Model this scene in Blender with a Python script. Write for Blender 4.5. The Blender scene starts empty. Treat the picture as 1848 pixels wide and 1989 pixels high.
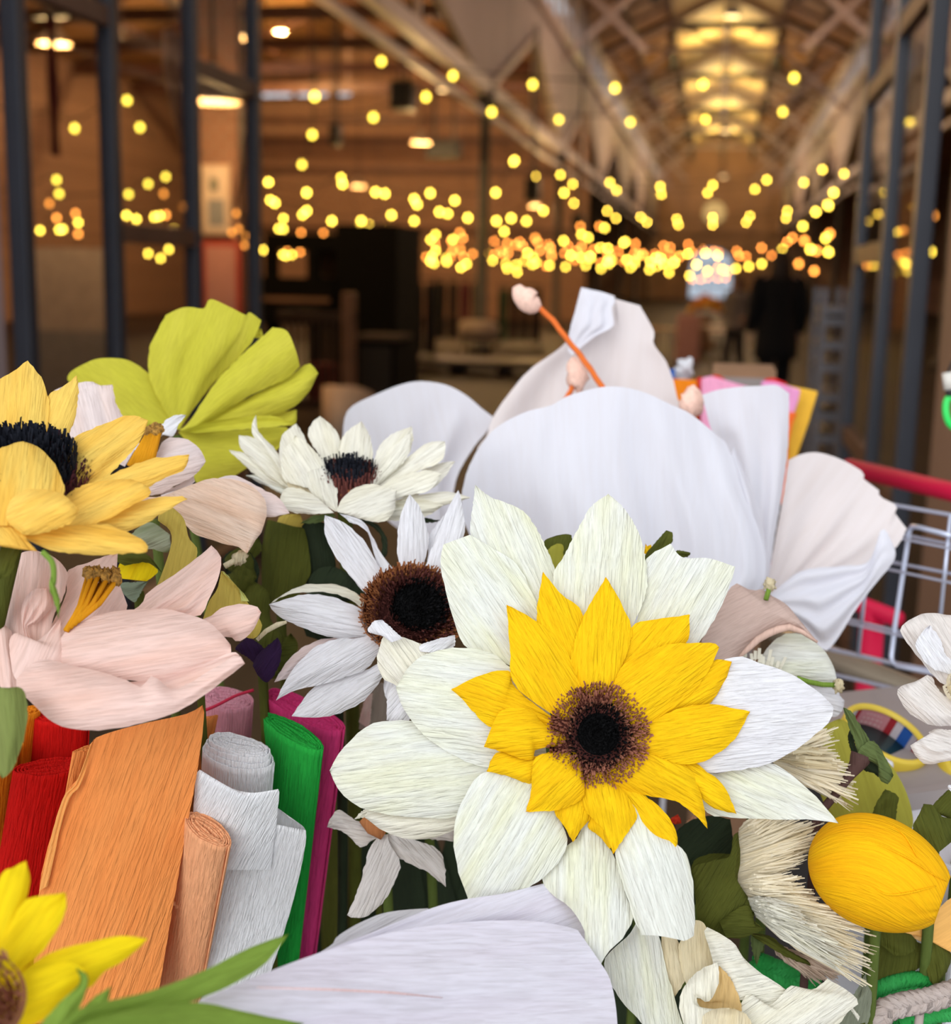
import bpy, bmesh, math, random
from mathutils import Vector, Matrix, noise

random.seed(7)
SC = bpy.context.scene
COL = SC.collection

# ------------------------------------------------------------------ camera
IW, IH, FPX = 1848.0, 1989.0, 2500.0
CX, CY = IW / 2, IH / 2
CAM = Vector((0, 0, 1.4))                       # eye height above the floor; +Y runs down the hall
_v = Vector(((1395 - CX) / FPX, -(540 - CY) / FPX, -1)).normalized()
_u = Vector((.054, 1, 0)); _u = (_u - _v * _u.dot(_v)).normalized()
_x = _v.cross(_u)
ROT = Matrix((_x, _v, _u))                      # camera space -> world
cd = bpy.data.cameras.new('camera'); cam = bpy.data.objects.new('camera', cd); COL.objects.link(cam)
cam.matrix_world = Matrix.Translation(CAM) @ ROT.to_4x4()
cd.sensor_fit = 'HORIZONTAL'; cd.sensor_width = 36; cd.lens = FPX / IW * 36
cd.clip_start = .02; cd.clip_end = 400
cd.dof.use_dof = True; cd.dof.focus_distance = .87; cd.dof.aperture_fstop = 5.7; cd.dof.aperture_blades = 7
SC.camera = cam

# ------------------------------------------------------------------ sky and exposure
wd = bpy.data.worlds.new('overcast_sky'); SC.world = wd; wd.use_nodes = True
wn = wd.node_tree.nodes; wl = wd.node_tree.links
bg = wn['Background']
tc = wn.new('ShaderNodeTexCoord'); sep = wn.new('ShaderNodeSeparateXYZ'); rmp = wn.new('ShaderNodeValToRGB')
wl.new(tc.outputs['Generated'], sep.inputs[0]); wl.new(sep.outputs['Z'], rmp.inputs[0])
rmp.color_ramp.elements[0].position = 0.0; rmp.color_ramp.elements[0].color = (.80, .84, .90, 1)
rmp.color_ramp.elements[1].position = .75; rmp.color_ramp.elements[1].color = (.93, .97, 1.0, 1)
wl.new(rmp.outputs[0], bg.inputs['Color'])
bg.inputs['Strength'].default_value = .98
sd = bpy.data.lights.new('veiled_sun', 'SUN'); sun = bpy.data.objects.new('veiled_sun', sd); COL.objects.link(sun)
sd.energy = 1.5; sd.angle = math.radians(45); sd.color = (1, .98, .95)
sun.rotation_euler = (math.radians(64), math.radians(-18), 0)
SC.view_settings.view_transform = 'Standard'; SC.view_settings.look = 'None'
SC.view_settings.exposure = .28; SC.view_settings.gamma = 1
SC.view_settings.use_curve_mapping = False

# ------------------------------------------------------------------ rays
def P(x, y, d):
    "photo direction (x, y) at camera depth d"
    return CAM + ROT @ Vector(((x - CX) / FPX * d, -(y - CY) / FPX * d, -d))

def at(x, y, Y):
    "photo direction (x, y) where it meets the hall cross plane Y"
    d = ROT @ Vector(((x - CX) / FPX, -(y - CY) / FPX, -1))
    return CAM + d * (Y / d.y)

def onz(x, y, z):
    d = ROT @ Vector(((x - CX) / FPX, -(y - CY) / FPX, -1))
    return CAM + d * ((z - CAM.z) / d.z)

def onplane(x, y, p, n):
    d = ROT @ Vector(((x - CX) / FPX, -(y - CY) / FPX, -1))
    return CAM + d * ((p - CAM).dot(n) / d.dot(n))

def Yon(px, X, y=540):
    'cross plane where the photo column px meets the long plane X'
    d = ROT @ Vector(((px - CX) / FPX, -(y - CY) / FPX, -1)); return X * d.y / d.x

def camvec(x, y, z):
    return (ROT @ Vector((x, y, z))).normalized()

TOCAM = camvec(0, 0, 1)

def reg(x0, y0, s):
    def f(pts): return [(x0 + x / s, y0 + y / s) for x, y in pts]
    return f
Z5 = reg(0, 560, 2.8875); Z6 = reg(0, 1020, 3.3); Z7 = reg(420, 780, 3.422)
B1 = reg(640, 540, 2.8); B2 = reg(1240, 680, 3.0132); B3 = reg(0, 1300, 2.5667)
B4 = reg(500, 1100, 2.842); B5 = reg(840, 940, 2.9806); B6 = reg(860, 1480, 3.08)
B7 = reg(1340, 1180, 3.6378); B8 = reg(1240, 1560, 3.0395)
B9 = reg(380, 980, 4.52)

# ------------------------------------------------------------------ materials
MATS = {}
def newmat(name):
    m = bpy.data.materials.new(name); m.use_nodes = True
    return m, m.node_tree.nodes, m.node_tree.links, m.node_tree.nodes['Principled BSDF']

def plain(name, col, rough=.6, metal=0., vary=.12, scale=8., bump=0., spec=.4, emis=None, estr=0.):
    if name in MATS: return MATS[name]
    m, n, l, b = newmat(name)
    b.inputs['Roughness'].default_value = rough; b.inputs['Metallic'].default_value = metal
    b.inputs['Specular IOR Level'].default_value = spec
    t = n.new('ShaderNodeTexCoord'); ns = n.new('ShaderNodeTexNoise'); ns.inputs['Scale'].default_value = scale
    ns.inputs['Detail'].default_value = 4
    l.new(t.outputs['Object'], ns.inputs['Vector'])
    r = n.new('ShaderNodeValToRGB'); l.new(ns.outputs['Fac'], r.inputs[0])
    r.color_ramp.elements[0].position = .3; r.color_ramp.elements[1].position = .7
    r.color_ramp.elements[0].color = [c * (1 - vary) for c in col] + [1]
    r.color_ramp.elements[1].color = [min(1, c * (1 + vary)) for c in col] + [1]
    l.new(r.outputs[0], b.inputs['Base Color'])
    if bump:
        bp = n.new('ShaderNodeBump'); bp.inputs['Strength'].default_value = bump; bp.inputs['Distance'].default_value = .01
        l.new(ns.outputs['Fac'], bp.inputs['Height']); l.new(bp.outputs[0], b.inputs['Normal'])
    if emis:
        b.inputs['Emission Color'].default_value = (*emis, 1); b.inputs['Emission Strength'].default_value = estr
    MATS[name] = m
    return m

def crepe(name, col, col2=None, ridge=420., strength=.5, trans=.3, streak=.5, dist=.0012, tcol=None, cv=.86):
    """crepe paper: grain runs along V of the UV map (UVs are in metres); col2 is the dye of the streaks"""
    if name in MATS: return MATS[name]
    m, n, l, b = newmat(name)
    b.inputs['Roughness'].default_value = .8; b.inputs['Specular IOR Level'].default_value = .15
    uv = n.new('ShaderNodeUVMap')
    mp = n.new('ShaderNodeMapping'); mp.inputs['Scale'].default_value = (ridge * 1.35, ridge * .12, 1)
    l.new(uv.outputs[0], mp.inputs['Vector'])
    ns = n.new('ShaderNodeTexNoise'); ns.inputs['Scale'].default_value = 1; ns.inputs['Detail'].default_value = 2.5
    ns.inputs['Roughness'].default_value = .55; ns.inputs['Distortion'].default_value = .5
    l.new(mp.outputs[0], ns.inputs['Vector'])
    mp2 = n.new('ShaderNodeMapping'); mp2.inputs['Scale'].default_value = (60, 9, 1)
    l.new(uv.outputs[0], mp2.inputs['Vector'])
    n2 = n.new('ShaderNodeTexNoise'); n2.inputs['Scale'].default_value = 1; n2.inputs['Detail'].default_value = 3
    l.new(mp2.outputs[0], n2.inputs['Vector'])
    r = n.new('ShaderNodeValToRGB'); r.color_ramp.elements[0].position = .42; r.color_ramp.elements[1].position = .68
    c2 = col2 or [c * .93 for c in col]
    r.color_ramp.elements[0].color = (*col, 1)
    r.color_ramp.elements[1].color = (*[a * (1 - streak) + q * streak for a, q in zip(col, c2)], 1)
    l.new(n2.outputs['Fac'], r.inputs[0])
    mx = n.new('ShaderNodeMix'); mx.data_type = 'RGBA'; mx.blend_type = 'MULTIPLY'
    fr = n.new('ShaderNodeValToRGB'); fr.color_ramp.elements[0].position = .3; fr.color_ramp.elements[1].position = .6  # tints the grooves of the grain darker: some of their shade in the colour
    fr.color_ramp.elements[0].color = (cv, cv - .01, cv - .02, 1); fr.color_ramp.elements[1].color = (1, 1, 1, 1)
    l.new(ns.outputs['Fac'], fr.inputs[0]); mx.inputs[0].default_value = 1
    l.new(r.outputs[0], mx.inputs[6]); l.new(fr.outputs[0], mx.inputs[7])
    l.new(mx.outputs[2], b.inputs['Base Color'])
    bp = n.new('ShaderNodeBump'); bp.inputs['Strength'].default_value = min(1, strength * 1.7); bp.inputs['Distance'].default_value = dist * 1.9
    l.new(ns.outputs['Fac'], bp.inputs['Height']); l.new(bp.outputs[0], b.inputs['Normal'])
    if trans:
        tr = n.new('ShaderNodeBsdfTranslucent'); ms = n.new('ShaderNodeMixShader'); ms.inputs[0].default_value = trans
        if tcol: tr.inputs['Color'].default_value = (*tcol, 1)
        else: l.new(mx.outputs[2], tr.inputs['Color'])
        l.new(bp.outputs[0], tr.inputs['Normal'])
        out = n['Material Output']
        l.new(b.outputs[0], ms.inputs[1]); l.new(tr.outputs[0], ms.inputs[2]); l.new(ms.outputs[0], out.inputs['Surface'])
    MATS[name] = m
    return m

def boards(name, col, col2, axis='X', scale=3., rough=.7, bump=.3, bands=True):
    "painted or bare boards: bands across one object axis with wood noise"
    if name in MATS: return MATS[name]
    m, n, l, b = newmat(name)
    b.inputs['Roughness'].default_value = rough
    t = n.new('ShaderNodeTexCoord')
    w = n.new('ShaderNodeTexWave'); w.wave_type = 'BANDS'; w.bands_direction = axis
    w.inputs['Scale'].default_value = scale; w.inputs['Distortion'].default_value = .3; w.inputs['Detail'].default_value = 1
    l.new(t.outputs['Object'], w.inputs['Vector'])
    ns = n.new('ShaderNodeTexNoise'); ns.inputs['Scale'].default_value = .9; ns.inputs['Detail'].default_value = 5
    l.new(t.outputs['Object'], ns.inputs['Vector'])
    r = n.new('ShaderNodeValToRGB'); l.new(ns.outputs['Fac'], r.inputs[0])
    r.color_ramp.elements[0].position = .3; r.color_ramp.elements[1].position = .7
    r.color_ramp.elements[0].color = (*col, 1); r.color_ramp.elements[1].color = (*col2, 1)
    wr = n.new('ShaderNodeValToRGB'); l.new(w.outputs['Fac'], wr.inputs[0])
    wr.color_ramp.elements[0].position = .02; wr.color_ramp.elements[1].position = .14
    wr.color_ramp.elements[0].color = (.45, .42, .4, 1); wr.color_ramp.elements[1].color = (1, 1, 1, 1)
    mx = n.new('ShaderNodeMix'); mx.data_type = 'RGBA'; mx.blend_type = 'MULTIPLY'; mx.inputs[0].default_value = 1
    l.new(r.outputs[0], mx.inputs[6]); l.new(wr.outputs[0], mx.inputs[7]); l.new(mx.outputs[2], b.inputs['Base Color'])
    bp = n.new('ShaderNodeBump'); bp.inputs['Strength'].default_value = bump
    l.new(wr.outputs[0], bp.inputs['Height']); l.new(bp.outputs[0], b.inputs['Normal'])
    MATS[name] = m
    return m

def bricks(name, c1, c2, mortar, scale=4.):
    if name in MATS: return MATS[name]
    m, n, l, b = newmat(name)
    t = n.new('ShaderNodeTexCoord'); mp = n.new('ShaderNodeMapping'); mp.inputs['Rotation'].default_value = (math.pi / 2, 0, 0)
    l.new(t.outputs['Object'], mp.inputs[0])
    br = n.new('ShaderNodeTexBrick'); br.inputs['Scale'].default_value = scale
    br.inputs['Color1'].default_value = (*c1, 1); br.inputs['Color2'].default_value = (*c2, 1); br.inputs['Mortar'].default_value = (*mortar, 1)
    l.new(mp.outputs[0], br.inputs['Vector']); l.new(br.outputs['Color'], b.inputs['Base Color'])
    b.inputs['Roughness'].default_value = .85
    bp = n.new('ShaderNodeBump'); bp.inputs['Strength'].default_value = .4
    l.new(br.outputs['Fac'], bp.inputs['Height']); bp.invert = True; l.new(bp.outputs[0], b.inputs['Normal'])
    MATS[name] = m
    return m

def glass_mat(name='clear_glass', tint=(.93, .94, .95)):
    if name in MATS: return MATS[name]
    m, n, l, b = newmat(name); n.remove(b)
    tr = n.new('ShaderNodeBsdfTransparent'); tr.inputs['Color'].default_value = (*tint, 1)
    gl = n.new('ShaderNodeBsdfGlossy'); gl.inputs['Roughness'].default_value = .02
    fr = n.new('ShaderNodeFresnel'); fr.inputs['IOR'].default_value = 1.5
    ge = n.new('ShaderNodeNewGeometry'); iv = n.new('ShaderNodeMath'); iv.operation = 'SUBTRACT'; iv.inputs[0].default_value = 1
    l.new(ge.outputs['Backfacing'], iv.inputs[1]); mu = n.new('ShaderNodeMath'); mu.operation = 'MULTIPLY'
    l.new(fr.outputs[0], mu.inputs[0]); l.new(iv.outputs[0], mu.inputs[1])      # reflect once per pane, at its front face
    ms = n.new('ShaderNodeMixShader'); l.new(mu.outputs[0], ms.inputs[0]); l.new(tr.outputs[0], ms.inputs[1]); l.new(gl.outputs[0], ms.inputs[2])
    l.new(ms.outputs[0], n['Material Output'].inputs['Surface'])
    MATS[name] = m
    return m

def lamp_mat(name, col, strength):
    if name in MATS: return MATS[name]
    m, n, l, b = newmat(name); n.remove(b)
    e = n.new('ShaderNodeEmission'); e.inputs['Color'].default_value = (*col, 1); e.inputs['Strength'].default_value = strength
    l.new(e.outputs[0], n['Material Output'].inputs['Surface'])
    MATS[name] = m
    return m

# ------------------------------------------------------------------ object helpers
def tag(o, label, cat, group=None, kind=None):
    o['label'] = label; o['category'] = cat
    if group: o['group'] = group
    if kind: o['kind'] = kind
    return o

def thing(name, label, cat, loc, group=None):
    o = bpy.data.objects.new(name, None); COL.objects.link(o); o.location = loc
    o.empty_display_size = .05
    return tag(o, label, cat, group)

def mesh(name, verts, faces, mat, parent=None, smooth=True, uvs=None):
    "one mesh object; verts are world coordinates"
    loc = parent.location.copy() if parent is not None and parent.parent is None else Vector()
    if parent is not None and parent.parent is not None:
        loc = parent.parent.location + parent.location
    me = bpy.data.meshes.new(name)
    if parent is None:
        c = sum((Vector(v) for v in verts), Vector()) / len(verts); loc = c
    me.from_pydata([Vector(v) - loc for v in verts], [], faces)
    me.materials.append(mat)
    if smooth:
        for p in me.polygons: p.use_smooth = True
    if uvs:
        ul = me.uv_layers.new(name='UVMap')
        for lp in me.loops: ul.data[lp.index].uv = uvs[lp.vertex_index]
    o = bpy.data.objects.new(name, me); COL.objects.link(o)
    if parent is None: o.location = loc
    else: o.parent = parent
    return o

def struct(o):
    o['kind'] = 'structure'; return o

class MB:
    "collects shapes of one part"
    def __init__(s): s.v = []; s.f = []
    def add(s, v, f):
        k = len(s.v); s.v += [Vector(p) for p in v]; s.f += [[i + k for i in q] for q in f]; return s
    def box(s, a, b, M=None):
        x0, y0, z0 = a; x1, y1, z1 = b
        v = [Vector(p) for p in ((x0,y0,z0),(x1,y0,z0),(x1,y1,z0),(x0,y1,z0),(x0,y0,z1),(x1,y0,z1),(x1,y1,z1),(x0,y1,z1))]
        if M is not None: v = [M @ p for p in v]
        return s.add(v, [(0,3,2,1),(4,5,6,7),(0,1,5,4),(1,2,6,5),(2,3,7,6),(3,0,4,7)])
    def bar(s, p, q, w, h=None, up=Vector((0, 0, 1))):
        "square bar from p to q"
        h = h or w; p = Vector(p); q = Vector(q); d = (q - p).normalized()
        if abs(d.dot(up)) > .95: up = Vector((1, 0, 0))
        a = d.cross(up).normalized() * w / 2; b = a.cross(d).normalized() * h / 2
        v = [p-a-b, p+a-b, p+a+b, p-a+b, q-a-b, q+a-b, q+a+b, q-a+b]
        return s.add(v, [(0,3,2,1),(4,5,6,7),(0,1,5,4),(1,2,6,5),(2,3,7,6),(3,0,4,7)])
    def tube(s, pts, r, sides=8, cap=True):
        v, f = tube_vf(pts, r, sides, cap); return s.add(v, f)
    def lathe(s, c, prof, axis=Vector((0, 0, 1)), sides=24):
        axis = Vector(axis).normalized(); a = axis.orthogonal().normalized(); b = axis.cross(a)
        k = len(prof); v = []; f = []
        for i in range(sides):
            t = i / sides * math.tau; e = a * math.cos(t) + b * math.sin(t)
            for r, h in prof: v.append(Vector(c) + e * r + axis * h)
        for i in range(sides):
            j = (i + 1) % sides
            for q in range(k - 1): f.append((i*k+q, j*k+q, j*k+q+1, i*k+q+1))
        return s.add(v, f)
    def build(s, name, mat, parent=None, smooth=False, bevel=0):
        o = mesh(name, s.v, s.f, mat, parent, smooth)
        if bevel:
            m = o.modifiers.new('bevel', 'BEVEL'); m.width = bevel; m.segments = 2; m.limit_method = 'ANGLE'
        return o

def tube_vf(pts, r, sides=8, cap=True):
    pts = [Vector(p) for p in pts]; n = len(pts)
    rs = r if isinstance(r, (list, tuple)) else [r] * n
    v = []; f = []; a = None
    for i, p in enumerate(pts):
        d = (pts[min(i+1, n-1)] - pts[max(i-1, 0)]).normalized()
        if a is None: a = d.orthogonal().normalized()
        a = (a - d * a.dot(d)).normalized(); b = d.cross(a)
        for k in range(sides):
            t = k / sides * math.tau
            v.append(p + (a * math.cos(t) + b * math.sin(t)) * rs[i])
    for i in range(n - 1):
        for k in range(sides):
            j = (k + 1) % sides
            f.append((i*sides+k, i*sides+j, (i+1)*sides+j, (i+1)*sides+k))
    if cap:
        f.append(list(range(sides))[::-1]); f.append([(n-1)*sides+k for k in range(sides)])
    return v, f

def cr(pts, n):
    "smooth resample of a polyline of tuples/vectors, n+1 points by arc length"
    pts = [Vector(p) for p in pts]
    if len(pts) == 1: return [pts[0].copy() for _ in range(n + 1)]
    dense = []
    for i in range(len(pts) - 1):
        p0 = pts[max(i-1, 0)]; p1 = pts[i]; p2 = pts[i+1]; p3 = pts[min(i+2, len(pts)-1)]
        for k in range(10):
            t = k / 10
            a = p1 * 2 + (p2 - p0) * t + (p0*2 - p1*5 + p2*4 - p3) * t*t + (p1*3 - p0 - p2*3 + p3) * t*t*t
            dense.append(a * .5)
    dense.append(pts[-1].copy())
    L = [0.]
    for i in range(1, len(dense)): L.append(L[-1] + (dense[i] - dense[i-1]).length)
    out = []; j = 0
    for k in range(n + 1):
        s = L[-1] * k / n
        while j < len(L) - 2 and L[j+1] < s: j += 1
        seg = L[j+1] - L[j]
        t = 0 if seg < 1e-9 else (s - L[j]) / seg
        out.append(dense[j].lerp(dense[j+1], min(1, max(0, t))))
    return out

class Head:
    "the surface a flower's petals lie on: centre, depth, slopes to the right and up, cup"
    def __init__(s, c, d, gx=0., gy=0., cup=0.):
        s.c = c; s.d = d; s.gx = gx; s.gy = gy; s.cup = cup
    def depth(s, x, y):
        dx = (x - s.c[0]) / FPX * s.d; dy = (s.c[1] - y) / FPX * s.d
        return s.d + s.gx * dx + s.gy * dy - s.cup * math.hypot(dx, dy)
    def at(s, x, y, off=0.): return P(x, y, s.depth(x, y) + off)

NP = [0]
def petal(root, name, H, pts, tip, mat, off=0., bulge=.006, curl=0., fold=0., jag=1.2, n=26, m=14, wob=.0015, lip=0., pleat=0., npl=3, label=None, creases=(), bands=()):
    """a paper petal lofted between its two cut edges (base .. tip, tip .. base);
    bulge lifts its middle, curl rolls the tip, fold creases the midrib, lip rolls the end rows"""
    NP[0] += 1; seed = NP[0] * 7.31
    t0, t1 = tip if isinstance(tip, tuple) else (tip, tip)        # a pair of indices: the top edge between them is cut, not pointed
    Lc = cr(pts[:t0+1], n); Rc = cr(pts[t1:][::-1], n)
    Tc = cr(pts[t0:t1+1], m) if t1 > t0 else None
    b0 = (Lc[0] + Rc[0]) / 2; tp = (Lc[n] + Rc[n]) / 2
    ax = (tp - b0); alen = max(ax.length, 1); ax = ax / alen; nx = Vector((-ax.y, ax.x))
    wmax = max((Lc[i] - Rc[i]).length for i in range(n + 1))
    verts = []; uvs = []; s = H.d / FPX
    rnd = random.Random(NP[0])
    for i in range(n + 1):
        v = i / n
        jl = rnd.uniform(-jag, jag) * min(1, v * 3); jr = rnd.uniform(-jag, jag) * min(1, v * 3)
        w = (Lc[i] - Rc[i]).length
        dirn = (Rc[i] - Lc[i]).normalized() if w > .5 else nx
        for k in range(m + 1):
            u = k / m
            p = Lc[i].lerp(Rc[i], u)
            if Tc: p = p + (Tc[k] - Lc[n].lerp(Rc[n], u)) * v * v
            if k == 0: p = p - dirn * jl
            if k == m: p = p + dirn * jr
            wf = min(1, w / max(wmax, 1))
            o = -bulge * .62 * 4 * u * (1 - u) * wf
            o += -curl * v * v
            o += fold * (1 - abs(2 * u - 1)) * wf
            if pleat: o += pleat * (math.sin(u * npl * math.tau + seed + 1.1 * v) + .45 * (abs(math.sin(u * npl * 3.9 + seed * 2 - .7 * v)) - .6)) * math.sin(math.pi * min(1, v * 1.1)) * wf
            for u0, u1, amp, wd_ in creases: o -= amp * math.exp(-((u - u0 - (u1 - u0) * v) / wd_) ** 2) * math.sin(math.pi * min(1, .15 + v * .85)) ** .5
            for v0, amp, wd_ in bands: o -= amp * math.exp(-((v - v0 - .02 * math.sin(u * 5 + seed)) / wd_) ** 2)
            if lip: o += lip * max(0, (v - .8) / .2) ** 2
            nz = noise.noise(Vector((u * 2.2 + seed, v * 2.6, seed * .37)))
            o += wob * 2 * nz
            verts.append(H.at(p.x, p.y, off + o))
            q = p - b0
            uvs.append((q.dot(nx) * s + seed * .11, q.dot(ax) * s + seed * .07))
    faces = []
    for i in range(n):
        for k in range(m):
            a = i * (m + 1) + k
            faces.append((a, a + 1, a + m + 2, a + m + 1))
    o = mesh(name, verts, faces, mat, root, True, uvs)
    if label: o['label'] = label
    return o

def stem(root, p0, mat, z=.62, lean=(0, .02), r=.004, name='stem', mid=None):
    p0 = Vector(p0); p1 = Vector((p0.x + lean[0], p0.y + lean[1], z))
    pts = cr([p0, p0.lerp(p1, .35) + Vector((.004, .003, 0)), p0.lerp(p1, .7), p1], 12)
    v, f = tube_vf(pts, r, 8)
    L = 0; uv = []
    return mesh(name, v, f, mat, root, True, [(p.x * .3 + p.y * .3, p.z) for p in v])

def ribbon_fringe(root, name, c, nrm, r0, r1, turns, h0, h1, mat, tooth=.0028, bend=.0016, flare=.25, seed=1, edge_drop=0., ex=1., up=None, dome=0.):
    "a cut crepe ribbon wound in a spiral from r0 to r1 around c: one continuous band with free teeth"
    rnd = random.Random(seed)
    nrm = nrm.normalized(); a = (up or Vector((0, 0, 1))); a = (a - nrm * a.dot(nrm)).normalized(); b = nrm.cross(a)
    verts = []; faces = []; th = 0.; total = turns * math.tau; uvs = []
    prev = None; L = 0
    while th < total:
        t = th / total; r = r0 + (r1 - r0) * t
        e = b * math.cos(th) * ex + a * math.sin(th)
        base = c + e * r + nrm * (dome * (1 - (r / max(r1, .001)) ** 2))
        h = h0 + (h1 - h0) * t
        k = len(verts)
        verts.append(base - nrm * .004); verts.append(base)
        uvs += [(L, 0), (L, .004)]
        if prev is not None: faces.append((prev, k, k + 1, prev + 1))
        if prev is not None:
            hh = h * rnd.uniform(.75, 1.2)
            out = e * (flare * hh + rnd.uniform(-bend, bend)) + (b * rnd.uniform(-1, 1) + a * rnd.uniform(-1, 1)) * bend
            p0 = verts[prev + 1]; p1 = verts[k + 1]; mid = (p0 + p1) / 2; tw = (p1 - p0) * rnd.uniform(.3, .48)
            tw = Matrix.Rotation(rnd.uniform(-.9, .9), 3, nrm) @ tw
            m0 = mid + nrm * hh * .55 + out * .3; m1 = mid + nrm * hh + out
            q = len(verts)
            verts += [m0 - tw, m0 + tw, m1 - tw, m1 + tw]
            uvs += [(L - tooth, hh*.5), (L, hh*.5), (L - tooth, hh), (L, hh)]
            faces.append((prev + 1, k + 1, q + 1, q)); faces.append((q, q + 1, q + 3, q + 2))
        prev = k
        th += tooth / max(r, .0015); L += tooth
    return mesh(name, verts, faces, mat, root, False, uvs)

def blob(root, name, c, rad, mat, rough=.25, seed=0, axis=None, seg=14, freq=2.5):
    "a lumpy ball, rad = three radii, axis = long direction"
    ax = (axis or Vector((0, 0, 1))).normalized(); a = ax.orthogonal().normalized(); b = ax.cross(a)
    v = []; f = []; rows = seg; cols = seg + 4
    for i in range(rows + 1):
        ph = math.pi * i / rows
        for k in range(cols):
            t = k / cols * math.tau
            d = Vector((math.sin(ph) * math.cos(t), math.sin(ph) * math.sin(t), math.cos(ph)))
            s = 1 + rough * noise.noise(d * freq + Vector((seed, seed * .7, 0)))
            v.append(Vector(c) + (a * d.x * rad[0] + b * d.y * rad[1] + ax * d.z * rad[2]) * s)
    for i in range(rows):
        for k in range(cols):
            j = (k + 1) % cols
            f.append((i*cols+k, i*cols+j, (i+1)*cols+j, (i+1)*cols+k))
    return mesh(name, v, f, mat, root, True, [(p.x, p.z) for p in v])

# ================================================================== THE SETTING
NL, NR = -4.0, 3.7            # nave walls
YF, YE = 4.0, 85.0            # inner face of the front, end wall
FR = [22.2, 32.8, 43.4, 54.0, 64.6, 75.2]   # frames
ZC, ZT, ZE, ZR = 4.45, 6.97, 8.35, 10.25

concrete = plain('dark_concrete', (.028, .017, .011), rough=.6, vary=.35, scale=.8, bump=.05, spec=.2)
asphalt = plain('paving', (.52, .51, .50), rough=.8, vary=.2, scale=6)
brickm = bricks('warm_brick', (.30, .165, .10), (.235, .125, .075), (.28, .2, .14), 2.6)
brick_pier = bricks('pier_brick', (.30, .14, .09), (.24, .11, .07), (.3, .22, .17), 5)
plaster = plain('pink_plaster', (.42, .26, .18), rough=.8, vary=.12, scale=1.2)
clad = boards('painted_cladding', (.47, .41, .40), (.58, .51, .49), axis='Y', scale=1.1)
steelp = plain('painted_steel', (.50, .41, .38), rough=.5, vary=.1, scale=3)
darkst = plain('dark_steel', (.035, .03, .028), rough=.45, vary=.2, scale=4)
frame_m = plain('grey_blue_steel', (.030, .034, .046), rough=.42, vary=.12, scale=5)
rail_m = plain('brown_steel_rail', (.12, .055, .034), rough=.5, vary=.15, scale=5)
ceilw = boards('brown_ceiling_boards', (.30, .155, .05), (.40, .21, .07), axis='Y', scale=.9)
ceill = boards('lamplit_ceiling_boards', (.62, .48, .22), (.72, .56, .28), axis='Y', scale=1.3)  # ridge boards, uplighter glow mixed into a paler colour
pierm = plain('mauve_pier_paint', (.36, .27, .265), rough=.7, vary=.08, scale=3)
brownpier = plain('brown_pier_paint', (.25, .14, .09), rough=.6, vary=.15, scale=2)
GL = glass_mat(); GLW = glass_mat('dimmed_window_glass', (.56, .62, .68))  # second tint is darkened to dim the bright sky behind the end window

def sbox(name, a, b, mat, parent=None):
    return struct(MB().box(a, b).build(name, mat, parent))

sbox('floor', (-17, 2.4, -.05), (10, YE, 0), concrete)
sbox('ground', (-8, -6, -.06), (8, 2.4, -.005), asphalt)
# front wall around the doorway
YJ = Yon(26, -2.2) - .03
sbox('wall_front', (-17.2, YJ - 1, 0), (-2.22, YJ, 9), pierm)
sbox('wall_front_right', (.575, 2.9, 0), (10.2, Yon(1826, .56), 9), brownpier)
sbox('wall_front_top', (-2.23, 3.0, 4.3), (.58, 3.6, 9), brownpier)
sbox('wall_front_gable', (-4.3, 3.0, 9.0), (4.1, 3.6, 11), brownpier)
# outer walls
sbox('wall_left', (-17.3, 3, 0), (-17, 41, 7), brickm)
sbox('wall_right', (10, 3, 0), (10.3, YE, 7), brickm)
# aisle end wall with its strip of windows
mb = MB()
mb.box((-17, 40, 0), (NL, 40.3, 6.55)); mb.box((-17, 40, 7.0), (NL, 40.3, 9))
for x0, x1 in ((-17, -14.4), (-13.35, -13.25), (-12.2, -11.95), (-11.45, NL)): mb.box((x0, 40, 6.55), (x1, 40.3, 7.0))
struct(mb.build('wall_back', brickm))
for i, (x0, x1) in enumerate(((-14.4, -13.35), (-13.25, -12.2), (-11.95, -11.45))):
    w = struct(MB().box((x0, 40.1, 6.55), (x1, 40.12, 7.0)).build('window_%d' % (i + 1), GL))
    fr = MB()
    fr.bar((x0, 40.08, 6.57), (x1, 40.08, 6.57), .05); fr.bar((x0, 40.08, 6.98), (x1, 40.08, 6.98), .05)
    fr.build('window_frame', darkst, w)
# nave end wall with an arched window
def arch(cx, w, z0, z1, n=10):
    r = w / 2
    return [(cx - r, z0)] + [(cx - r * math.cos(math.pi * k / n), z1 - r + r * math.sin(math.pi * k / n)) for k in range(n + 1)] + [(cx + r, z0)]
wc, ww, wz0, wz1 = -.45, 2.6, .15, 3.25
ap = arch(wc, ww, wz0, wz1)
mb = MB()
mb.box((NL - .5, YE, 0), (wc - ww/2, YE + .4, 9.5)); mb.box((wc + ww/2, YE, 0), (10, YE + .4, 9.5))
mb.box((wc - ww/2, YE, 0), (wc + ww/2, YE + .4, wz0)); mb.box((wc - ww/2, YE, wz1), (wc + ww/2, YE + .4, 11))
for i in range(1, len(ap) - 2):
    (xa, za), (xb, zb) = ap[i], ap[i+1]
    mb.add([(xa, YE, za), (xb, YE, zb), (xb, YE, wz1), (xa, YE, wz1), (xa, YE+.4, za), (xb, YE+.4, zb), (xb, YE+.4, wz1), (xa, YE+.4, wz1)],
           [(0,1,2,3),(7,6,5,4),(0,4,5,1)])
mb.add([(NL-.3, YE, 9.5), (wc - ww/2, YE, 9.5), (wc-ww/2, YE, 10.2)], [(0,1,2)])
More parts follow.
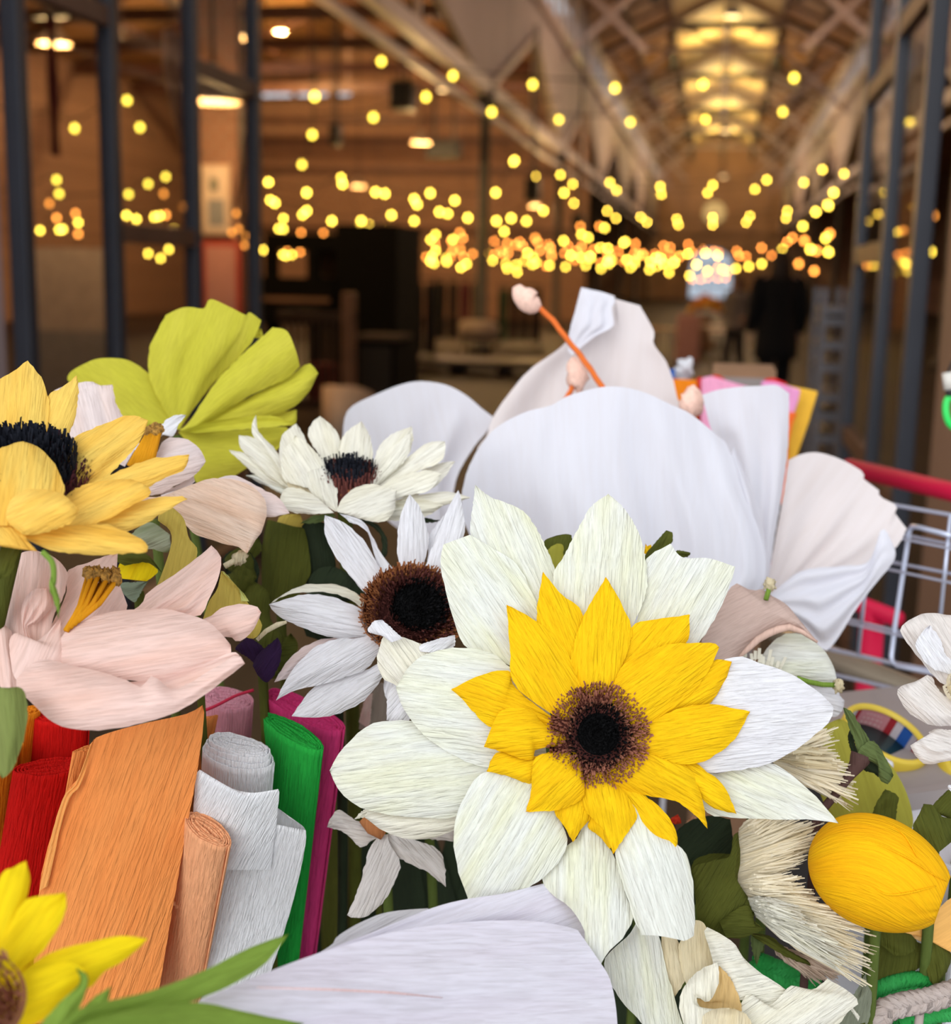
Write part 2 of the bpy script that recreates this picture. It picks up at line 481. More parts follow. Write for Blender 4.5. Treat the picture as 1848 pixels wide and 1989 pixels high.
mb.add([(wc + ww/2, YE, 9.5), (NR+.3, YE, 9.5), (wc+ww/2, YE, 10.2)], [(0,1,2)])
struct(mb.build('wall_end', plaster))
w = struct(mesh('window_4', [(x, YE + .2, z) for x, z in ap], [list(range(len(ap)))], GLW, None, False))
mb = MB()
for k in range(1, 4): mb.bar((wc - ww/2 + ww*k/4, YE+.15, wz0), (wc - ww/2 + ww*k/4, YE+.15, wz1 - (.02 if k == 2 else .2)), .09)
for z in (.9, 1.6, 2.2): mb.bar((wc - ww/2, YE+.15, z), (wc + ww/2, YE+.15, z), .08)
mb.build('glazing_bars', plain('window_bars', (.16, .12, .10)), w)
# pilasters on the end wall
mb = MB()
for x in (-3.3, -2.2, 1.5, 2.7): mb.box((x - .2, YE - .2, 0), (x + .2, YE, 8.2))
mb.box((NL, YE - .25, 4.2), (NR, YE, 4.55))
struct(mb.build('trim_1', plaster))

# nave side walls: cladding that comes down to the column heads, tent-shaped openings between
def nave_wall(x, name, s):
    mb = MB(); t = .12
    ys = [4.0] + FR + [YE]
    for a, b in zip(ys[:-1], ys[1:]):
        m = (a + b) / 2; za = ZC + .70 * (ZT - ZC)
        for tri in ([(a, ZC), (m, za), (m, ZT), (a, ZT)], [(m, za), (b, ZC), (b, ZT), (m, ZT)]):
            v = [(x, y, z) for y, z in tri] + [(x - s * t, y, z) for y, z in tri]
            mb.add(v, [(0,1,2,3), (7,6,5,4), (0,4,5,1), (1,5,6,2), (2,6,7,3), (3,7,4,0)])
    # clerestory: piers, head and narrow lights
    for a, b in zip(ys[:-1], ys[1:]):
        n = max(4, int((b - a) / 1.3))
        for k in range(n):
            y0 = a + (b - a) * k / n; y1 = a + (b - a) * (k + 1) / n
            mb.box((x - .025, y0, ZT), (x + .025, y0 + (y1 - y0) * .32, ZE + .3))
    mb.box((min(x, x - s*t), 4.0, ZE - .25), (max(x, x - s*t), YE, ZE + .3))
    return struct(mb.build(name, clad))
nave_wall(NL, 'wall_nave_left', 1); nave_wall(NR, 'wall_nave_right', -1)
for i, (x, s) in enumerate(((NL, 1), (NR, -1))):
    struct(MB().box((x - s*.07 - .005, 4, ZT), (x - s*.07 + .005, YE, ZE - .2)).build('window_%d' % (5 + i), GL))
    mb = MB()
    mb.bar((x + s*.02, 4, ZC), (x + s*.02, YE, ZC), .16, .22)
    mb.bar((x + s*.02, 4, ZC - .42), (x + s*.02, YE, ZC - .42), .07, .09)
    mb.bar((x + s*.03, 4, ZT), (x + s*.03, YE, ZT), .2, .26)
    ys = FR + [YE]
    for a, b in zip(ys[:-1], ys[1:]):
        m = (a + b) / 2; za = ZC + .70 * (ZT - ZC)
        mb.bar((x + s*.04, a, ZC), (x + s*.04, m, za), .12, .12); mb.bar((x + s*.04, m, za), (x + s*.04, b, ZC), .12, .12)
        mb.bar((x + s*.02, m, ZC), (x + s*.02, m, za), .06)
    for y in (8, 12, 17): mb.bar((x + s*.02, y, ZC), (x + s*.02, y, ZT), .08)
    struct(mb.build('trim_%d' % (2 + i), steelp))
# columns
k = 4
for x in (NL, NR):
    for y in FR:
        mb = MB(); mb.lathe((x, y, 0), [(.0, 0), (.2, 0), (.2, .12), (.1, .18), (.09, 3.9), (.16, 4.2), (.16, 4.4), (0, 4.4)], sides=14)
        struct(mb.build('trim_%d' % k, darkst, smooth=True)); k += 1

# nave roof: brown slopes, ridge boards with lamp light put into a paler colour
def slope(name, x0, z0, x1, z1, y0, y1, mat, t=.08):
    return struct(mesh(name, [(x0,y0,z0),(x1,y0,z1),(x1,y1,z1),(x0,y1,z0),(x0,y0,z0+t),(x1,y0,z1+t),(x1,y1,z1+t),(x0,y1,z0+t)],
                [(0,1,2,3),(7,6,5,4),(0,4,5,1),(1,5,6,2),(2,6,7,3),(3,7,4,0)], mat, None, False))
def zroof(x):
    return ZE + (ZR - ZE) * (1 - abs(x + .15) / 4.1)
slope('ceiling', NL - .25, zroof(NL - .25), -1.85, zroof(-1.85), 3.6, YE + .2, ceilw)
slope('ceiling_right', 1.55, zroof(1.55), NR + .25, zroof(NR + .25), 3.6, YE + .2, ceilw)
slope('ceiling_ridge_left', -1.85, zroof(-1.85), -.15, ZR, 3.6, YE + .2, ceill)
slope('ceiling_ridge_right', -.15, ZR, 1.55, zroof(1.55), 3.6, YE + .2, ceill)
# aisle roofs
slope('ceiling_aisle_inner', -10.5, 8.9, NL - .1, 6.75, 3.6, 40.3, ceilw)
slope('ceiling_aisle_outer', -17.2, 6.6, -10.5, 8.9, 3.6, 40.3, ceilw)
slope('ceiling_aisle_far', -17.2, 6.6, NL - .1, 6.75, 40.3, YE + .2, ceilw)
slope('ceiling_aisle_right', NR + .1, 6.75, 10.2, 6.2, 3.2, YE + .2, ceilw)
sbox('wall_aisle_far', (-17, 40.3, 0), (-16.7, YE, 7), brickm)
sbox('wall_end_aisle', (-17, YE, 0), (NL - .45, YE + .3, 7), brickm)
# roof frames: rafters, tie, king post, purlins and crossing knee braces
def frame(i, y):
    mb = MB()
    mb.bar((NL, y, ZE + .05), (-.15, y, ZR - .12), .14, .2); mb.bar((-.15, y, ZR - .12), (NR, y, ZE + .05), .14, .2)
    mb.bar((-2.6, y, 8.55), (2.3, y, 8.55), .10, .14)
    mb.bar((-.15, y, 8.55), (-.15, y, ZR - .2), .09)
    for s, xw in ((1, NL), (-1, NR)):
        mb.bar((-.15, y, 8.6), (-.15 - s * 1.7, y, zroof(1.55) - .15), .08)
        mb.bar((xw, y + .05, 6.6), (-.15 - s * 1.75, y + .05, 8.5), .13)      # knee brace up to the tie
        mb.bar((xw + s * .25, y - .06, 8.4), (xw + s * 2.0, y - .06, 6.75), .13)    # strut crossing it
    struct(mb.build('trim_%d' % (20 + i), steelp))
    mb = MB()
    mb.bar((-1.9, y + .3, zroof(-1.9) - .16), (1.6, y + .3, zroof(1.6) - .16), .26, .22)
    for x in (-1.85, 1.55): mb.bar((x, y + .3, zroof(x) - .1), (x, y + .3, 7.9), .2)
    struct(mb.build('trim_%d' % (30 + i), darkst))
for i, y in enumerate(FR): frame(i, y)
mb = MB()
for x in (-3.0, -1.85, 1.55, 2.7): mb.bar((x, 4, zroof(x) - .1), (x, YE, zroof(x) - .1), .12, .16)
y = 5.0
while y < YE:
    for x0, x1 in ((NL, -1.85), (1.55, NR)): mb.bar((x0, y, zroof(x0) - .03), (x1, y, zroof(x1) - .03), .07, .09)
    y += 2.12
struct(mb.build('trim_40', rail_m))
# aisle joists
mb = MB(); y = 5.
while y < 40:
    mb.bar((-17, y, 6.45), (NL - .1, y, 6.45), .16, .26)
    mb.bar((-17, y, 6.5), (-10.5, y, 8.75), .12, .18); mb.bar((-10.5, y, 8.75), (NL - .1, y, 6.6), .12, .18)
    for x in (-14, -10.5, -7): mb.bar((x, y, 6.5), (x, y, 8.2), .08)
    y += 3.5
for x in (-15, -12.5, -8, -6): mb.bar((x, 4, 7.3), (x, 40, 7.3), .12, .14)
struct(mb.build('trim_41', rail_m))
# brick courses and pipes on the aisle end wall
mb = MB()
for z in (2.6, 4.4, 5.3, 5.9): mb.box((-17, 39.85, z), (NL - .3, 40, z + .16))
struct(mb.build('trim_42', rail_m))

# glazed folding doors standing open on both sides of the doorway
def screen(name, x, ys, rails, panes_z, s, w=.06):
    root = bpy.data.objects.new(name, None); COL.objects.link(root); root.location = (x, ys[0], 0); root['kind'] = 'structure'
    for y in ys:
        MB().box((x - w/2, y - .03, 0), (x + w/2, y + .03, 4.25)).build('stile', frame_m, root, bevel=.004)
    for (i, z) in rails:
        MB().box((x - w/2 + .004, ys[i] + .03, z - .035), (x + w/2 - .004, ys[i+1] - .03, z + .035)).build('rail', rail_m, root, bevel=.003)
    for i in range(len(ys) - 1):
        for z in (.06, 4.2): MB().box((x - w/2 + .004, ys[i] + .03, z - .05), (x + w/2 - .004, ys[i+1] - .03, z + .05)).build('rail', rail_m, root)
        MB().box((x - .004, ys[i] + .03, .11), (x + .004, ys[i+1] - .03, 4.15)).build('pane', GL, root)
    return root
screen('door_1', -2.2, [Yon(p_, -2.2) for p_ in (46, 222, 377, 495)], [(0, 2.27), (1, 1.52), (2, 2.22), (0, .9), (1, .9)], None, 1)
screen('door_2', .56, [Yon(p_, .56) for p_ in (1785, 1722, 1668)], [(0, 2.22), (1, 1.50), (1, 2.12), (0, .75), (1, .78)], None, -1, w=.05)

# brick pier with a notice and a red framed board, seen through the glass
sbox('wall_pier', (at(378, 540, 7.6).x, 7.6, 0), (at(476, 540, 7.7).x, 7.7, 6), brick_pier)
def facing_board(name, label, cat, px, Y, frame_col, face_col, marks, fw=.02, group=None):
    (x0, y0), (x1, y1) = px
    a = at(x0, y1, Y); b = at(x1, y0, Y)
    r = thing(name, label, cat, ((a.x + b.x)/2, Y, a.z), group)
    MB().box((a.x, Y - .02, a.z), (b.x, Y + .004, b.z)).build('frame', plain(name + '_frame', frame_col, vary=.05), r)
    MB().box((a.x + fw, Y - .026, a.z + fw), (b.x - fw, Y - .018, b.z - fw)).build('face', plain(name + '_face', face_col, vary=.06), r)
    for (u0, v0, u1, v1, col) in marks:
        w = b.x - a.x; h = b.z - a.z
        MB().box((a.x + u0*w, Y - .029, a.z + v0*h), (a.x + u1*w, Y - .027, a.z + v1*h)).build('printed_block', plain('print_%.2f_%.2f' % (col[0], col[2]), col, vary=.1, scale=60), r)
    return r
facing_board('notice', 'white framed notice with a grey printed block on the brick pier behind the glass', 'notice', ((396, 320), (448, 455)), 7.58, (.62, .45, .33), (.66, .52, .42),
             [(.24, .12, .82, .5, (.25, .25, .26)), (.3, .62, .6, .8, (.2, .2, .16))])
facing_board('red_board', 'red framed pink board leaning below the notice on the brick pier', 'board', ((396, 468), (470, 660)), 7.56, (.42, .06, .04), (.55, .26, .22), [], .035)

# ------------------------------------------------------------------ lamps of the hall
def roof_over(x):
    if x > NR: return 6.5
    if x > NL: return zroof(x)
    return 6.75 + (8.9 - 6.75) * min(1, (NL - .1 - x) / 6.4) if x > -10.5 else 8.9 - (abs(x) - 10.5) * .34

def point(name, loc, e, col=(1, .62, .25), r=.12, parent=None):
    l = bpy.data.lights.new(name, 'POINT'); l.energy = e; l.color = col; l.shadow_soft_size = r
    o = bpy.data.objects.new(name, l); COL.objects.link(o); o.location = loc; return o
ORD = ['first', 'second', 'third', 'fourth', 'fifth', 'sixth', 'seventh', 'eighth', 'ninth', 'tenth', 'eleventh', 'twelfth']
bulb_on = lamp_mat('lit_lamp_glass', (1, .66, .28), 5)
def uplight(i, y):
    r = thing('uplighter', 'black uplighter on the roof tie shining at the ridge, %s bay from the far end' % ORD[i], 'lamp', (-.15, y, 8.62), 'uplighters along the ridge')
    MB().lathe((-.15, y, 8.62), [(0, 0), (.1, 0), (.16, .16), (.15, .17), (.09, .02), (0, .02)]).build('shade', darkst, r, True)
    MB().lathe((-.15, y, 8.65), [(0, 0), (.08, 0), (.08, .03), (0, .05)]).build('lens', bulb_on, r, True)
    point('uplight_%d' % i, (-.15, y, 9.0), 300, (1, .70, .27), .2)
for i, y in enumerate((80, 70, 59.3, 48.7)): uplight(i, y)
# bare steel bar carrying them
struct(MB().bar((-.15, 40, 8.58), (-.15, YE, 8.58), .07).build('trim_43', darkst))

def pendant(px, py, Y, label, e=60):
    p = at(px, py, Y)
    r = thing('pendant_lamp', label, 'lamp', p, 'industrial pendant lamps')
    MB().lathe(p, [(.02, .2), (.04, .17), (.06, .12), (.13, .03), (.15, 0), (.145, -.006), (.12, .02), (.05, .11)]).build('shade', plain('pendant_shade', (.55, .42, .28), rough=.4), r, True)
    MB().lathe(p, [(0, -.01), (.04, 0), (.055, .03), (.03, .09), (0, .1)]).build('bulb', bulb_on, r, True)
    MB().tube([p + Vector((0, 0, .18)), (p.x, p.y, roof_over(p.x) + .02)], .012, 6).build('cord', darkst, r)
    point('pendant_light', p + Vector((0, 0, -.12)), e * 1.6)
pendant(818, 277, 20, 'cream industrial pendant lamp hanging beside the black screen')
pendant(697, 362, 26, 'cream pendant lamp low over the aisle behind the bulb strings')
pendant(466, 72, 13, 'cream pendant lamp behind the innermost pane of the open glass door', 50)
pendant(105, 85, 11, 'cream pendant lamp built in place of a reflection in the outermost pane of the open glass door', 50)  # added lamp, stands for one that the pane only reflects
pendant(415, 197, 6.9, 'cream pendant lamp above the notice seen through the glass door', 22)
pendant(545, 62, 34, 'cream pendant lamp high under the brown aisle roof', 420)
pendant(1040, 400, 34, 'cream pendant lamp between the nave columns', 110)
for k, (x, y, z, e) in enumerate(((-7, 33, 5.9, 300), (-12, 30, 6.0, 330), (-9, 18, 5.8, 120), (-12.5, 15, 5.8, 130), (0, 30, 7.0, 260), (0, 18, 7.0, 150), (0, 45, 6.2, 300), (0, 65, 6.2, 420), (6.5, 14, 5.6, 170), (-6.5, 10, 5.6, 100))):  # fill lamps added to lift the dim nave and aisles
    r = thing('fill_lamp', 'small black fill lamp added under the roof to brighten the hall, %s along' % ORD[k], 'lamp', (x, y, z), 'added fill lamps')
    MB().box((x - .16, y - .1, z), (x + .16, y + .1, z + .2)).build('housing', darkst, r)
    MB().box((x - .13, y - .08, z - .012), (x + .13, y + .08, z)).build('lens', bulb_on, r)
    MB().tube([(x, y, z + .2), (x, y, roof_over(x) - .03)], .02, 6).build('bracket', darkst, r)
    point('fill_light_%d' % k, (x, y, z - .2), e, (1, .60, .34) if abs(x) > 3 else (1, .66, .44), .25)
# round lit lamp on the end wall
p = at(1388, 413, YE - .3)
r = thing('round_wall_lamp', 'large round pale lamp glowing on the far end wall', 'lamp', p)
MB().lathe(p, [(0, .12), (.5, .1), (.66, .03), (.7, 0), (.7, -.05), (0, -.05)], axis=(0, -1, 0), sides=32).build('globe', lamp_mat('round_lamp_glow', (1, .62, .22), .55), r, True)
MB().lathe(p, [(.7, .04), (.76, .02), (.76, -.06), (.7, -.06)], axis=(0, -1, 0), sides=32).build('rim', rail_m, r, True)

# ------------------------------------------------------------------ strings of bulbs
GLOW = [lamp_mat('bulb_glow_near', (1, .70, .07), 7), lamp_mat('bulb_glow', (1, .66, .07), 15), lamp_mat('bulb_glow_distant', (1, .62, .07), 26)]
AMBER = [lamp_mat('bulb_amber_near', (1, .34, .05), 4), lamp_mat('bulb_amber', (1, .32, .05), 10), lamp_mat('bulb_amber_distant', (1, .30, .05), 16)]
cable_m = plain('black_cable', (.02, .02, .02))
def ico(r):
    bm = bmesh.new(); bmesh.ops.create_icosphere(bm, subdivisions=2, radius=r)
    for v in bm.verts:
        if v.co.z > 0: v.co.z *= 1.35
    for f in bm.faces: f.smooth = True
    me = bpy.data.meshes.new('bulb'); bm.to_mesh(me); bm.free(); return me
BULBS = []
for kind in (GLOW, AMBER):
    for m_ in kind:
        me = ico(.033); me.materials.append(m_); BULBS.append(me)
NS = [0]
def string(pts, Y0, Y1, label, far=0, ends=True, group='strings of globe bulbs', size=1.):
    "a cable with bulbs at the given photo directions, running from cross plane Y0 to Y1; far = share of amber bulbs"
    n = len(pts); w = [at(x, y, Y0 + (Y1 - Y0) * i / max(1, n - 1)) for i, (x, y) in enumerate(pts)]
    NS[0] += 1; rnd = random.Random(NS[0])
    mid = w[n // 2]
    r = thing('bulb_string', label, 'string lights', mid, group)
    up = Vector((0, 0, .085)); line = [p + up for p in w]
    ext = min(.8, 1.2 * (w[0] - w[1]).length) if n > 1 else .1
    if ends and n > 1:
        line = [line[0] + (line[0] - line[1]).normalized() * ext + Vector((0, 0, .3 * ext))] + line + [line[-1] + (line[-1] - line[-2]).normalized() * ext + Vector((0, 0, .3 * ext))]
    c_ = MB().tube(cr(line, max(8, 3 * n)), .008, 5)
    e = line[0]
    if ends: c_.tube([e, Vector((e.x, e.y, roof_over(e.x) + .03))], .004, 4)     # drop wire from the roof
    c_.build('cable', cable_m, r)
    for p in w:
        o = bpy.data.objects.new('bulb', BULBS[(3 if rnd.random() < far else 0) + (0 if p.y < 19.5 else 1 if p.y < 31 else 2)]); COL.objects.link(o); o.parent = r
        o.location = p - mid; o.scale = (size,) * 3
Z2 = reg(480, 0, 2.7615)
string([(741,120),(880,148),(1035,165),(1195,172),(1366,165),(1543,152)], 15.3, 15.3, 'highest and nearest bulb string, six wide-spaced bulbs across the nave')
string([(828,187),(955,217),(1086,233),(1225,238),(1371,233),(1521,218)], 18.7, 18.7, 'second bulb string across the nave, just below the highest one')
string([(1040,343),(1089,340),(1185,355),(1283,363),(1385,360),(1490,350),(1598,330)], 28.7, 28.7, 'third bulb string across the nave, above its close twin')
string([(1113,358),(1198,370),(1285,378),(1375,375),(1467,368),(1562,355),(1640,338)], 29.8, 29.8, 'fourth bulb string across the nave, close below the third')
string([(1115,395),(1180,410),(1245,422),(1315,426),(1385,423),(1457,420),(1530,410),(1607,397)], 40, 40, 'fifth bulb string across the nave, level with the round lamp')
string([(1136,410),(1197,424),(1257,432),(1318,437),(1385,437),(1450,432),(1527,424),(1587,412)], 41, 41, 'sixth bulb string across the nave, just under the round lamp')
string(Z2([(363,520),(350,725),(295,885),(115,980)]), 13, 20, 'short bulb string dropping towards the steel door post')
string(Z2([(678,632),(960,523),(1313,603)]), 15, 15, 'short string of three bulbs by the black speaker')
string(Z2([(320,1035),(512,988),(690,1032),(740,1040),(897,1070),(983,1038),(1115,1077),(1334,1035),(1430,868)]), 20, 22, 'aisle bulb string rising to the white nave truss')
string(Z2([(150,1090),(320,1133),(455,1187),(613,1187),(775,1155),(913,1098),(1033,1138),(1185,1170),(1338,1187),(1417,1172)]), 21, 22, 'aisle bulb string swagged under the rising one')
string(Z2([(125,1075),(298,1153),(505,955),(602,1213),(655,1210),(760,1230),(897,1187),(1077,1148),(1268,1215),(1380,1243)]), 23, 24, 'zigzag aisle bulb string in front of the brick wall')
string(Z2([(170,1228),(195,1173),(195,1230),(290,1250),(410,1253),(532,1240),(750,1215),(863,1268),(885,1250),(985,1287),(1012,1260),(1105,1285),(1142,1250)]), 26, 27, 'aisle bulb string just above the black stall roof', .25)
string([(1023,430),(1056,410),(1096,375),(1000,312)], 24, 24, 'short bulb string beside the dark nave column', .1)
string([(1040,463),(1095,468),(1130,456),(1143,462),(1128,440),(1165,440),(1175,443),(1215,470)], 26, 28, 'loose bulb string beyond the dark nave column', .3)
# the low swags that fill the band over the stalls
rs = random.Random(21)
LOW = [(520,1010,478,26,.75),(515,980,498,28,.45),(545,905,507,30,.2),(700,1240,473,32,.8),(760,1330,490,31,.65),(770,1290,503,30,.25),(770,1180,515,28,.1),(930,1400,498,34,.55),(960,1420,514,30,.15),(1140,1440,487,36,.8),(530,760,468,24,.4),(1180,1330,505,33,.4)]
NAMES = ['over the black stall', 'under the amber swag by the stall', 'just over the stall counter', 'along the brick back wall', 'before the brick back wall', 'lowest over the seats', 'lowest over the white chair', 'towards the arched window', 'bright and low towards the arched window', 'amber, left of the arched window', 'short, at the stall roof', 'short, right of the dark garments']
for (xa, xb, y0, Y, far), nm in zip(LOW, NAMES):
    n = int((xb - xa) / 36) + 2; pts = []
    for i in range(n):
        t = (i + rs.uniform(-.33, .33)) / (n - 1)
        x = xa + (xb - xa) * t
        y = y0 + 9 * math.sin(t * math.pi * 3 + Y) + rs.uniform(-6, 6)
        pts.append((x, y))
    string(pts, Y, Y + 1.5, 'low swag of globe bulbs ' + nm, far)
string([(1225,520),(1262,524),(1300,530),(1340,536),(1375,527),(1405,524),(1430,522),(1455,518),(1480,513),(1503,506),(1520,485)], 30, 27, 'bright curved bulb string rising to the dark-coated person')
string([(1290,478),(1345,491),(1387,489),(1432,488),(1436,497),(1480,482),(1500,497),(1530,470),(1540,462)], 35, 33, 'amber bulb string before the arched window', .7)
string([(1560,440),(1585,412),(1610,400),(1620,375)], 24, 22, 'short bulb string climbing to the right nave truss')
string([(1525,525),(1552,513),(1582,527),(1575,485),(1563,468),(1587,488),(1612,455),(1605,463),(1610,490)], 22, 20, 'tangled bulb string beside the grey rack', .4)
string([(1345,543),(1362,543),(1375,540),(1395,541),(1410,540)], 44, 44, 'tiny amber bulb string across the arched window', 1)
# beyond the glass of the left door
string([(42,235),(105,233),(145,250),(247,196),(272,248)], 14, 15, 'bulb string seen through the upper door panes')
string([(45,377),(110,350),(115,377),(96,396),(250,378),(288,358),(322,344),(318,377)], 17, 19, 'bulb string seen through the middle door panes', .3)
string([(60,424),(110,424),(78,448),(115,447),(122,446),(147,415),(152,433),(152,455)], 22, 22, 'amber bulb string behind the outermost door pane', .7)
string([(246,419),(265,426),(300,422),(310,420),(322,418),(338,447)], 21, 21, 'amber bulb string behind the middle door pane', .5)
string([(288,493),(312,502),(328,485)], 24, 24, 'three low bulbs behind the middle door pane', .3)
string([(459,415),(450,452),(464,445),(479,459),(475,477)], 7.0, 7.1, 'small bulb string hung beside the notice on the pier', 1, size=.35)
string([(1789,425),(1787,455),(1808,490),(1813,420)], 16, 16, 'bulb string seen through the right door pane', .3)

# ------------------------------------------------------------------ things hung in the hall
def hung_box(name, label, cat, x0, y0, x1, y1, Y, depth, grp=None):
    a = at(x0, y1, Y); b = at(x1, y0, Y)
    r = thing(name, label, cat, ((a.x + b.x)/2, Y, a.z), grp)
    MB().box((a.x, Y, a.z), (b.x, Y + depth, b.z)).build('cabinet', darkst, r, bevel=.03)
    MB().box((a.x + .04, Y - .02, a.z + .04), (b.x - .04, Y, b.z - .04)).build('grille', plain('speaker_grille', (.01, .01, .011), rough=.7), r)
    top = zroof((a.x + b.x)/2) if a.x > NL else 6.4
    m = MB()
    for x in (a.x + .12, b.x - .12): m.bar((x, Y + depth/2, b.z - .01), (x, Y + depth/2, max(top, b.z + .2)), .03)
    m.build('hanger', darkst, r)
hung_box('hanging_screen', 'wide black screen hung under the aisle roof', 'screen', 826, 272, 893, 307, 21, .25)
hung_box('hanging_speaker', 'black loudspeaker cluster hung high beside the truss', 'speaker', 755, 155, 800, 212, 19, .4, 'hung loudspeakers')
hung_box('hanging_speaker', 'slim black loudspeaker hung below the strip window', 'speaker', 638, 240, 657, 282, 22, .3, 'hung loudspeakers')
hung_box('hanging_speaker', 'black loudspeaker hung beyond the dark nave column', 'speaker', 1018, 345, 1047, 390, 27, .4, 'hung loudspeakers')
hung_box('hanging_speaker', 'small black loudspeaker between aisle bulb strings', 'speaker', 1110, 415, 1133, 445, 32, .4, 'hung loudspeakers')

# ------------------------------------------------------------------ stalls and furniture in the hall
black = plain('stall_black', (.005, .0045, .004), rough=.8, spec=.1)
wood_d = plain('dark_wood', (.05, .028, .017), rough=.5, vary=.25, scale=5)
wood_m = plain('brown_wood', (.24, .13, .075), rough=.5, vary=.2, scale=5)
beige = plain('beige_upholstery', (.50, .34, .22), rough=.9, vary=.06)
def ax(px, Y): return at(px, 540, Y).x
def az(py, Y, px=924): return at(px, py, Y).z
Ys = 15.0
xa, xb = at(515, 600, Ys).x, at(772, 600, Ys).x
r = thing('market_stall', 'black market stall with roof beam and lit openings behind the glass door', 'stall', ((xa+xb)/2, Ys + 1, 0))
zt = at(640, 455, Ys).z
MB().box((xa, Ys, zt - .18), (xb - .75, Ys + 2.2, zt)).build('roof_beam', black, r)
MB().box((xb - .75, Ys - .02, 0), (xb, Ys + 1.2, zt + .12)).build('side_tower', black, r)
for t in (0., .32, .62): MB().box((xa + (xb - xa)*t, Ys, 0), (xa + (xb - xa)*t + .14, Ys + .14, zt - .18)).build('post', black, r)
MB().box((xa, Ys - .1, .75), (xb - .75, Ys + .6, 1.3)).build('counter', black, r)
MB().box((xa, Ys + 2.1, 0), (xb - .75, Ys + 2.2, zt - .18)).build('back_panel', plain('stall_back', (.10, .06, .03), vary=.4, scale=3), r)
MB().box((xa, Ys - .14, 1.02), (xb - .8, Ys - .1, 1.07)).build('counter_edge', wood_m, r)
# barrier
Yb = 11.5
xa, xb = at(540, 600, Yb).x, at(690, 600, Yb).x
r = thing('barrier', 'dark wooden barrier with thin upright bars and thick end post', 'barrier', ((xa+xb)/2, Yb, 0))
MB().box((xa, Yb - .03, .93), (xb, Yb + .03, 1.02)).build('top_rail', wood_d, r)
MB().box((xa, Yb - .03, .12), (xb, Yb + .03, .2)).build('bottom_rail', wood_d, r)
for k in range(9):
    x = xa + (xb - xa - .15) * (k + .5) / 9
    MB().bar((x, Yb, .2), (x, Yb, .93), .025).build('bar', wood_d, r)
MB().box((xb - .11, Yb - .06, 0), (xb, Yb + .06, 1.2)).build('end_post', wood_m, r, bevel=.01)
MB().box((xa + .2, Yb + .25, .12), (xb - .3, Yb + .5, .52)).build('red_panel', plain('red_cloth', (.16, .015, .01)), r)
# rounded beige chairs, a stool
def round_chair(px0, py0, px1, py1, Y, label, mat):
    a = at(px0, py1, Y); b = at(px1, py0, Y); w = b.x - a.x; c = Vector(((a.x + b.x)/2, Y, 0))
    r = thing('armchair', label, 'chair', c)
    m = MB()                                        # curved back shell
    prof = []
    n = 14; top = b.z
    for i in range(n + 1):
        t = i / n; ang = math.pi * (t); x = c.x - w/2 * math.cos(ang); y = Y + .0 + .42 - .42 * math.sin(ang)
        z = top - .12 * abs(2*t - 1) ** 3
        prof.append((x, y, z))
    v = []; f = []
    for x, y, z in prof: v += [(x, y, .3), (x, y, z), (x*.88 + c.x*.12, y*.88 + (Y+.42)*.12, z), (x*.88 + c.x*.12, y*.88 + (Y+.42)*.12, .3)]
    for i in range(n):
        for k in range(4): f.append((i*4+k, i*4+(k+1)%4, (i+1)*4+(k+1)%4, (i+1)*4+k))
    m.add(v, f).build('backrest', mat, r, True)
    MB().lathe((c.x, Y + .4, .3), [(0, 0), (w*.4, 0), (w*.43, .04), (w*.42, .12), (0, .14)]).build('seat', mat, r, True)
    for sx in (-1, 1):
        for sy in (.15, .65): MB().tube([(c.x + sx*w*.3, Y + sy, .32), (c.x + sx*w*.34, Y + sy + (.03 if sy > .4 else -.03), 0)], [.02, .013]).build('leg', wood_d, r)
round_chair(600, 752, 703, 870, 7.5, 'rounded beige armchair in front of the wooden barrier', beige)
round_chair(884, 622, 962, 700, 21, 'pale high-backed armchair beside the dark nave column', plain('pale_upholstery', (.42, .33, .26), rough=.9))
# garments on a rail (dark coats) behind
def garment_rail(x0, x1, y0, Y, label, cols):
    a = at(x0, 600, Y).x; b = at(x1, 600, Y).x; z = at((x0+x1)/2, y0, Y).z
    r = thing('clothes_rail', label, 'clothes rail', ((a+b)/2, Y, 0))
    for x in (a, b):
        MB().bar((x, Y, 0), (x, Y, z), .035).build('upright', darkst, r)
        MB().bar((x, Y - .25, .02), (x, Y + .25, .02), .04).build('foot', darkst, r)
    MB().bar((a, Y, z), (b, Y, z), .03).build('rail', darkst, r)
    n = len(cols)
    for k, c in enumerate(cols):
        x = a + (b - a) * (k + .5) / n; w = (b - a) / n * .42
        g = thing('coat', 'garment hung on the %s, %s along' % (label.split(' with')[0], ORD[k]), 'garment', (x, Y, z), 'hung garments')
        v = []; f = []; S = 12
        for zz, ww, dd in ((z - .07, .05, .05), (z - .13, w, .09), (z - .3, w*1.02, .1), (z - .7, w*.9, .11), (z - 1.1, w*1.05, .13)):
            for q in range(S):
                t = q / S * math.tau; v.append((x + math.cos(t)*ww, Y + math.sin(t)*dd*(1 + .2*math.sin(3*t)), max(zz, .12)))
        for i in range(4):
            for q in range(S): f.append((i*S+q, i*S+(q+1)%S, (i+1)*S+(q+1)%S, (i+1)*S+q))
        mesh('fabric', v, f, plain('coat_%.2f_%.2f' % (c[0], c[1]), c, rough=.9), g)
        MB().tube([(x, Y, z - .1), (x, Y, z - .02), (x + .02, Y, z + .025), (x, Y, z + .035)], .005, 5).build('hanger_hook', darkst, g)
garment_rail(782, 845, 540, 19, 'dark clothes rail left of the pale armchair with black coats', [(.012,.011,.012), (.02,.016,.015), (.012,.012,.012)])
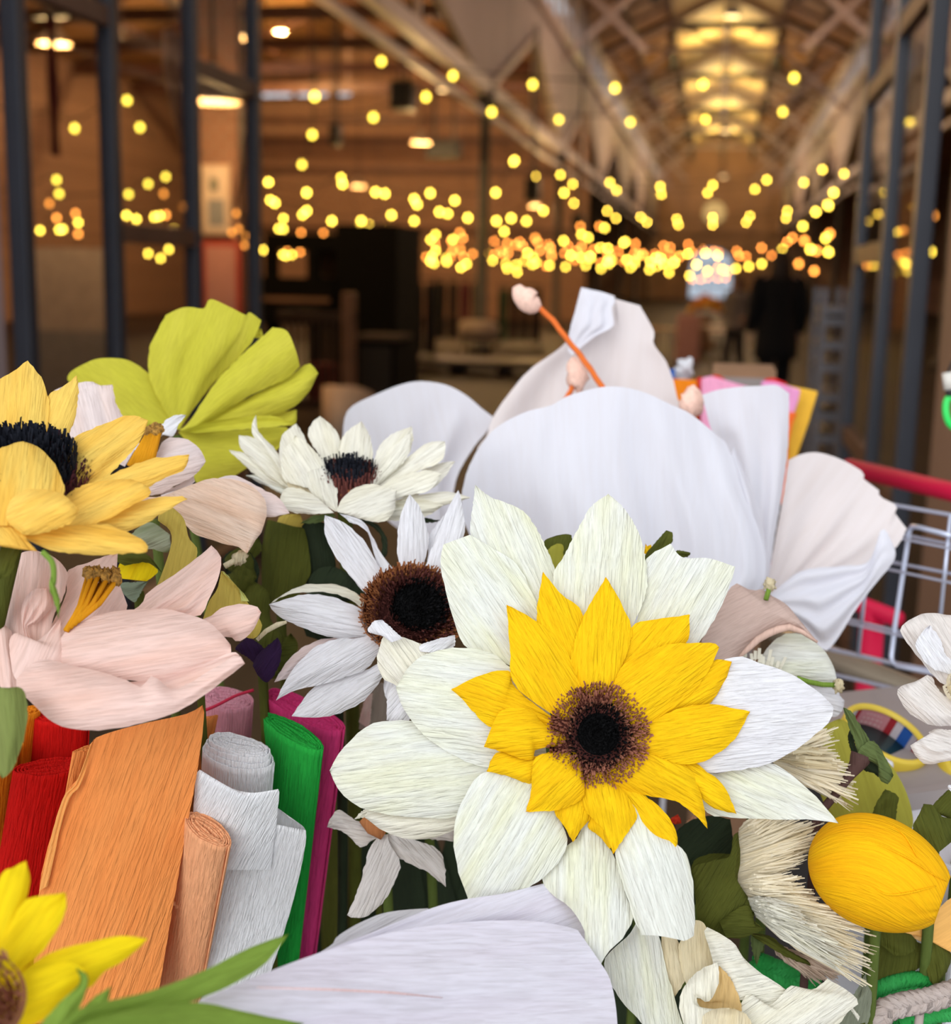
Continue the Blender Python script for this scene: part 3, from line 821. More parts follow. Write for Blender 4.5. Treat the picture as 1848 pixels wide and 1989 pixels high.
garment_rail(845, 938, 540, 23.5, 'clothes rail behind the pale armchair with coats', [(.012,.012,.013), (.02,.018,.02), (.10,.02,.03), (.015,.015,.015)])
garment_rail(970, 1050, 555, 25, 'clothes rail right of the dark nave column with green and black coats', [(.015,.06,.03), (.012,.012,.012), (.012,.012,.012), (.03,.02,.02)])
# low platform and dark bench
p0 = at(770, 690, 17.5); p1 = at(1080, 690, 17.5)
r = thing('platform', 'low dark wooden platform in front of the clothes rails', 'platform', ((p0.x + p1.x)/2, 18, 0))
MB().box((p0.x, 17.5, .1), (p1.x, 18.6, .2)).build('deck', wood_d, r)
for t in (.03, .35, .65, .97): MB().box((p0.x + (p1.x-p0.x)*t - .05, 17.6, 0), (p0.x + (p1.x-p0.x)*t + .05, 18.5, .1)).build('foot', black, r)
# a dark cabinet by the barrier
p0 = at(692, 660, 12.6); p1 = at(768, 660, 12.6)
r = thing('bar_cabinet', 'black cabinet with a pale worktop right of the wooden barrier', 'cabinet', ((p0.x+p1.x)/2, 12.8, 0))
MB().box((p0.x, 12.6, 0), (p1.x, 13.2, p0.z)).build('body', black, r)
MB().box((p0.x - .03, 12.55, p0.z), (p1.x + .03, 13.22, p0.z + .05)).build('worktop', plain('grey_top', (.07, .05, .035)), r)
MB().box((p0.x + .04, 12.585, .1), (p1.x - .04, 12.6, p0.z - .06)).build('door', plain('soft_black', (.02, .018, .016)), r)
# covered plinth, tables, flowers down the nave
def draped(px0, py0, px1, py1, Y, label, col, name='draped_plinth'):
    a = at(px0, py1, Y); b = at(px1, py0, Y)
    r = thing(name, label, 'plinth', ((a.x+b.x)/2, Y, 0))
    n = 40; v = []; f = []; w = (b.x - a.x)/2; cx = (a.x + b.x)/2; dp = .35
    for z, k in ((b.z, .0), (b.z, .96), (b.z - .05, 1.), (b.z*.5, 1.03), (.01, 1.08)):
        for q in range(n):
            t = q/n*math.tau; sx = max(-1, min(1, 1.35*math.cos(t))); sy = max(-1, min(1, 1.35*math.sin(t)))
            rr = k * (1 + (.03*math.sin(9*t) if z < .5 else 0)); v.append((cx + sx*w*rr, Y + dp + sy*dp*rr, z))
    for i in range(4):
        for q in range(n): f.append((i*n+q, i*n+(q+1)%n, (i+1)*n+(q+1)%n, (i+1)*n+q))
    mesh('cloth', v, f, plain('cloth_%.2f' % col[1], col, rough=.9), r)
draped(1312, 613, 1362, 690, 22, 'pink draped plinth left of the small white tables', (.42, .22, .19))
def table(px, py, Y, w, label, col):
    p = at(px, py, Y)
    r = thing('cafe_table', label, 'table', (p.x, Y, 0), 'small tables down the nave')
    MB().lathe((p.x, Y, p.z), [(0, .03), (w, .03), (w, 0), (0, 0)], sides=28).build('tabletop', plain('top_%.2f' % col[1], col, rough=.4), r, True)
    for s in range(4):
        t = s*math.pi/2 + .6
        MB().tube([(p.x + .6*w*math.cos(t), Y + .6*w*math.sin(t), p.z), (p.x + .85*w*math.cos(t), Y + .85*w*math.sin(t), 0)], .014, 6).build('leg', darkst, r)
table(1382, 636, 24, .28, 'small pale round table right of the pink plinth', (.6, .5, .45))
table(1410, 645, 21, .26, 'small pink-topped round table nearest the person in grey', (.6, .42, .40))
table(1290, 640, 25, .33, 'amber-lit wooden round table left of the pink plinth', (.45, .24, .10))
# flower arrangement: orange heads in a pot
p = at(1372, 612, 26)
r = thing('flower_arrangement', 'large orange flower arrangement on a wooden stand before the arched window', 'flowers', (p.x, 26, 0))
MB().lathe((p.x, 26, 0), [(0, 0), (.22, 0), (.18, .1), (.1, .3), (.14, p.z), (0, p.z)]).build('stand', wood_m, r, True)
for k in range(26):
    t = k * 2.4; q = math.sqrt(k / 26) * .33
    blob(r, 'blossom', Vector((p.x + q*math.cos(t), 26 + q*math.sin(t), p.z + .1 + .26*(1 - q/.36) + .05*math.sin(k*1.7))), (.075, .075, .06), plain('blossom_%d' % (k % 2), ((.75, .26, .03), (.78, .42, .05))[k % 2]), .4, k, seg=6)
# white partition behind the outermost door pane, leaning pole and pale duct
p0 = at(45, 480, 12); p1 = at(204, 480, 12)
r = thing('partition_board', 'white partition board with grey lower half behind the glass door', 'board', ((p0.x+p1.x)/2, 12, 0))
MB().box((p0.x, 12, .75), (p1.x, 12.06, p0.z)).build('upper_panel', plain('partition_white', (.52, .44, .40)), r)
MB().box((p0.x, 12, .08), (p1.x, 12.06, .75)).build('lower_panel', plain('partition_grey', (.30, .29, .31)), r)
for x in (p0.x + .15, p1.x - .15): MB().box((x - .05, 11.8, 0), (x + .05, 12.26, .08)).build('foot', darkst, r)
a = at(340, 125, 9); b = at(382, 300, 9)
r = thing('pale_banner_roll', 'pale fabric banner roll hanging at a slant behind the glass door', 'banner', (a + b)/2)
MB().tube([at(330, 60, 9), a, (a+b)/2, b, at(388, 345, 9)], [.05, .085, .095, .09, .05], 14).build('roll', plain('banner_cloth', (.52, .40, .36), rough=.8), r, True)
MB().tube([at(330, 60, 9), Vector((at(330, 60, 9).x, 9, 6.5))], .008, 6).build('cord', cable_m, r)
r = thing('red_banner', 'narrow dark red banner hanging behind the outermost door pane', 'banner', at(100, 40, 10))
a = at(88, 30, 10); b = at(118, 300, 10)
v = [(a.x + (b.x - a.x)*u, 10 + .02*math.sin(u*9 + k), a.z + (b.z - a.z)*k/10 - u*.02) for k in range(11) for u in (0, .33, .66, 1)]
mesh('cloth', v, [(k*4+q, k*4+q+1, k*4+q+5, k*4+q+4) for k in range(10) for q in range(3)], plain('banner_red', (.16, .035, .05)), r)
MB().bar((a.x - .1, 10, a.z), (b.x + .1, 10, a.z), .04).build('rod', darkst, r)
MB().tube([((a.x+b.x)/2, 10, a.z), ((a.x+b.x)/2, 10, 6.5)] and [Vector(((a.x+b.x)/2, 10, a.z)), Vector(((a.x+b.x)/2, 10, 6.5))], .006, 5).build('cord', cable_m, r)
# grey rack on castors by the right door
Yk = 6.2
r = thing('shelf_rack', 'grey metal shelf rack standing beside the right-hand glass door', 'rack', (at(1605, 800, Yk).x, Yk, 0))
grey = plain('rack_grey', (.10, .095, .105), rough=.4, metal=.3)
xl = at(1594, 700, Yk).x; xr = at(1640, 700, Yk).x; zt = at(1600, 560, Yk).z
for x in (xl, xr):
    for y in (Yk, Yk + .5): MB().bar((x, y, .08), (x, y, zt), .028).build('upright', grey, r)
for py in (600, 622, 668, 712, 770, 806, 850):
    z = at(1610, py, Yk).z
    if z > .1: MB().box((xl, Yk - .01, z - .025), (xr, Yk + .51, z + .01)).build('shelf', grey, r)
for x in (xl, xr):
    for y in (Yk, Yk + .5): MB().lathe((x - .012, y, .04), [(0, 0), (.04, 0), (.04, .024), (0, .024)], axis=(1, 0, 0), sides=14).build('castor', black, r, True)

# ------------------------------------------------------------------ people in the nave
def ring_loft(rings, S=16):
    v = []; f = []
    for (cx, cy, cz, rx, ry) in rings:
        for q in range(S):
            t = q/S*math.tau; v.append((cx + math.cos(t)*rx, cy + math.sin(t)*ry, cz))
    for i in range(len(rings)-1):
        for q in range(S): f.append((i*S+q, i*S+(q+1)%S, (i+1)*S+(q+1)%S, (i+1)*S+q))
    f.append(list(range(S))[::-1]); f.append([(len(rings)-1)*S+q for q in range(S)])
    return v, f
def person(x, Y, h, label, coat, trouser, hair, stride=.1, coat_to=.30, face_away=True, rot=0., hold=False):
    root = thing('person', label, 'person', (x, Y, 0))
    k = h / 1.7
    V = {'pelvis': (0, 0, .93), 'spine': (0, .0, 1.15), 'chest': (0, 0, 1.36), 'neck': (0, -.01, 1.47), 'head': (0, .01, 1.56), 'crown': (0, 0, 1.655)}
    R_ = {'pelvis': (.15, .11), 'spine': (.125, .095), 'chest': (.15, .10), 'neck': (.052, .055), 'head': (.075, .09), 'crown': (.055, .065)}
    E = [('pelvis', 'spine'), ('spine', 'chest'), ('chest', 'neck'), ('neck', 'head'), ('head', 'crown')]
    for s, n in ((-1, 'l'), (1, 'r')):
        st = stride * s
        V.update({'hip'+n: (.09*s, 0, .88), 'knee'+n: (.10*s, st*.6 + .03, .48), 'ankle'+n: (.10*s, st, .09), 'toe'+n: (.11*s, st + .15, .035),
                  'sh'+n: (.185*s, 0, 1.40), 'el'+n: (.25*s, -.03, 1.12), 'wr'+n: (.25*s, .08, .90 if not hold else 1.0), 'palm'+n: (.245*s, .11, .83 if not hold else .97)})
        R_.update({'hip'+n: (.085, .09), 'knee'+n: (.055, .058), 'ankle'+n: (.036, .04), 'toe'+n: (.035, .025), 'sh'+n: (.06, .06), 'el'+n: (.042, .042), 'wr'+n: (.028, .024), 'palm'+n: (.032, .018)})
        E += [('pelvis', 'hip'+n), ('hip'+n, 'knee'+n), ('knee'+n, 'ankle'+n), ('ankle'+n, 'toe'+n), ('chest', 'sh'+n), ('sh'+n, 'el'+n), ('el'+n, 'wr'+n), ('wr'+n, 'palm'+n)]
        pz = V['palm'+n]
        for q in range(4):
            a = 'f%d%s' % (q, n); b = 'g%d%s' % (q, n); L = (.075, .085, .08, .065)[q]
            V[a] = (pz[0] + .004*s, pz[1] - .027 + q*.018, pz[2] - .045); V[b] = (pz[0] - .012*s, pz[1] - .025 + q*.019, pz[2] - .045 - L*.75)
            R_[a] = (.009, .009); R_[b] = (.007, .007); E += [('palm'+n, a), (a, b)]
        V['t'+n] = (pz[0] - .02*s, pz[1] + .045, pz[2] - .02); R_['t'+n] = (.009, .009); E += [('palm'+n, 't'+n)]
    nose = {'nose': (0, .105, 1.555)}; V.update(nose); R_['nose'] = (.013, .018); E.append(('head', 'nose'))
    for s in (-1, 1):
        n = 'ear%d' % s; V[n] = (.088*s, 0, 1.56); R_[n] = (.012, .022); E.append(('head', n))
    names = list(V)
    me = bpy.data.meshes.new('body'); M = Matrix.Rotation(rot, 3, 'Z')
    me.from_pydata([M @ (Vector(V[n]) * k) for n in names], [(names.index(a), names.index(b)) for a, b in E], [])
    o = bpy.data.objects.new('body', me); COL.objects.link(o); o.parent = root
    sk = o.modifiers.new('skin', 'SKIN')
    for i, n in enumerate(names):
        me.skin_vertices[0].data[i].radius = [q * k for q in R_[n]]
    me.skin_vertices[0].data[0].use_root = True
    sb = o.modifiers.new('smooth', 'SUBSURF'); sb.levels = 1; sb.render_levels = 2
    me.materials.append(plain('skin_tone', (.42, .24, .17), rough=.6))
    def part(nm, rings, mat):
        v, f = ring_loft(rings); v = [tuple(root.location + M @ (Vector(p) * k)) for p in v]
        return mesh(nm, v, f, mat, root, True)
    part('coat', [(0, 0, 1.475, .062, .068), (0, 0, 1.45, .12, .09), (0, 0, 1.42, .205, .115), (0, 0, 1.34, .215, .135), (0, 0, 1.15, .19, .135), (0, 0, .95, .205, .15), (0, 0, .75, .225, .17), (0, .0, coat_to*1.7, .235, .19)], coat)
    for s in (-1, 1):
        n = 'l' if s < 0 else 'r'
        pts = [Vector(V['sh'+n]) + Vector((-.03*s, 0, -.01)), Vector(V['sh'+n]) + Vector((.015*s, 0, -.03)), Vector(V['el'+n]), Vector(V['wr'+n])]
        v, f = tube_vf([root.location + M @ (p*k) for p in cr(pts, 10)], [.085*k - .003*i*k for i in range(11)], 12)
        mesh('sleeve', v, f, coat, root, True)
        st = stride*s
        pts = [Vector((.09*s, 0, .9)), Vector((.10*s, st*.6 + .03, .48)), Vector((.10*s, st, .08))]
        v, f = tube_vf([root.location + M @ (p*k) for p in cr(pts, 8)], [.10*k - .004*i*k for i in range(9)], 12)
        mesh('trouser_leg', v, f, trouser, root, True)
        v, f = ring_loft([(.11*s, st + .05, .0, .05, .14), (.11*s, st + .05, .04, .05, .14), (.11*s, st + .03, .085, .042, .09), (.11*s, st, .12, .04, .045)])
        mesh('shoe', [tuple(root.location + M @ (Vector(p)*k)) for p in v], f, black, root, True)
    part('hair', [(0, -.035, 1.34, .10, .055), (0, -.04, 1.45, .115, .08), (0, -.03, 1.55, .105, .095), (0, -.012, 1.63, .10, .105), (0, 0, 1.69, .075, .08), (0, 0, 1.715, .03, .035)], hair)
coat_b = plain('black_wool', (.006, .006, .007), rough=.95)
person(at(1512, 600, 13.5).x, 13.5, 1.68, 'person in a long black coat seen from behind, walking down the nave', coat_b, coat_b, plain('dark_hair', (.03, .017, .01), rough=.6), rot=.15, coat_to=.36)
person(at(1431, 600, 20).x, 20, 1.42, 'person in a grey top and dark trousers standing by the small tables', plain('grey_top_cloth', (.11, .09, .085)), plain('dark_trousers', (.02, .017, .018)), plain('brown_hair', (.06, .03, .02)), rot=2.4, coat_to=.48, hold=True)

# ================================================================== THE CART
BZ = .50                                        # basket floor height
DIRC = (ROT @ Vector(((0 - CX) / FPX, -(545 - CY) / FPX, -1))); DIRC.z = 0; DIRC.normalize()   # long direction of the cart
SIDE = Vector((DIRC.y, -DIRC.x, 0))             # to the right of it
red_pl = plain('cart_red', (.62, .006, .055), rough=.5, vary=.05, spec=.25)
wire_m = plain('cart_wire', (.55, .60, .75), rough=.28, metal=.55, vary=.05)
tube_m = plain('cart_tube_beige', (.34, .28, .20), rough=.35, metal=.3, vary=.1)
blackp = plain('black_plastic', (.015, .015, .016), rough=.5)
WP0 = P(1740, 1000, 1.42)
WN = (SIDE + Vector((0, 0, -.13))).normalized()
def wp(x, y, o=0.): return onplane(x, y, WP0 - WN * o, WN)
c0 = P(1000, 1500, 1.0)
cart = thing('wire_cart', 'silver wire cart with red tubes that carries all the paper flowers', 'cart', (c0.x, c0.y, 0))
def b2(*p): return B2(list(p))
grid = MB()
def wire(pts, r=.0019, o=0., ext=True):
    w = [wp(x, y, o) for x, y in B2(pts)]
    if ext:
        d = (w[-1] - w[-2]).normalized(); w.append(w[-1] - DIRC * .35 if d.dot(DIRC) < 0 else w[-1] + DIRC * .35)
    grid.tube(w, r, 7)
wire([(900, 800), (1515, 910), (1832, 965)], .0024)
wire([(1832, 1087), (1650, 1038), (1606, 1032), (1588, 1060), (1570, 1180), (1500, 1640), (1482, 1790), (1488, 1825), (1520, 1850), (1832, 1912)], .0028, .012, False)
wire([(1000, 965), (1540, 1078), (1832, 1138)]); wire([(1000, 990), (1540, 1103), (1832, 1163)], .0015, .02)
wire([(900, 1115), (1470, 1238), (1832, 1308)]); wire([(900, 1165), (1450, 1280), (1832, 1362)], .0015, .02)
wire([(900, 1500), (1200, 1568), (1500, 1642), (1832, 1710)]); wire([(1000, 1545), (1200, 1590), (1490, 1662), (1832, 1730)], .0015, .02)
wire([(900, 1690), (1090, 1742), (1480, 1830), (1832, 1895)], .0026)
wire([(1000, 1862), (1160, 1902), (1520, 1985), (1832, 2050)], .0024, -.01)
for a, b in (((1385, 880), (1290, 1780)), ((1830, 960), (1770, 1560)), ((1200, 850), (1110, 1745)), ((1020, 820), (930, 1700))):
    wire([a, b], .0021, .006, False)
grid.build('wire_side', wire_m, cart, True)
rim = [wp(x, y, -.03) for x, y in B2([(800, 1640), (1140, 1800), (1832, 2030)])]
rim[-1] = rim[-1] - DIRC * .25
MB().tube(rim, .0135, 14).build('rim_tube', tube_m, cart, True)
# red tubular frame behind the wire side
h0 = P(1764, 935, 1.72)
MB().tube([h0 + DIRC * .13, h0 - DIRC * .45], .0125, 16).build('handle', red_pl, cart, True)
h1 = onplane(1700, 1185, h0, SIDE)
MB().tube([h1 + DIRC * .45, h1 - DIRC * .05], .0115, 14).build('red_bar', red_pl, cart, True)
h2 = onplane(1694, 1200, h0, SIDE)
MB().bar((h2.x, h2.y, h1.z), (h2.x + .01, h2.y, .3), .034, .03).build('red_post', red_pl, cart, True)
# floor, far side, legs and wheels so that it stands on the ground
fl = MB()
cen = Vector((c0.x, c0.y, BZ)); HX, HY = .46, .62
for k in range(25):
    t = -HY + 2 * HY * k / 24; fl.tube([cen + SIDE * -HX + DIRC * t, cen + SIDE * HX + DIRC * t], .0026, 6)
for k in range(13):
    t = -HX + 2 * HX * k / 12; fl.tube([cen + SIDE * t - DIRC * HY, cen + SIDE * t + DIRC * HY], .0028, 6)
fl.build('wire_floor', wire_m, cart, True)
us = MB()
for k in range(11):
    z = BZ + .03 * k
    for s in (-1,):
        us.tube([cen + SIDE * HX * s - DIRC * HY + Vector((0, 0, z - BZ)), cen + SIDE * HX * s + DIRC * HY + Vector((0, 0, z - BZ))], .0026, 6)
us.build('wire_side', wire_m, cart, True)
fm = MB()
corn = [cen + SIDE * a * HX + DIRC * b * HY for a in (-1, 1) for b in (-1, 1)]
for p in corn: fm.tube([p, Vector((p.x, p.y, .16))], .012, 10)
for a, b in ((0, 1), (2, 3), (0, 2), (1, 3)):
    fm.tube([corn[a], corn[b]], .011, 10); fm.tube([Vector((corn[a].x, corn[a].y, .18)), Vector((corn[b].x, corn[b].y, .18))], .012, 10)
fm.build('chassis', tube_m, cart, True)
for p in corn:
    MB().lathe((p.x, p.y, .075), [(0, -.014), (.06, -.014), (.075, -.01), (.075, .01), (.06, .014), (0, .014)], axis=SIDE, sides=22).build('wheel', blackp, cart, True)
    MB().box((p.x - .02, p.y - .02, .1), (p.x + .02, p.y + .02, .18)).build('fork', tube_m, cart)
MB().box((-HX + .01, -HY + .01, BZ + .003), (HX - .01, HY - .01, BZ + .009), Matrix.Translation((cen.x, cen.y, 0)) @ Matrix((SIDE.to_tuple(), DIRC.to_tuple(), (0, 0, 1))).transposed().to_4x4()).build('liner', plain('dark_liner', (.018, .02, .014), rough=.9), cart)

# ================================================================== PAPERS
w_crepe = crepe('white_crepe', (.84, .85, .90), (.80, .80, .88), 400, .55, .25)
ivory = crepe('ivory_green_crepe', (.84, .87, .82), (.84, .86, .54), 380, .6, .25, .55)
cream = crepe('cream_crepe', (.88, .87, .78), (.86, .82, .60), 400, .6, .25, .5)
dcream = crepe('deep_cream_crepe', (.80, .72, .52), (.82, .68, .40), 400, .5, .3, .6)
yel = crepe('bright_yellow_crepe', (.95, .60, .006), (.92, .50, .003), 400, .6, .2, .7)
pyel = crepe('pale_yellow_crepe', (.95, .67, .15), (.95, .50, .05), 380, .55, .3, .7)
cyel = crepe('clear_yellow_crepe', (.93, .72, .008), (.92, .60, .004), 300, .35, .3, .6)
pink = crepe('blush_crepe', (.93, .71, .66), (.93, .60, .50), 330, .35, .3, .6)
pink2 = crepe('pale_blush_crepe', (.88, .77, .78), (.88, .68, .62), 420, .5, .3, .6)
peach_b = crepe('peach_blush_crepe', (.90, .72, .60), (.92, .60, .42), 420, .5, .3, .6)
chart = crepe('chartreuse_crepe', (.60, .58, .055), (.66, .62, .08), 520, .22, .3, .5)
tiss = crepe('white_tissue', (.74, .75, .83), (.71, .70, .78), 150, .06, .25, .12, .0015, cv=.975)
tissp = crepe('white_tissue_backlit', (.76, .71, .72), (.72, .64, .63), 110, .08, .2, .2, .0015, cv=.97)  # copy of the white tissue, light from behind put into its colour
lil = crepe('lilac_white_crepe', (.80, .79, .90), (.76, .72, .84), 330, .3, .25, .7)
taupe = crepe('taupe_crepe', (.62, .47, .42), (.56, .40, .35), 480, .3, .2, .5)
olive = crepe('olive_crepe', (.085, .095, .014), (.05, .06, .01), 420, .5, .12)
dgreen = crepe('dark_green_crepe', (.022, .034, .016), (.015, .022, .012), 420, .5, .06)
lgreen = crepe('leaf_green_crepe', (.24, .38, .06), (.18, .30, .04), 420, .4, .25)
sage = crepe('sage_green_crepe', (.12, .165, .055), (.085, .12, .04), 480, .5, .12)
ogold = crepe('ochre_crepe', (.60, .47, .10), (.52, .40, .07), 420, .3, .3)
olv2 = crepe('yellow_olive_card', (.42, .40, .06), (.36, .34, .045), 200, .18, .25, .6)
purp = crepe('aubergine_crepe', (.025, .008, .04), (.015, .005, .03), 420, .5, .05)
brown_t = crepe('brown_fringe', (.42, .17, .11), (.28, .10, .065), 300, .3, 0)
dbrown_t = crepe('dark_brown_fringe', (.16, .05, .042), (.06, .018, .018), 300, .3, 0)
black_t = crepe('black_fringe', (.006, .006, .007), (.012, .012, .014), 300, .2, 0)
navy_t = crepe('blue_black_fringe', (.012, .014, .022), (.02, .022, .032), 300, .2, 0)
plum_t = crepe('plum_fringe', (.12, .035, .045), (.08, .025, .03), 300, .3, 0)
rust_t = crepe('rust_fringe', (.44, .18, .07), (.28, .09, .03), 300, .3, 0)
amber_t = crepe('amber_filament', (.80, .36, .012), (.72, .28, .01), 300, .3, .2)
gold_c = plain('golden_crumbs', (.42, .22, .04), rough=.7, vary=.6, scale=420, bump=.6)
stem_m = crepe('stem_green_wrap', (.10, .14, .03), (.07, .10, .02), 500, .4, .05)
brown_s = crepe('brown_stem_wrap', (.085, .045, .04), (.06, .03, .03), 500, .4, 0)
orange_p = crepe('orange_pipe_wrap', (.85, .20, .04), (.75, .14, .03), 500, .5, .1)
fuzz = plain('peach_fuzz', (.84, .56, .46), rough=1, vary=.12, scale=300, bump=.15)
straw = crepe('straw_fringe', (.94, .88, .72), (.94, .80, .50), 400, .3, .3, .5, cv=.95)

def flower(name, label, c, d, group=None):
    p = P(c[0], c[1], d)
    return thing(name, label, 'paper flower', (p.x, p.y, BZ + .01), group)

# ------------------------------------------------------------------ 1 big ivory flower with a yellow ring
c = (1162, 1423); H = Head(c, .85, 0, .25, .02)
r = flower('paper_sunflower', 'large ivory paper sunflower with a yellow petal ring and dark brown centre', c, .87)
def I(pts, t, off=0., reg_=B5, mat=ivory, **k): petal(r, k.pop('nm', 'outer_petal'), H, reg_(pts), t, mat, off, **k)
I([(560,940),(420,640),(300,450),(222,300),(235,120),(248,5),(340,75),(500,140),(580,220),(660,370),(712,520),(700,760),(680,900)], 5, .012, bulge=.008, n=70, bands=((.70, .0012, .008), (.725, .0008, .006)))
I([(720,1200),(370,1010),(190,940),(120,770),(50,480),(65,350),(215,295),(380,390),(500,480),(600,680),(620,790),(760,1150)], (5, 6), .004, bulge=.010, pleat=.0015)
I([(880,1100),(790,850),(700,560),(760,420),(850,250),(920,130),(1020,58),(1110,140),(1190,270),(1235,430),(1240,620),(1150,850),(1050,1100)], 6, .006, bulge=.012, n=70, bands=((.62, .0012, .008), (.645, .0010, .006)))
I([(1080,1100),(1180,800),(1240,600),(1235,440),(1380,345),(1450,425),(1600,430),(1755,480),(1700,650),(1560,900),(1400,1000),(1240,1120)], (4, 7), .010, bulge=.008, jag=1.2, m=24)
I([(1570,640),(1400,560),(1290,470),(1130,448),(960,475),(845,545),(765,668),(800,770),(880,890),(1000,990),(1180,1090),(1310,1110),(1480,1050),(1640,900)], 6, .002, B4, bulge=.014)
I([(1580,900),(1350,1000),(1150,950),(960,870),(720,852),(590,895),(460,1020),(400,1130),(455,1245),(560,1325),(700,1365),(900,1388),(1100,1380),(1250,1260),(1600,1060)], 7, .010, B4, bulge=.016)
I([(1400,1240),(1150,1340),(850,1340),(640,1345),(590,1385),(680,1450),(800,1500),(930,1508),(1085,1460),(1200,1400),(1420,1300)], 4, .02, B4, cream, bulge=.010)
I([(700,1350),(600,1340),(535,1395),(620,1380),(720,1370)], 2, .026, B4, cream, bulge=.002)
I([(700,30),(560,40),(250,60),(110,250),(65,430),(90,640),(150,820),(130,915),(220,965),(300,955),(360,870),(480,780),(640,660),(720,560),(745,450),(700,300),(780,120)], (7, 9), -.004, B6, bulge=.014)
I([(860,150),(820,430),(720,520),(600,680),(640,780),(760,870),(850,1020),(830,1200),(888,1312),(925,1315),(960,1180),(1080,1050),(1140,930),(1100,800),(1030,570),(960,430),(930,150)], 8, .002, B6, bulge=.010)
I([(1000,120),(1060,430),(1030,560),(1090,760),(1140,920),(1190,1035),(1290,1040),(1400,1060),(1450,1070),(1505,1040),(1510,900),(1495,700),(1460,560),(1400,490),(1250,400),(1100,120)], (5, 9), -.008, B6, bulge=.016, curl=-.006)
I([(-260,760),(130,640),(230,430),(220,370),(380,350),(520,400),(700,460),(860,560),(960,640),(1018,705),(1000,790),(920,870),(800,970),(600,1090),(400,1140),(210,1165),(80,1140),(-260,880)], 9, -.002, B7, mat=w_crepe, bulge=.014)
I([(-260,880),(120,1160),(400,1120),(590,1100),(760,1220),(900,1340),(1055,1525),(850,1500),(500,1495),(250,1475),(100,1420),(-200,960)], 6, .010, B7, bulge=.008)
I([(980,820),(850,740),(765,660),(700,620),(660,520),(690,400),(715,365),(800,390),(930,440),(980,500),(900,600),(1040,760)], 6, .022, B4, cream, bulge=.008)
I([(740,420),(690,385),(612,360),(640,305),(690,295),(790,385),(800,400)], 4, .010, B4, w_crepe, bulge=.004)
I([(900,470),(900,435),(1000,400),(1092,380),(1085,445),(990,480)], 3, .020, B4, w_crepe, bulge=.003)
I([(870,600),(730,690),(715,850),(830,860),(900,700)], 2, .034, B4, w_crepe, bulge=.004)
def Y_(pts, t, off=0., reg_=B5, **k): petal(r, 'inner_petal', H, reg_(pts), t, yel, -.012 + off, bulge=k.pop('bulge', .009), **k)
Y_([(880,1180),(640,930),(605,760),(640,510),(750,640),(872,760),(940,1180)], 3, .004)
Y_([(800,1400),(490,1180),(450,950),(432,700),(600,790),(750,920),(860,1170),(900,1350)], 3, -.001)
Y_([(900,1300),(805,1030),(870,780),(1005,540),(1100,700),(1155,880),(1050,1175),(1010,1300)], 3, .001)
Y_([(980,1280),(1060,1060),(1155,825),(1300,785),(1490,757),(1470,925),(1300,1050),(1060,1300)], 4, .005)
Y_([(1010,1330),(1050,1160),(1130,1030),(1360,930),(1625,922),(1662,945),(1600,1080),(1480,1230),(1240,1400),(1080,1420)], 5, -.002)
Y_([(1100,1380),(1400,1130),(1625,1020),(1735,1030),(1690,1150),(1590,1285),(1400,1330),(1120,1440)], 3, .004)
Y_([(1060,1400),(1200,1400),(1400,1310),(1600,1275),(1840,1318),(1730,1500),(1500,1625),(1230,1550),(1060,1500)], 4, -.001)
Y_([(960,60),(1010,140),(1190,195),(1390,235),(1500,310),(1585,400),(1570,300),(1540,170),(1470,30),(1330,-40),(1150,-80),(980,0)], 5, .001, B6, curl=-.003)
Y_([(1150,0),(1440,90),(1570,235),(1660,290),(1760,310),(1690,150),(1600,70),(1450,-20),(1180,-60)], 4, .006, B6)
Y_([(960,80),(1100,280),(1120,420),(1260,465),(1400,550),(1402,420),(1320,290),(1200,190),(1040,60)], 4, .005, B6)
Y_([(860,60),(820,250),(900,340),(970,420),(1020,550),(1110,420),(1165,320),(1100,200),(980,60)], 4, .0, B6)
Y_([(900,100),(880,330),(870,390),(940,450),(1000,520),(1020,480),(960,300),(950,100)], 4, .008, B6)
Y_([(840,60),(700,200),(665,290),(730,390),(780,480),(830,400),(885,330),(880,180),(890,80)], 4, .004, B6)
Y_([(800,-60),(575,-40),(535,60),(530,170),(498,298),(670,290),(800,245),(850,190),(840,60)], 4, -.002, B6, bulge=.012)
Y_([(800,1460),(660,1400),(560,1310),(420,1300),(360,1370),(300,1520),(430,1560),(575,1605),(600,1540),(700,1520),(810,1490)], 5, -.001, bulge=.012)
Y_([(760,1520),(570,1580),(380,1550),(315,1665),(430,1690),(575,1735),(620,1640),(780,1560)], 3, .004)
Y_([(760,1400),(480,1180),(455,1085),(300,1100),(110,1190),(220,1300),(340,1410),(480,1360),(720,1420)], 4, .004, bulge=.010)
cc = H.at(1162, 1427, -.012); nn = camvec(-.03, .22, .97)
ribbon_fringe(r, 'centre_ring', cc, nn, .017, .0325, 11, .0085, .0065, brown_t, .0014, .0014, .25, 2, up=camvec(0, 1, 0), dome=.006)
ribbon_fringe(r, 'centre_core', cc + nn * .001, nn, .001, .0205, 13, .011, .0095, black_t, .0014, .0014, .1, 3, up=camvec(0, 1, 0), dome=.005)
MB().lathe(cc - nn * .004, [(0, .010), (.018, .009), (.028, .005), (.033, 0), (.02, -.012), (0, -.014)], axis=nn).build('disc', dbrown_t, r, True)
MB().lathe(cc - nn * .003, [(0, .0094), (.012, .0088), (.0185, .0066), (.0195, .002), (0, .002)], axis=nn).build('core_base', black_t, r, True)
stem(r, H.at(1162, 1440, .03), stem_m, BZ + .01, (.0, .06))

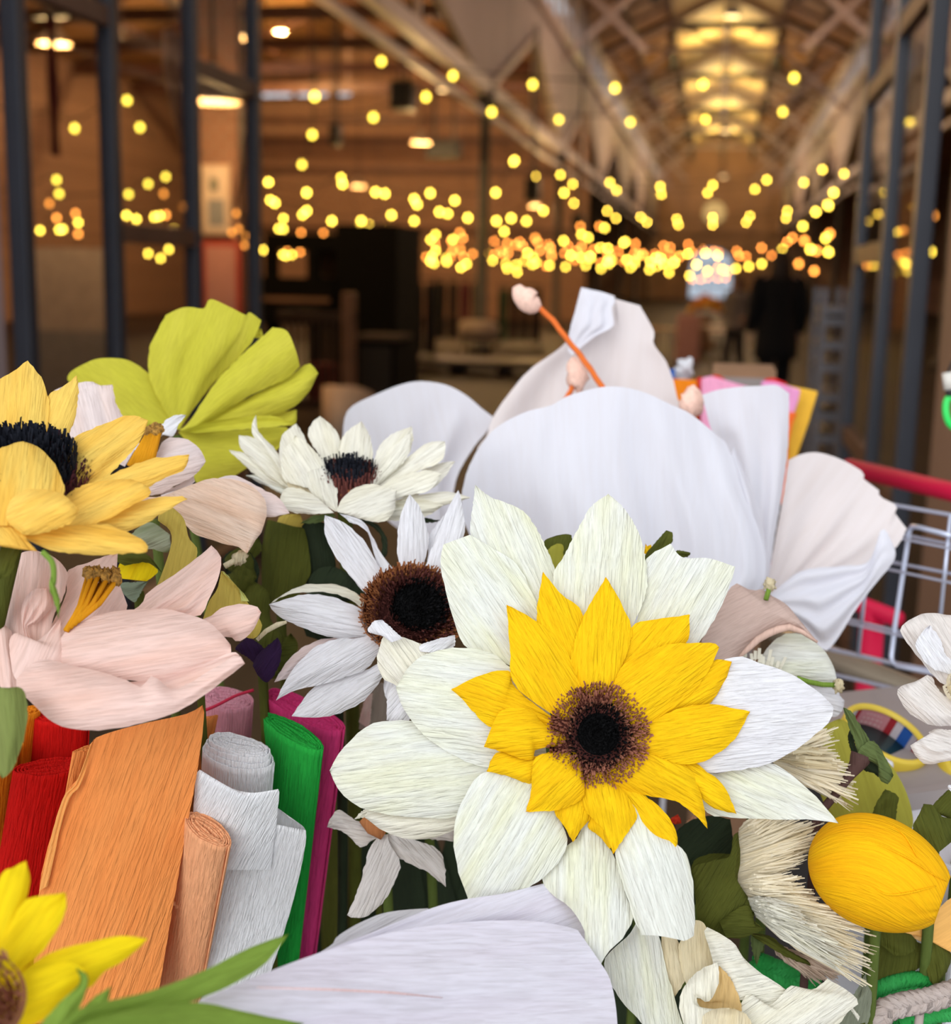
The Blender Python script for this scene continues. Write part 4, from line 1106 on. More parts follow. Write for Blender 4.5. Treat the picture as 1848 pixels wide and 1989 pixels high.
# ------------------------------------------------------------------ 2 white sunflower behind it
c = (797, 1186); H = Head(c, .955, .18, .35, .05)
r = flower('paper_sunflower', 'white paper sunflower with a wide brown centre tucked behind the large ivory one', c, .97)
def I(pts, t, off=0., reg_=Z7, mat=w_crepe, **k): petal(r, 'petal', H, reg_(pts), t, mat, off, **k)
I([(1150,1420),(1000,1280),(880,1150),(760,970),(720,850),(725,755),(830,795),(930,870),(1010,960),(1080,1090),(1130,1200),(1250,1400)], 5, .0, bulge=.010)
I([(1180,1350),(1060,1050),(1000,860),(890,800),(820,745),(900,760),(980,800),(1040,900),(1090,1000),(1160,1090),(1215,1160),(1270,1350)], 4, .006, bulge=.006)
I([(1250,1350),(1205,1000),(1210,850),(1240,720),(1285,615),(1340,680),(1390,790),(1415,920),(1390,1050),(1340,1350)], 4, .004, bulge=.009)
I([(1340,1350),(1380,1130),(1440,960),(1520,760),(1570,660),(1612,590),(1640,700),(1655,860),(1600,980),(1520,1100),(1450,1350)], 5, .002, bulge=.010, fold=.004)
I([(1400,1250),(1410,930),(1430,870),(1510,760),(1530,800),(1460,1250)], 3, .012, bulge=.003)
I([(700,300),(600,190),(500,125),(400,97),(250,105),(150,150),(75,205),(170,155),(300,142),(420,150),(520,190),(600,250),(720,330)], 6, .014, B4, cream, bulge=-.004)
I([(760,300),(575,235),(500,200),(380,160),(260,155),(140,185),(65,210),(110,270),(230,330),(400,390),(500,395),(600,390),(760,360)], 6, .0, B4, bulge=.012)
I([(760,300),(580,390),(450,400),(330,440),(240,520),(160,620),(105,740),(200,690),(320,660),(460,620),(600,570),(670,480),(790,360)], 6, -.004, B4, bulge=.010)
I([(620,380),(430,395),(330,410),(220,470),(140,560),(95,640),(150,625),(200,590),(330,500),(620,440)], 5, .012, B4, pink2, bulge=.004)
I([(800,420),(660,540),(520,600),(400,630),(300,680),(190,825),(300,835),(430,820),(560,760),(640,690),(700,600),(820,460)], 5, .002, B4, bulge=.009)
I([(820,460),(720,560),(700,680),(740,800),(800,700),(860,480)], 3, .014, B4, bulge=.006)
cc = H.at(800, 1186, -.008); nn = camvec(.22, .32, .92)
ribbon_fringe(r, 'centre_ring', cc, nn, .0215, .034, 9, .009, .007, rust_t, .0014, .0014, .3, 5, up=camvec(0, 1, 0), ex=1.13, dome=.004)
ribbon_fringe(r, 'centre_band', cc + nn * .003 + camvec(1, .3, 0) * .003, nn, .016, .0275, 9, .009, .008, dbrown_t, .0014, .0014, .2, 6, up=camvec(0, 1, 0), ex=1.13, dome=.005)
ribbon_fringe(r, 'centre_core', cc + nn * .006 + camvec(1, .35, 0) * .005, nn, .001, .0195, 13, .010, .009, black_t, .0014, .0014, .1, 7, up=camvec(0, 1, 0), ex=1.15, dome=.004)
MB().lathe(cc - nn * .004, [(0, .010), (.018, .010), (.030, .006), (.036, 0), (.02, -.014), (0, -.016)], axis=nn).build('disc', dbrown_t, r, True)
MB().lathe(cc + nn * .003 + camvec(1, .35, 0) * .005, [(0, .0085), (.012, .008), (.0185, .006), (.0195, .001), (0, .001)], axis=nn).build('core_base', black_t, r, True)
stem(r, H.at(800, 1200, .03), stem_m, BZ + .01, (.03, .05))

# ------------------------------------------------------------------ 3 cream sunflower seen from the side
c = (670, 960); H = Head(c, 1.03, 0, .75, .0)
r = flower('paper_sunflower', 'cream paper sunflower seen from the side with a black topped tuft', c, 1.04)
def I(pts, t, off=0., reg_=Z7, mat=cream, **k): petal(r, 'petal', H, reg_(pts), t, mat, off, bulge=k.pop('bulge', .008), **k)
I([(700,640),(470,570),(380,430),(260,250),(235,170),(265,90),(285,200),(360,280),(420,350),(500,480),(720,600)], 5, .004, curl=.004)
I([(680,650),(470,570),(330,480),(230,380),(160,300),(150,225),(240,235),(340,310),(420,420),(490,560),(700,620)], 5, .0)
I([(650,660),(450,580),(330,540),(250,480),(150,390),(85,325),(210,345),(300,420),(470,570),(680,650)], 5, .006)
I([(700,560),(480,500),(430,420),(420,310),(450,210),(535,145),(590,240),(610,330),(600,450),(740,540)], 5, .0)
I([(720,600),(470,530),(435,430),(450,330),(525,225),(620,290),(700,380),(730,440),(760,560)], 4, -.020)
I([(760,500),(700,380),(620,250),(625,160),(690,95),(770,160),(820,250),(810,350),(830,480)], 4, .0)
I([(860,480),(800,350),(830,250),(890,180),(965,130),(1020,220),(1040,330),(1030,430),(960,500)], 4, .0)
I([(960,560),(1040,410),(1090,290),(1180,210),(1300,165),(1310,260),(1270,370),(1200,460),(1100,560)], 4, .0)
I([(950,600),(1080,420),(1170,300),(1290,205),(1290,300),(1250,400),(1130,510),(1020,600)], 3, -.010)
I([(900,660),(1130,510),(1280,370),(1400,275),(1520,265),(1525,330),(1490,400),(1380,450),(1250,500),(1110,570),(960,680)], 4, -.004, fold=.003)
I([(1000,660),(1200,540),(1380,450),(1500,405),(1590,400),(1520,500),(1420,590),(1250,640),(1000,690)], 4, .012)
I([(860,720),(1100,560),(1250,490),(1400,455),(1500,480),(1440,570),(1400,600),(1290,620),(1180,650),(900,740)], 4, -.012, fold=.004)
I([(900,740),(1200,650),(1400,610),(1560,600),(1690,640),(1560,680),(1400,710),(1250,730),(920,760)], 4, .006)
I([(880,740),(1100,690),(1350,640),(1510,690),(1400,760),(1250,790),(1120,790),(900,760)], 3, .0, pleat=.002)
I([(800,725),(850,630),(950,560),(1050,550),(1200,590),(1180,740),(1100,800),(1000,790),(900,760),(810,735)], 4, -.024, bulge=.012)
I([(790,730),(660,640),(600,540),(610,460),(720,425),(790,520),(805,600),(808,730)], 4, -.022, mat=cream)
I([(720,680),(600,640),(480,570),(480,490),(520,450),(600,455),(590,560),(740,680)], 4, -.014, mat=dcream, bulge=.004)
I([(780,735),(660,630),(550,580),(450,585),(415,710),(560,745),(700,745),(785,740)], 4, -.030, bulge=.010)
I([(700,700),(450,620),(330,560),(200,490),(300,490),(400,540),(520,600),(720,690)], 3, .010, mat=ivory)
petal(r, 'sepal', H, Z7([(780,745),(720,750),(640,760),(560,810),(650,808),(730,790),(800,760)]), 3, sage, .0, bulge=.003)
petal(r, 'sepal', H, Z7([(880,760),(980,800),(1060,850),(1100,920),(1095,1065),(1140,1000),(1130,900),(1060,810),(900,750)]), 4, dgreen, .0, bulge=.003)
petal(r, 'sepal', H, Z7([(1200,760),(1390,770),(1450,785),(1500,785),(1420,805),(1200,790)]), 3, dgreen, .01, bulge=.002)
cc = H.at(676, 938, -.0); nn = camvec(0, .93, .36)
ribbon_fringe(r, 'centre_base', cc - nn * .012, nn, .012, .024, 6, .018, .014, rust_t, .002, .0012, .1, 8)
ribbon_fringe(r, 'centre_ring', cc - nn * .006, nn, .010, .0255, 8, .021, .016, dbrown_t, .0018, .0014, .1, 9)
ribbon_fringe(r, 'centre_core', cc, nn, .001, .0215, 11, .019, .017, navy_t, .0018, .0014, .05, 10)
stem(r, H.at(670, 990, .0), olive, BZ + .01, (.0, .04), .006)
petal(r, 'leaf', Head((640, 1060), 1.03), Z7([(600,1250),(585,1000),(570,830),(640,800),(730,815),(760,960),(800,1090),(760,1250)]), 3, dgreen, .0, bulge=.006)

# ------------------------------------------------------------------ 4 yellow sunflower at the left edge
c = (45, 930); H = Head(c, .79, 0, .7, .0)
r = flower('paper_sunflower', 'pale yellow paper sunflower with a blue-black tuft at the top left edge of the cart', c, .80)
def I(pts, t, off=0., mat=pyel, **k): petal(r, 'petal', H, Z5(pts), t, mat, off, bulge=k.pop('bulge', .010), jag=k.pop('jag', 1.6), **k)
I([(0,960),(-60,780),(-60,560),(60,475),(155,405),(225,490),(270,600),(282,720),(265,830),(200,960)], 4, .004)
I([(180,960),(255,800),(270,610),(345,560),(430,490),(440,580),(425,700),(390,820),(330,960)], 4, .006)
I([(260,1060),(370,870),(450,820),(580,760),(730,710),(830,740),(800,830),(740,920),(640,1020),(580,1085),(420,1120)], 5, -.004, pleat=.0015)
I([(300,1160),(520,1090),(700,1010),(850,955),(1000,940),(1062,935),(1040,1010),(950,1055),(840,1110),(720,1160),(500,1260),(320,1230)], 5, -.010)
I([(240,1300),(480,1300),(640,1240),(830,1180),(1000,1165),(1052,1180),(930,1250),(830,1310),(700,1370),(560,1340),(250,1340)], 5, -.004)
I([(260,1280),(370,1160),(480,1100),(620,1075),(730,1070),(830,1110),(840,1160),(720,1230),(560,1310),(400,1330),(270,1320)], 4, -.020)
I([(0,1330),(-60,1300),(-30,950),(50,880),(130,858),(230,900),(310,990),(352,1080),(362,1150),(250,1280),(120,1340)], 4, -.040, bulge=.014)
I([(130,1380),(40,1300),(60,1190),(150,1130),(250,1128),(360,1160),(440,1240),(400,1310),(280,1362),(180,1385)], 6, -.050, bulge=.014)
I([(120,1370),(300,1340),(480,1325),(620,1330),(760,1390),(825,1440),(825,1480),(650,1492),(450,1492),(280,1465),(130,1400)], 6, -.026, bulge=.012)
I([(140,1370),(60,1325),(-80,1310),(-180,1340),(-160,1430),(-40,1440),(100,1462),(212,1475),(150,1410)], 7, -.040, bulge=.006)
I([(60,1360),(-100,1300),(-200,1180),(-320,1060),(-260,1200),(-160,1340),(40,1380)], 3, -.02)
petal(r, 'sepal', H, Z5([(40,1400),(0,1460),(-20,1559),(-20,1640),(60,1600),(100,1500),(120,1400)]), 3, olive, -.02, bulge=.004)
cc = H.at(44, 925, -.010); nn = camvec(.10, .80, .58)
ribbon_fringe(r, 'centre_ring', cc, nn, .022, .0405, 9, .010, .007, plum_t, .0020, .0016, .2, 11)
ribbon_fringe(r, 'centre_core', cc + nn * .003 + camvec(-.3, 1, 0) * .004, nn, .002, .034, 14, .013, .011, navy_t, .0020, .0016, .1, 12)
stem(r, H.at(30, 1040, .02), olive, BZ + .01, (-.24, .02), .006)
ph = Head((120, 1100), .70)
m = MB().tube([ph.at(x, y) for x, y in cr([Vector((x, y)) for x, y in Z6([(270,170),(330,230),(345,300),(340,380)])], 10)], .0016, 6)
m.build('tendril', lgreen, r, True)
petal(r, 'tendril_leaf', ph, Z6([(325,330),(315,400),(350,500),(375,595),(385,500),(360,400),(345,330)]), 3, lgreen, 0, bulge=.002)

# ------------------------------------------------------------------ 5 blush flower at the lower left
c = (110, 1290); H = Head(c, .80, .05, .45, .0)
r = flower('paper_peony', 'large blush pink paper flower with amber stamens above the crepe rolls', c, .83)
def I(pts, t, off=0., mat=pink, **k): petal(r, 'petal', H, Z6(pts), t, mat, off, bulge=k.pop('bulge', .010), jag=k.pop('jag', .9), **k)
I([(300,700),(420,450),(430,300),(560,240),(700,190),(755,180),(750,320),(790,440),(805,550),(600,640),(420,740)], 5, .02)
I([(420,760),(860,540),(950,430),(1100,330),(1250,220),(1355,130),(1420,210),(1400,340),(1350,450),(1280,580),(1100,600),(520,800)], 5, .012, pleat=.003)
I([(700,800),(1310,600),(1400,540),(1530,505),(1640,520),(1675,560),(1620,680),(1520,750),(1430,720),(800,850)], 5, .016)
I([(60,800),(20,680),(-20,600),(-40,400),(100,200),(220,160),(340,200),(430,300),(410,450),(340,600),(310,800)], 5, .006, pleat=.004)
I([(40,1100),(10,1060),(-30,900),(-60,700),(30,640),(80,700),(85,850),(110,1050)], 4, -.006)
I([(200,900),(150,700),(140,520),(210,420),(300,400),(330,520),(250,620),(180,670),(300,900)], 4, -.004, mat=pink, pleat=.003, bulge=.006)
I([(110,1000),(80,940),(60,760),(110,690),(240,740),(390,590),(395,720),(430,870),(440,930),(300,1000)], 5, -.014, bulge=.014)
I([(320,940),(390,720),(500,630),(700,560),(1020,535),(1200,570),(1350,630),(1440,720),(1480,770),(1470,830),(1300,900),(1100,970),(1000,1000),(880,1000),(650,980),(400,960)], 8, -.014, bulge=.020)
I([(105,1040),(110,980),(260,860),(450,900),(650,940),(800,990),(905,1040),(980,965),(1100,1055),(1200,1020),(1400,900),(1520,830),(1570,885),(1430,1000),(1250,1130),(1080,1220),(900,1270),(700,1310),(500,1312),(340,1265),(230,1165),(140,1080)], 12, -.030, bulge=.022, n=34)
I([(760,1010),(900,1000),(1040,975),(1300,890),(1440,830),(1510,815),(1535,835),(1400,930),(1250,1020),(1100,1075),(980,1060),(800,1060)], 6, -.018, bulge=-.006)
for k in range(11):
    t = k / 10; rs = random.Random(k)
    a = (128 + t * 22 + rs.uniform(-3, 3), 1228 - t * 22); b = (170 + t * 58 + rs.uniform(-3, 3), 1116 + t * 10 + rs.uniform(-4, 4))
    off = -.012 - .006 * math.sin(k * 2.1)
    m_ = ((a[0] + b[0]) / 2 + 4, (a[1] + b[1]) / 2 + 6)
    v, f = tube_vf([H.at(*q, off) for q in (a, m_, b)], [.0021, .0019, .0016], 6)
    fo = mesh('filament', v, f, amber_t, r, True, [(p.x, p.z) for p in v])
    blob(fo, 'anther', H.at(b[0] + rs.uniform(-2, 3), b[1] - 3 + rs.uniform(-4, 3), off), (.0036, .0034, .0042), gold_c, .7, k, seg=8, freq=3)
stem(r, H.at(35, 1290, .06), stem_m, BZ + .01, (-.28, .02))

# ------------------------------------------------------------------ 6 pale blush flower behind
c = (290, 930); H = Head(c, .97, .05, .4, .0)
r = flower('paper_peony', 'pale blush paper flower between the yellow sunflower and the chartreuse flower', c, .99)
def I(pts, t, off=0., mat=pink2, **k): petal(r, 'petal', H, Z5(pts), t, mat, off, bulge=k.pop('bulge', .008), **k)
I([(700,1000),(400,840),(330,640),(300,575),(440,530),(520,525),(560,545),(630,540),(650,640),(690,720),(760,900)], 7, .03, pleat=.002)
I([(620,1080),(860,940),(920,850),(1020,838),(1110,890),(1155,970),(1100,1040),(980,1110),(860,1160),(660,1120)], 5, .0)
I([(640,1160),(880,1170),(1000,1130),(1200,1065),(1400,1100),(1490,1200),(1480,1340),(1430,1420),(1385,1490),(1340,1450),(1250,1430),(1100,1380),(980,1290),(660,1200)], 8, -.02, mat=peach_b, bulge=.014, pleat=.002)
I([(900,1160),(1210,1070),(1320,1050),(1480,1130),(1560,1170),(1625,1262),(1490,1285),(1400,1240),(940,1190)], 5, .0)
I([(740,900),(890,780),(960,720),(1045,710),(1000,770),(970,830),(900,830),(780,920)], 3, .02, mat=w_crepe, bulge=.004)
I([(740,1150),(960,1120),(1080,1040),(1090,1090),(1000,1140),(760,1170)], 2, .01, bulge=.003)
for k in range(8):
    t = k / 7; rs = random.Random(k + 40)
    a = (252 + t * 42, 905 - t * 4); b = (285 + t * 24, 848 - t * 8 + rs.uniform(-3, 3))
    v, f = tube_vf([H.at(*q, -.012) for q in (a, b)], [.0026, .0022], 6)
    fo = mesh('filament', v, f, amber_t, r, True, [(p.x, p.z) for p in v])
    blob(fo, 'anther', H.at(b[0] + rs.uniform(-4, 6), b[1] - 4 + rs.uniform(-6, 4), -.012), (.0036, .0034, .004), gold_c, .7, k, seg=8, freq=3)
blob(r, 'stigma', H.at(466, 1083, -.01), (.0045, .0045, .006), dcream, .6, 3, camvec(1, 1, 0), freq=3)
v, f = tube_vf([H.at(436, 1100, -.01), H.at(466, 1083, -.01)], .0022, 7); mesh('style', v, f, dcream, r, True, [(p.x, p.z) for p in v])
stem(r, H.at(300, 1010, .03), stem_m, BZ + .01, (.03, .03))

# ------------------------------------------------------------------ 7 chartreuse flower
c = (345, 832); H = Head(c, 1.14, .0, .12, .0)
r = flower('paper_poppy', 'chartreuse green paper flower with broad rounded petals', c, 1.15)
def I(pts, t, off=0., mat=chart, **k): petal(r, 'petal', H, Z5(pts), t, mat, off, bulge=k.pop('bulge', .014), jag=k.pop('jag', .8), **k)
I([(980,800),(780,770),(600,700),(460,600),(375,510),(395,470),(470,425),(560,393),(700,398),(790,440),(838,490),(900,620),(1010,780)], (4, 9), .012, m=24)
I([(985,790),(880,600),(835,480),(838,340),(860,280),(930,150),(1010,112),(1070,105),(1145,112),(1180,60),(1290,105),(1380,150),(1400,132),(1465,180),(1420,290),(1330,400),(1200,530),(1070,700),(1010,790)], (5, 13), .0, bulge=.020, pleat=.004, npl=2, n=34, m=34)
I([(1000,795),(1060,750),(1200,540),(1330,400),(1440,300),(1530,220),(1610,240),(1660,350),(1682,440),(1600,510),(1430,590),(1250,690),(1100,790)], (5, 8), -.010, bulge=.016, m=22)
I([(1010,800),(1100,750),(1300,660),(1500,560),(1640,480),(1730,420),(1785,475),(1720,600),(1600,690),(1400,730),(1200,780),(1040,805)], 6, .0)
I([(1000,805),(1150,755),(1350,722),(1530,715),(1640,760),(1500,780),(1300,795),(1100,812)], 4, -.018, bulge=-.006, fold=.004)
I([(1400,740),(1560,700),(1665,680),(1655,760),(1560,770),(1400,760)], 2, .01, bulge=.003)
I([(1000,805),(1200,800),(1400,790),(1600,775),(1620,820),(1560,900),(1400,1000),(1250,1080),(1100,1090),(1080,900)], 4, .006)
I([(1400,270),(1440,235),(1465,225),(1475,270),(1450,280)], 2, .012, bulge=.0)
stem(r, H.at(345, 845, .02), stem_m, BZ + .01, (.1, .0))

# ------------------------------------------------------------------ 8 giant white lily
c = (1190, 1150); H = Head(c, 1.22, .0, .10, .0)
r = flower('paper_lily', 'giant white paper lily with orange wire stamens, tallest flower in the cart', c, 1.25)
def px(p): return p
def I(pts, t, off=0., reg_=px, mat=tiss, **k):
    petal(r, 'petal', H, reg_(pts), t, mat, off, bulge=k.pop('bulge', .02), jag=k.pop('jag', .5), n=k.pop('n', 40), m=k.pop('m', 26), **k)
I([(560,1480),(430,1400),(290,1290),(160,1080),(72,880),(100,720),(260,630),(450,565),(620,577),(740,635),(830,710),(890,755),(860,830),(780,930),(690,1100),(640,1400)], (4, 11), .10, B1, bulge=.012, pleat=.006, creases=((.4, .35, .004, .03), (.75, .8, .005, .02)))
I([(1300,1300),(830,1000),(860,850),(900,740),(1000,600),(1100,490),(1250,385),(1310,310),(1340,180),(1370,50),(1545,95),(1555,112),(1690,150),(1765,285),(1765,360),(1840,470),(1890,640),(1900,800),(1600,1300)], (9, 12), .10, B1, tissp, pleat=.006, npl=3, bulge=-.02, n=48)
I([(1300,400),(1305,300),(1340,170),(1370,50),(1548,100),(1535,170),(1545,260),(1440,320),(1320,420)], 3, .075, B1, tiss, pleat=.002, bulge=.006, n=20, m=14)
I([(1100,1300),(985,1200),(911,1036),(897,986),(904,926),(926,876),(961,833),(1019,801),(1072,787),(1104,769),(1176,751),(1240,758),(1304,786),(1345,806),(1409,859),(1426,896),(1445,960),(1475,1030),(1488,1100),(1472,1146),(1380,1220),(1260,1300)], (5, 14), -.05, px, tiss, bulge=.055, pleat=.011, npl=2, wob=.006, creases=((.25, .30, .007, .012), (.36, .33, -.006, .02), (.60, .55, .006, .035), (.80, .72, .010, .03), (.90, .86, -.008, .02), (.95, .93, .008, .015)), n=50, m=34)
I([(720,1480),(640,1340),(560,1050),(540,760),(490,560),(425,460),(375,262),(470,232),(600,214),(700,210),(810,206),(885,255),(880,520),(850,800),(790,1150),(750,1480)], (6, 11), .03, B2, tiss, bulge=.02, pleat=.008, npl=2, n=44)
I([(540,640),(545,1000),(520,1300),(600,1450),(700,1440),(750,1250),(730,1050),(690,880),(640,760),(590,640),(560,560)], 4, -.035, B2, tiss, bulge=.02, pleat=.005, npl=2)
I([(740,1480),(790,1180),(850,850),(880,645),(960,608),(1060,600),(1200,645),(1325,720),(1310,745),(1420,830),(1410,855),(1520,912),(1500,945),(1572,1045),(1500,1165),(1300,1280),(1000,1400),(800,1500)], (3, 13), .05, B2, tissp, bulge=-.025, pleat=.006, npl=3)
I([(700,1500),(780,1430),(870,1350),(980,1285),(1200,1262),(1350,1235),(1430,1045),(1505,1165),(1495,1240),(1370,1390),(1260,1540),(1170,1685),(1090,1758),(1000,1650),(880,1540),(760,1510)], 7, -.0, B2, tiss, bulge=.018, pleat=.005, npl=3)
# orange wire stamens with fuzzy tips
def stamen(pts, reg_, off, rr):
    w = [H.at(x, y, off) for x, y in reg_(pts)]
    q = cr(w, 24); v, f = tube_vf(q, rr, 9)
    for i in range(len(v)):                       # twist of the wrapping
        k = i // 9; a = i % 9
        cen_ = q[min(k, 24)]; v[i] = cen_ + (v[i] - cen_) * (1 + .12 * math.sin(k * 1.7 + a * .7))
    o_ = mesh('filament', v, f, orange_p, r, True, [(a_ * .001, k_ * .004) for k_ in range(25) for a_ in range(9)])
    return o_
stamen_a = stamen([(1560,720),(1475,580),(1380,440),(1290,330),(1215,230),(1125,148)], B1, .03, .0029)
stamen_b = stamen([(1180,800),(1295,645),(1330,570)], B1, .05, .0026)
stamen_c = stamen([(250,600),(300,420),(318,330)], B2, .05, .0026)
v = []; 
q = cr([H.at(x, y, .03) for x, y in B1([(1020,45),(1040,85),(1075,115),(1105,140),(1145,130)])], 16)
v, f = tube_vf(q, [.003 + .0125 * math.sin(math.pi * min(1, .12 + .8 * i / 16)) ** 1.2 * (.45 + .55 * i / 16) for i in range(17)], 12)
mesh('anther', v, f, fuzz, stamen_a, True)
blob(stamen_b, 'anther', H.at(1122, 727, .05), (.0115, .009, .017), fuzz, .35, 4, camvec(-.05, 1, 0))
blob(stamen_c, 'anther', H.at(1345, 782, .05), (.014, .010, .014), fuzz, .4, 5, camvec(.1, 1, 0))
stem(r, H.at(1190, 1190, .0), stem_m, BZ + .01, (.0, -.02), .007)

# ------------------------------------------------------------------ leaves and a yellow speck between lily and sunflower
lf = thing('paper_leaf', 'olive paper leaf poking up between two top petals of the large ivory sunflower', 'paper leaf', (P(1085, 1100, .95).x, P(1085, 1100, .95).y, BZ + .01))
h = Head((1085, 1090), .95, 0, .3)
petal(lf, 'blade', h, B5([(640,560),(640,400),(648,330),(720,298),(805,298),(800,420),(720,560)]), 3, olive, 0, bulge=.004)
petal(lf, 'fold', h, B5([(660,560),(660,400),(720,345),(760,370),(740,560)]), 2, olv2, -.004, bulge=.003)
stem(lf, h.at(1070, 1120, .0), stem_m, BZ + .01)
lf = thing('paper_leaf', 'narrow folded olive paper leaf with a yellow speck behind the ivory sunflower', 'paper leaf', (P(1275, 1060, .95).x, P(1275, 1060, .95).y, BZ + .01))
h = Head((1275, 1060), .95, 0, .3)
petal(lf, 'blade', h, B5([(1230,480),(1228,420),(1300,330),(1355,268),(1392,285),(1385,345),(1300,430),(1260,500)]), 3, olive, 0, bulge=.004, fold=.002)
petal(lf, 'side_blade', h, B5([(1380,430),(1420,385),(1495,398),(1480,420),(1400,440)]), 2, olive, .004, bulge=.002)
petal(lf, 'speck', h, B5([(1225,400),(1235,345),(1250,365),(1268,350),(1262,385),(1240,410)]), 1, yel, .004, bulge=.001)
stem(lf, h.at(1262, 1090, .0), stem_m, BZ + .01)

# ------------------------------------------------------------------ 9 taupe and cream poppy right of the ivory flower
c = (1500, 1300); H = Head(c, 1.0, .1, .3, .0)
r = flower('paper_poppy', 'cream paper poppy with one taupe petal right of the large ivory sunflower', c, 1.02)
petal(r, 'taupe_petal', H, B2([(420,1850),(370,1710),(460,1530),(560,1370),(640,1400),(705,1405),(740,1395),(770,1430),(870,1490),(960,1600),(1058,1718),(980,1660),(890,1630),(760,1665),(640,1750),(560,1850)]), 9, taupe, -.02, bulge=.016, jag=.5, label='taupe petal with a rolled edge')
v, f = tube_vf([H.at(x, y, -.026) for x, y in B2([(590,1800),(640,1752),(700,1695),(760,1660),(820,1635),(885,1622),(960,1648),(1050,1710)])], [.001, .0022, .0028, .003, .003, .0028, .002, .001], 8)
mesh('rolled_edge', v, f, crepe('rolled_blush', (.72, .50, .42), None, 400, .2, .1), r, True, [(p.x, p.z) for p in v])
petal(r, 'petal', H, B7([(420,480),(520,330),(600,230),(710,180),(830,205),(940,290),(1010,400),(1045,520),(900,545),(600,520)]), 7, ivory, .0, bulge=.018)
petal(r, 'petal', H, B7([(500,480),(800,510),(1030,560),(1060,620),(1095,655),(1075,740),(1000,772),(850,700),(560,560)]), 4, w_crepe, .012, bulge=.01)
v, f = tube_vf([H.at(x, y, -.012) for x, y in B7([(760,500),(840,525),(940,545),(1045,548)])], .0021, 8); mesh('pistil', v, f, lgreen, r, True, [(p.x, p.z) for p in v])
blob(r, 'stigma', H.at(1629, 1332, -.012), (.004, .004, .005), dcream, .6, 2, freq=3)
fl_ = [(300,350,310,260),(320,350,330,290),(370,350,385,255),(385,350,395,290),(440,360,435,325),(455,370,465,305),(475,380,495,288),(490,390,505,330),(515,395,520,345),(535,400,575,298),(560,405,590,350),(610,420,680,352),(600,410,630,380)]
for k, (a, b, x, y) in enumerate(fl_):
    (p0, p1) = B7([(a, b + 60), (x, y)])
    pts = [H.at(*p0, -.016), H.at((p0[0]+p1[0])/2 + 1, (p0[1]+p1[1])/2, -.018), H.at(*p1, -.018)]
    m = MB().bar(pts[0], pts[1], .0028, .0007).bar(pts[1], pts[2], .0024, .0006); m.build('filament', cream, r)
blob(r, 'bud_tip', H.at(1495, 1136, -.03), (.0045, .0045, .005), dcream, .6, 9, freq=3)
v, f = tube_vf([H.at(1488, 1165, -.03), H.at(1496, 1138, -.03)], .002, 7); mesh('bud_stalk', v, f, lgreen, r, True, [(p.x, p.z) for p in v])
stem(r, H.at(1470, 1340, .03), stem_m, BZ + .01)

# ------------------------------------------------------------------ 10 ruffled flower at the right edge
c = (1880, 1330); H = Head(c, .90, .0, .3, .0)
r = flower('paper_anemone', 'ruffled off-white paper flower at the right edge over the wire side', c, .92)
off_w = crepe('off_white_crepe', (.84, .80, .78), (.80, .72, .66), 420, .5, .3)
petal(r, 'petal', H, B7([(1950,620),(1860,580),(1740,500),(1600,330),(1495,180),(1520,110),(1640,45),(1720,38),(1800,50),(1900,80),(1990,300),(2000,560)]), 6, off_w, .0, bulge=.012, pleat=.002)
petal(r, 'petal', H, B7([(1960,560),(1830,470),(1700,420),(1600,280),(1640,180),(1700,125),(1770,220),(1810,330),(1900,400)]), 5, w_crepe, -.012, bulge=.006)
petal(r, 'petal', H, B7([(1980,820),(1850,835),(1700,830),(1540,730),(1470,580),(1600,520),(1680,475),(1720,500),(1735,545),(1800,620),(1900,670),(1990,700)]), 6, off_w, -.004, bulge=.014)
petal(r, 'petal', H, B7([(2000,1060),(1850,1080),(1660,1105),(1570,1000),(1580,960),(1690,930),(1690,880),(1750,858),(1860,870),(1980,900)]), 6, off_w, .0, bulge=.012, pleat=.002)
petal(r, 'petal', H, B7([(2000,1330),(1900,1320),(1848,1300),(1825,1270),(1845,1255),(2000,1290)]), 3, w_crepe, .004, bulge=.003)
petal(r, 'petal', H, B7([(2000,760),(2150,500),(2200,900),(2100,1100)]), 1, off_w, .0, bulge=.01)
ribbon_fringe(r, 'centre', H.at(1880, 1330, -.01), camvec(0, .3, .95), .002, .016, 5, .01, .01, straw, .002, .001, .2, 31)
stem(r, H.at(1885, 1350, .03), stem_m, BZ + .01)

# ------------------------------------------------------------------ 11 small flower under the ivory one
c = (740, 1612); H = Head(c, .95, .1, .3, .0)
r = flower('paper_daffodil', 'small white paper flower hanging below the large ivory sunflower beside the pink roll', c, .97)
ow2 = crepe('shaded_white_crepe', (.78, .75, .74), (.76, .70, .62), 420, .6, .3)  # white crepe with the shade under the big flower put into its colour
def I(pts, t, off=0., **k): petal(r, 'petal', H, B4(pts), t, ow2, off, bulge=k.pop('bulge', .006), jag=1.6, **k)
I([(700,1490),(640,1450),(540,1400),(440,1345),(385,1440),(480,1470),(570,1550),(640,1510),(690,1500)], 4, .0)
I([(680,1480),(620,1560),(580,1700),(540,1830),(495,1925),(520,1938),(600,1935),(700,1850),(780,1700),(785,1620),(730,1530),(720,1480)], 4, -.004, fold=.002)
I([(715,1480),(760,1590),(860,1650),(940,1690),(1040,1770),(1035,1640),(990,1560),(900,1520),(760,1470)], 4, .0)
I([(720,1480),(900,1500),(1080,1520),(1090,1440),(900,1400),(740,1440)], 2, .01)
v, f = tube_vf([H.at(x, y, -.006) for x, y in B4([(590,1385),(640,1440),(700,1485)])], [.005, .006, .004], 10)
mesh('cup', v, f, rust_t, r, True, [(p.x, p.z) for p in v])
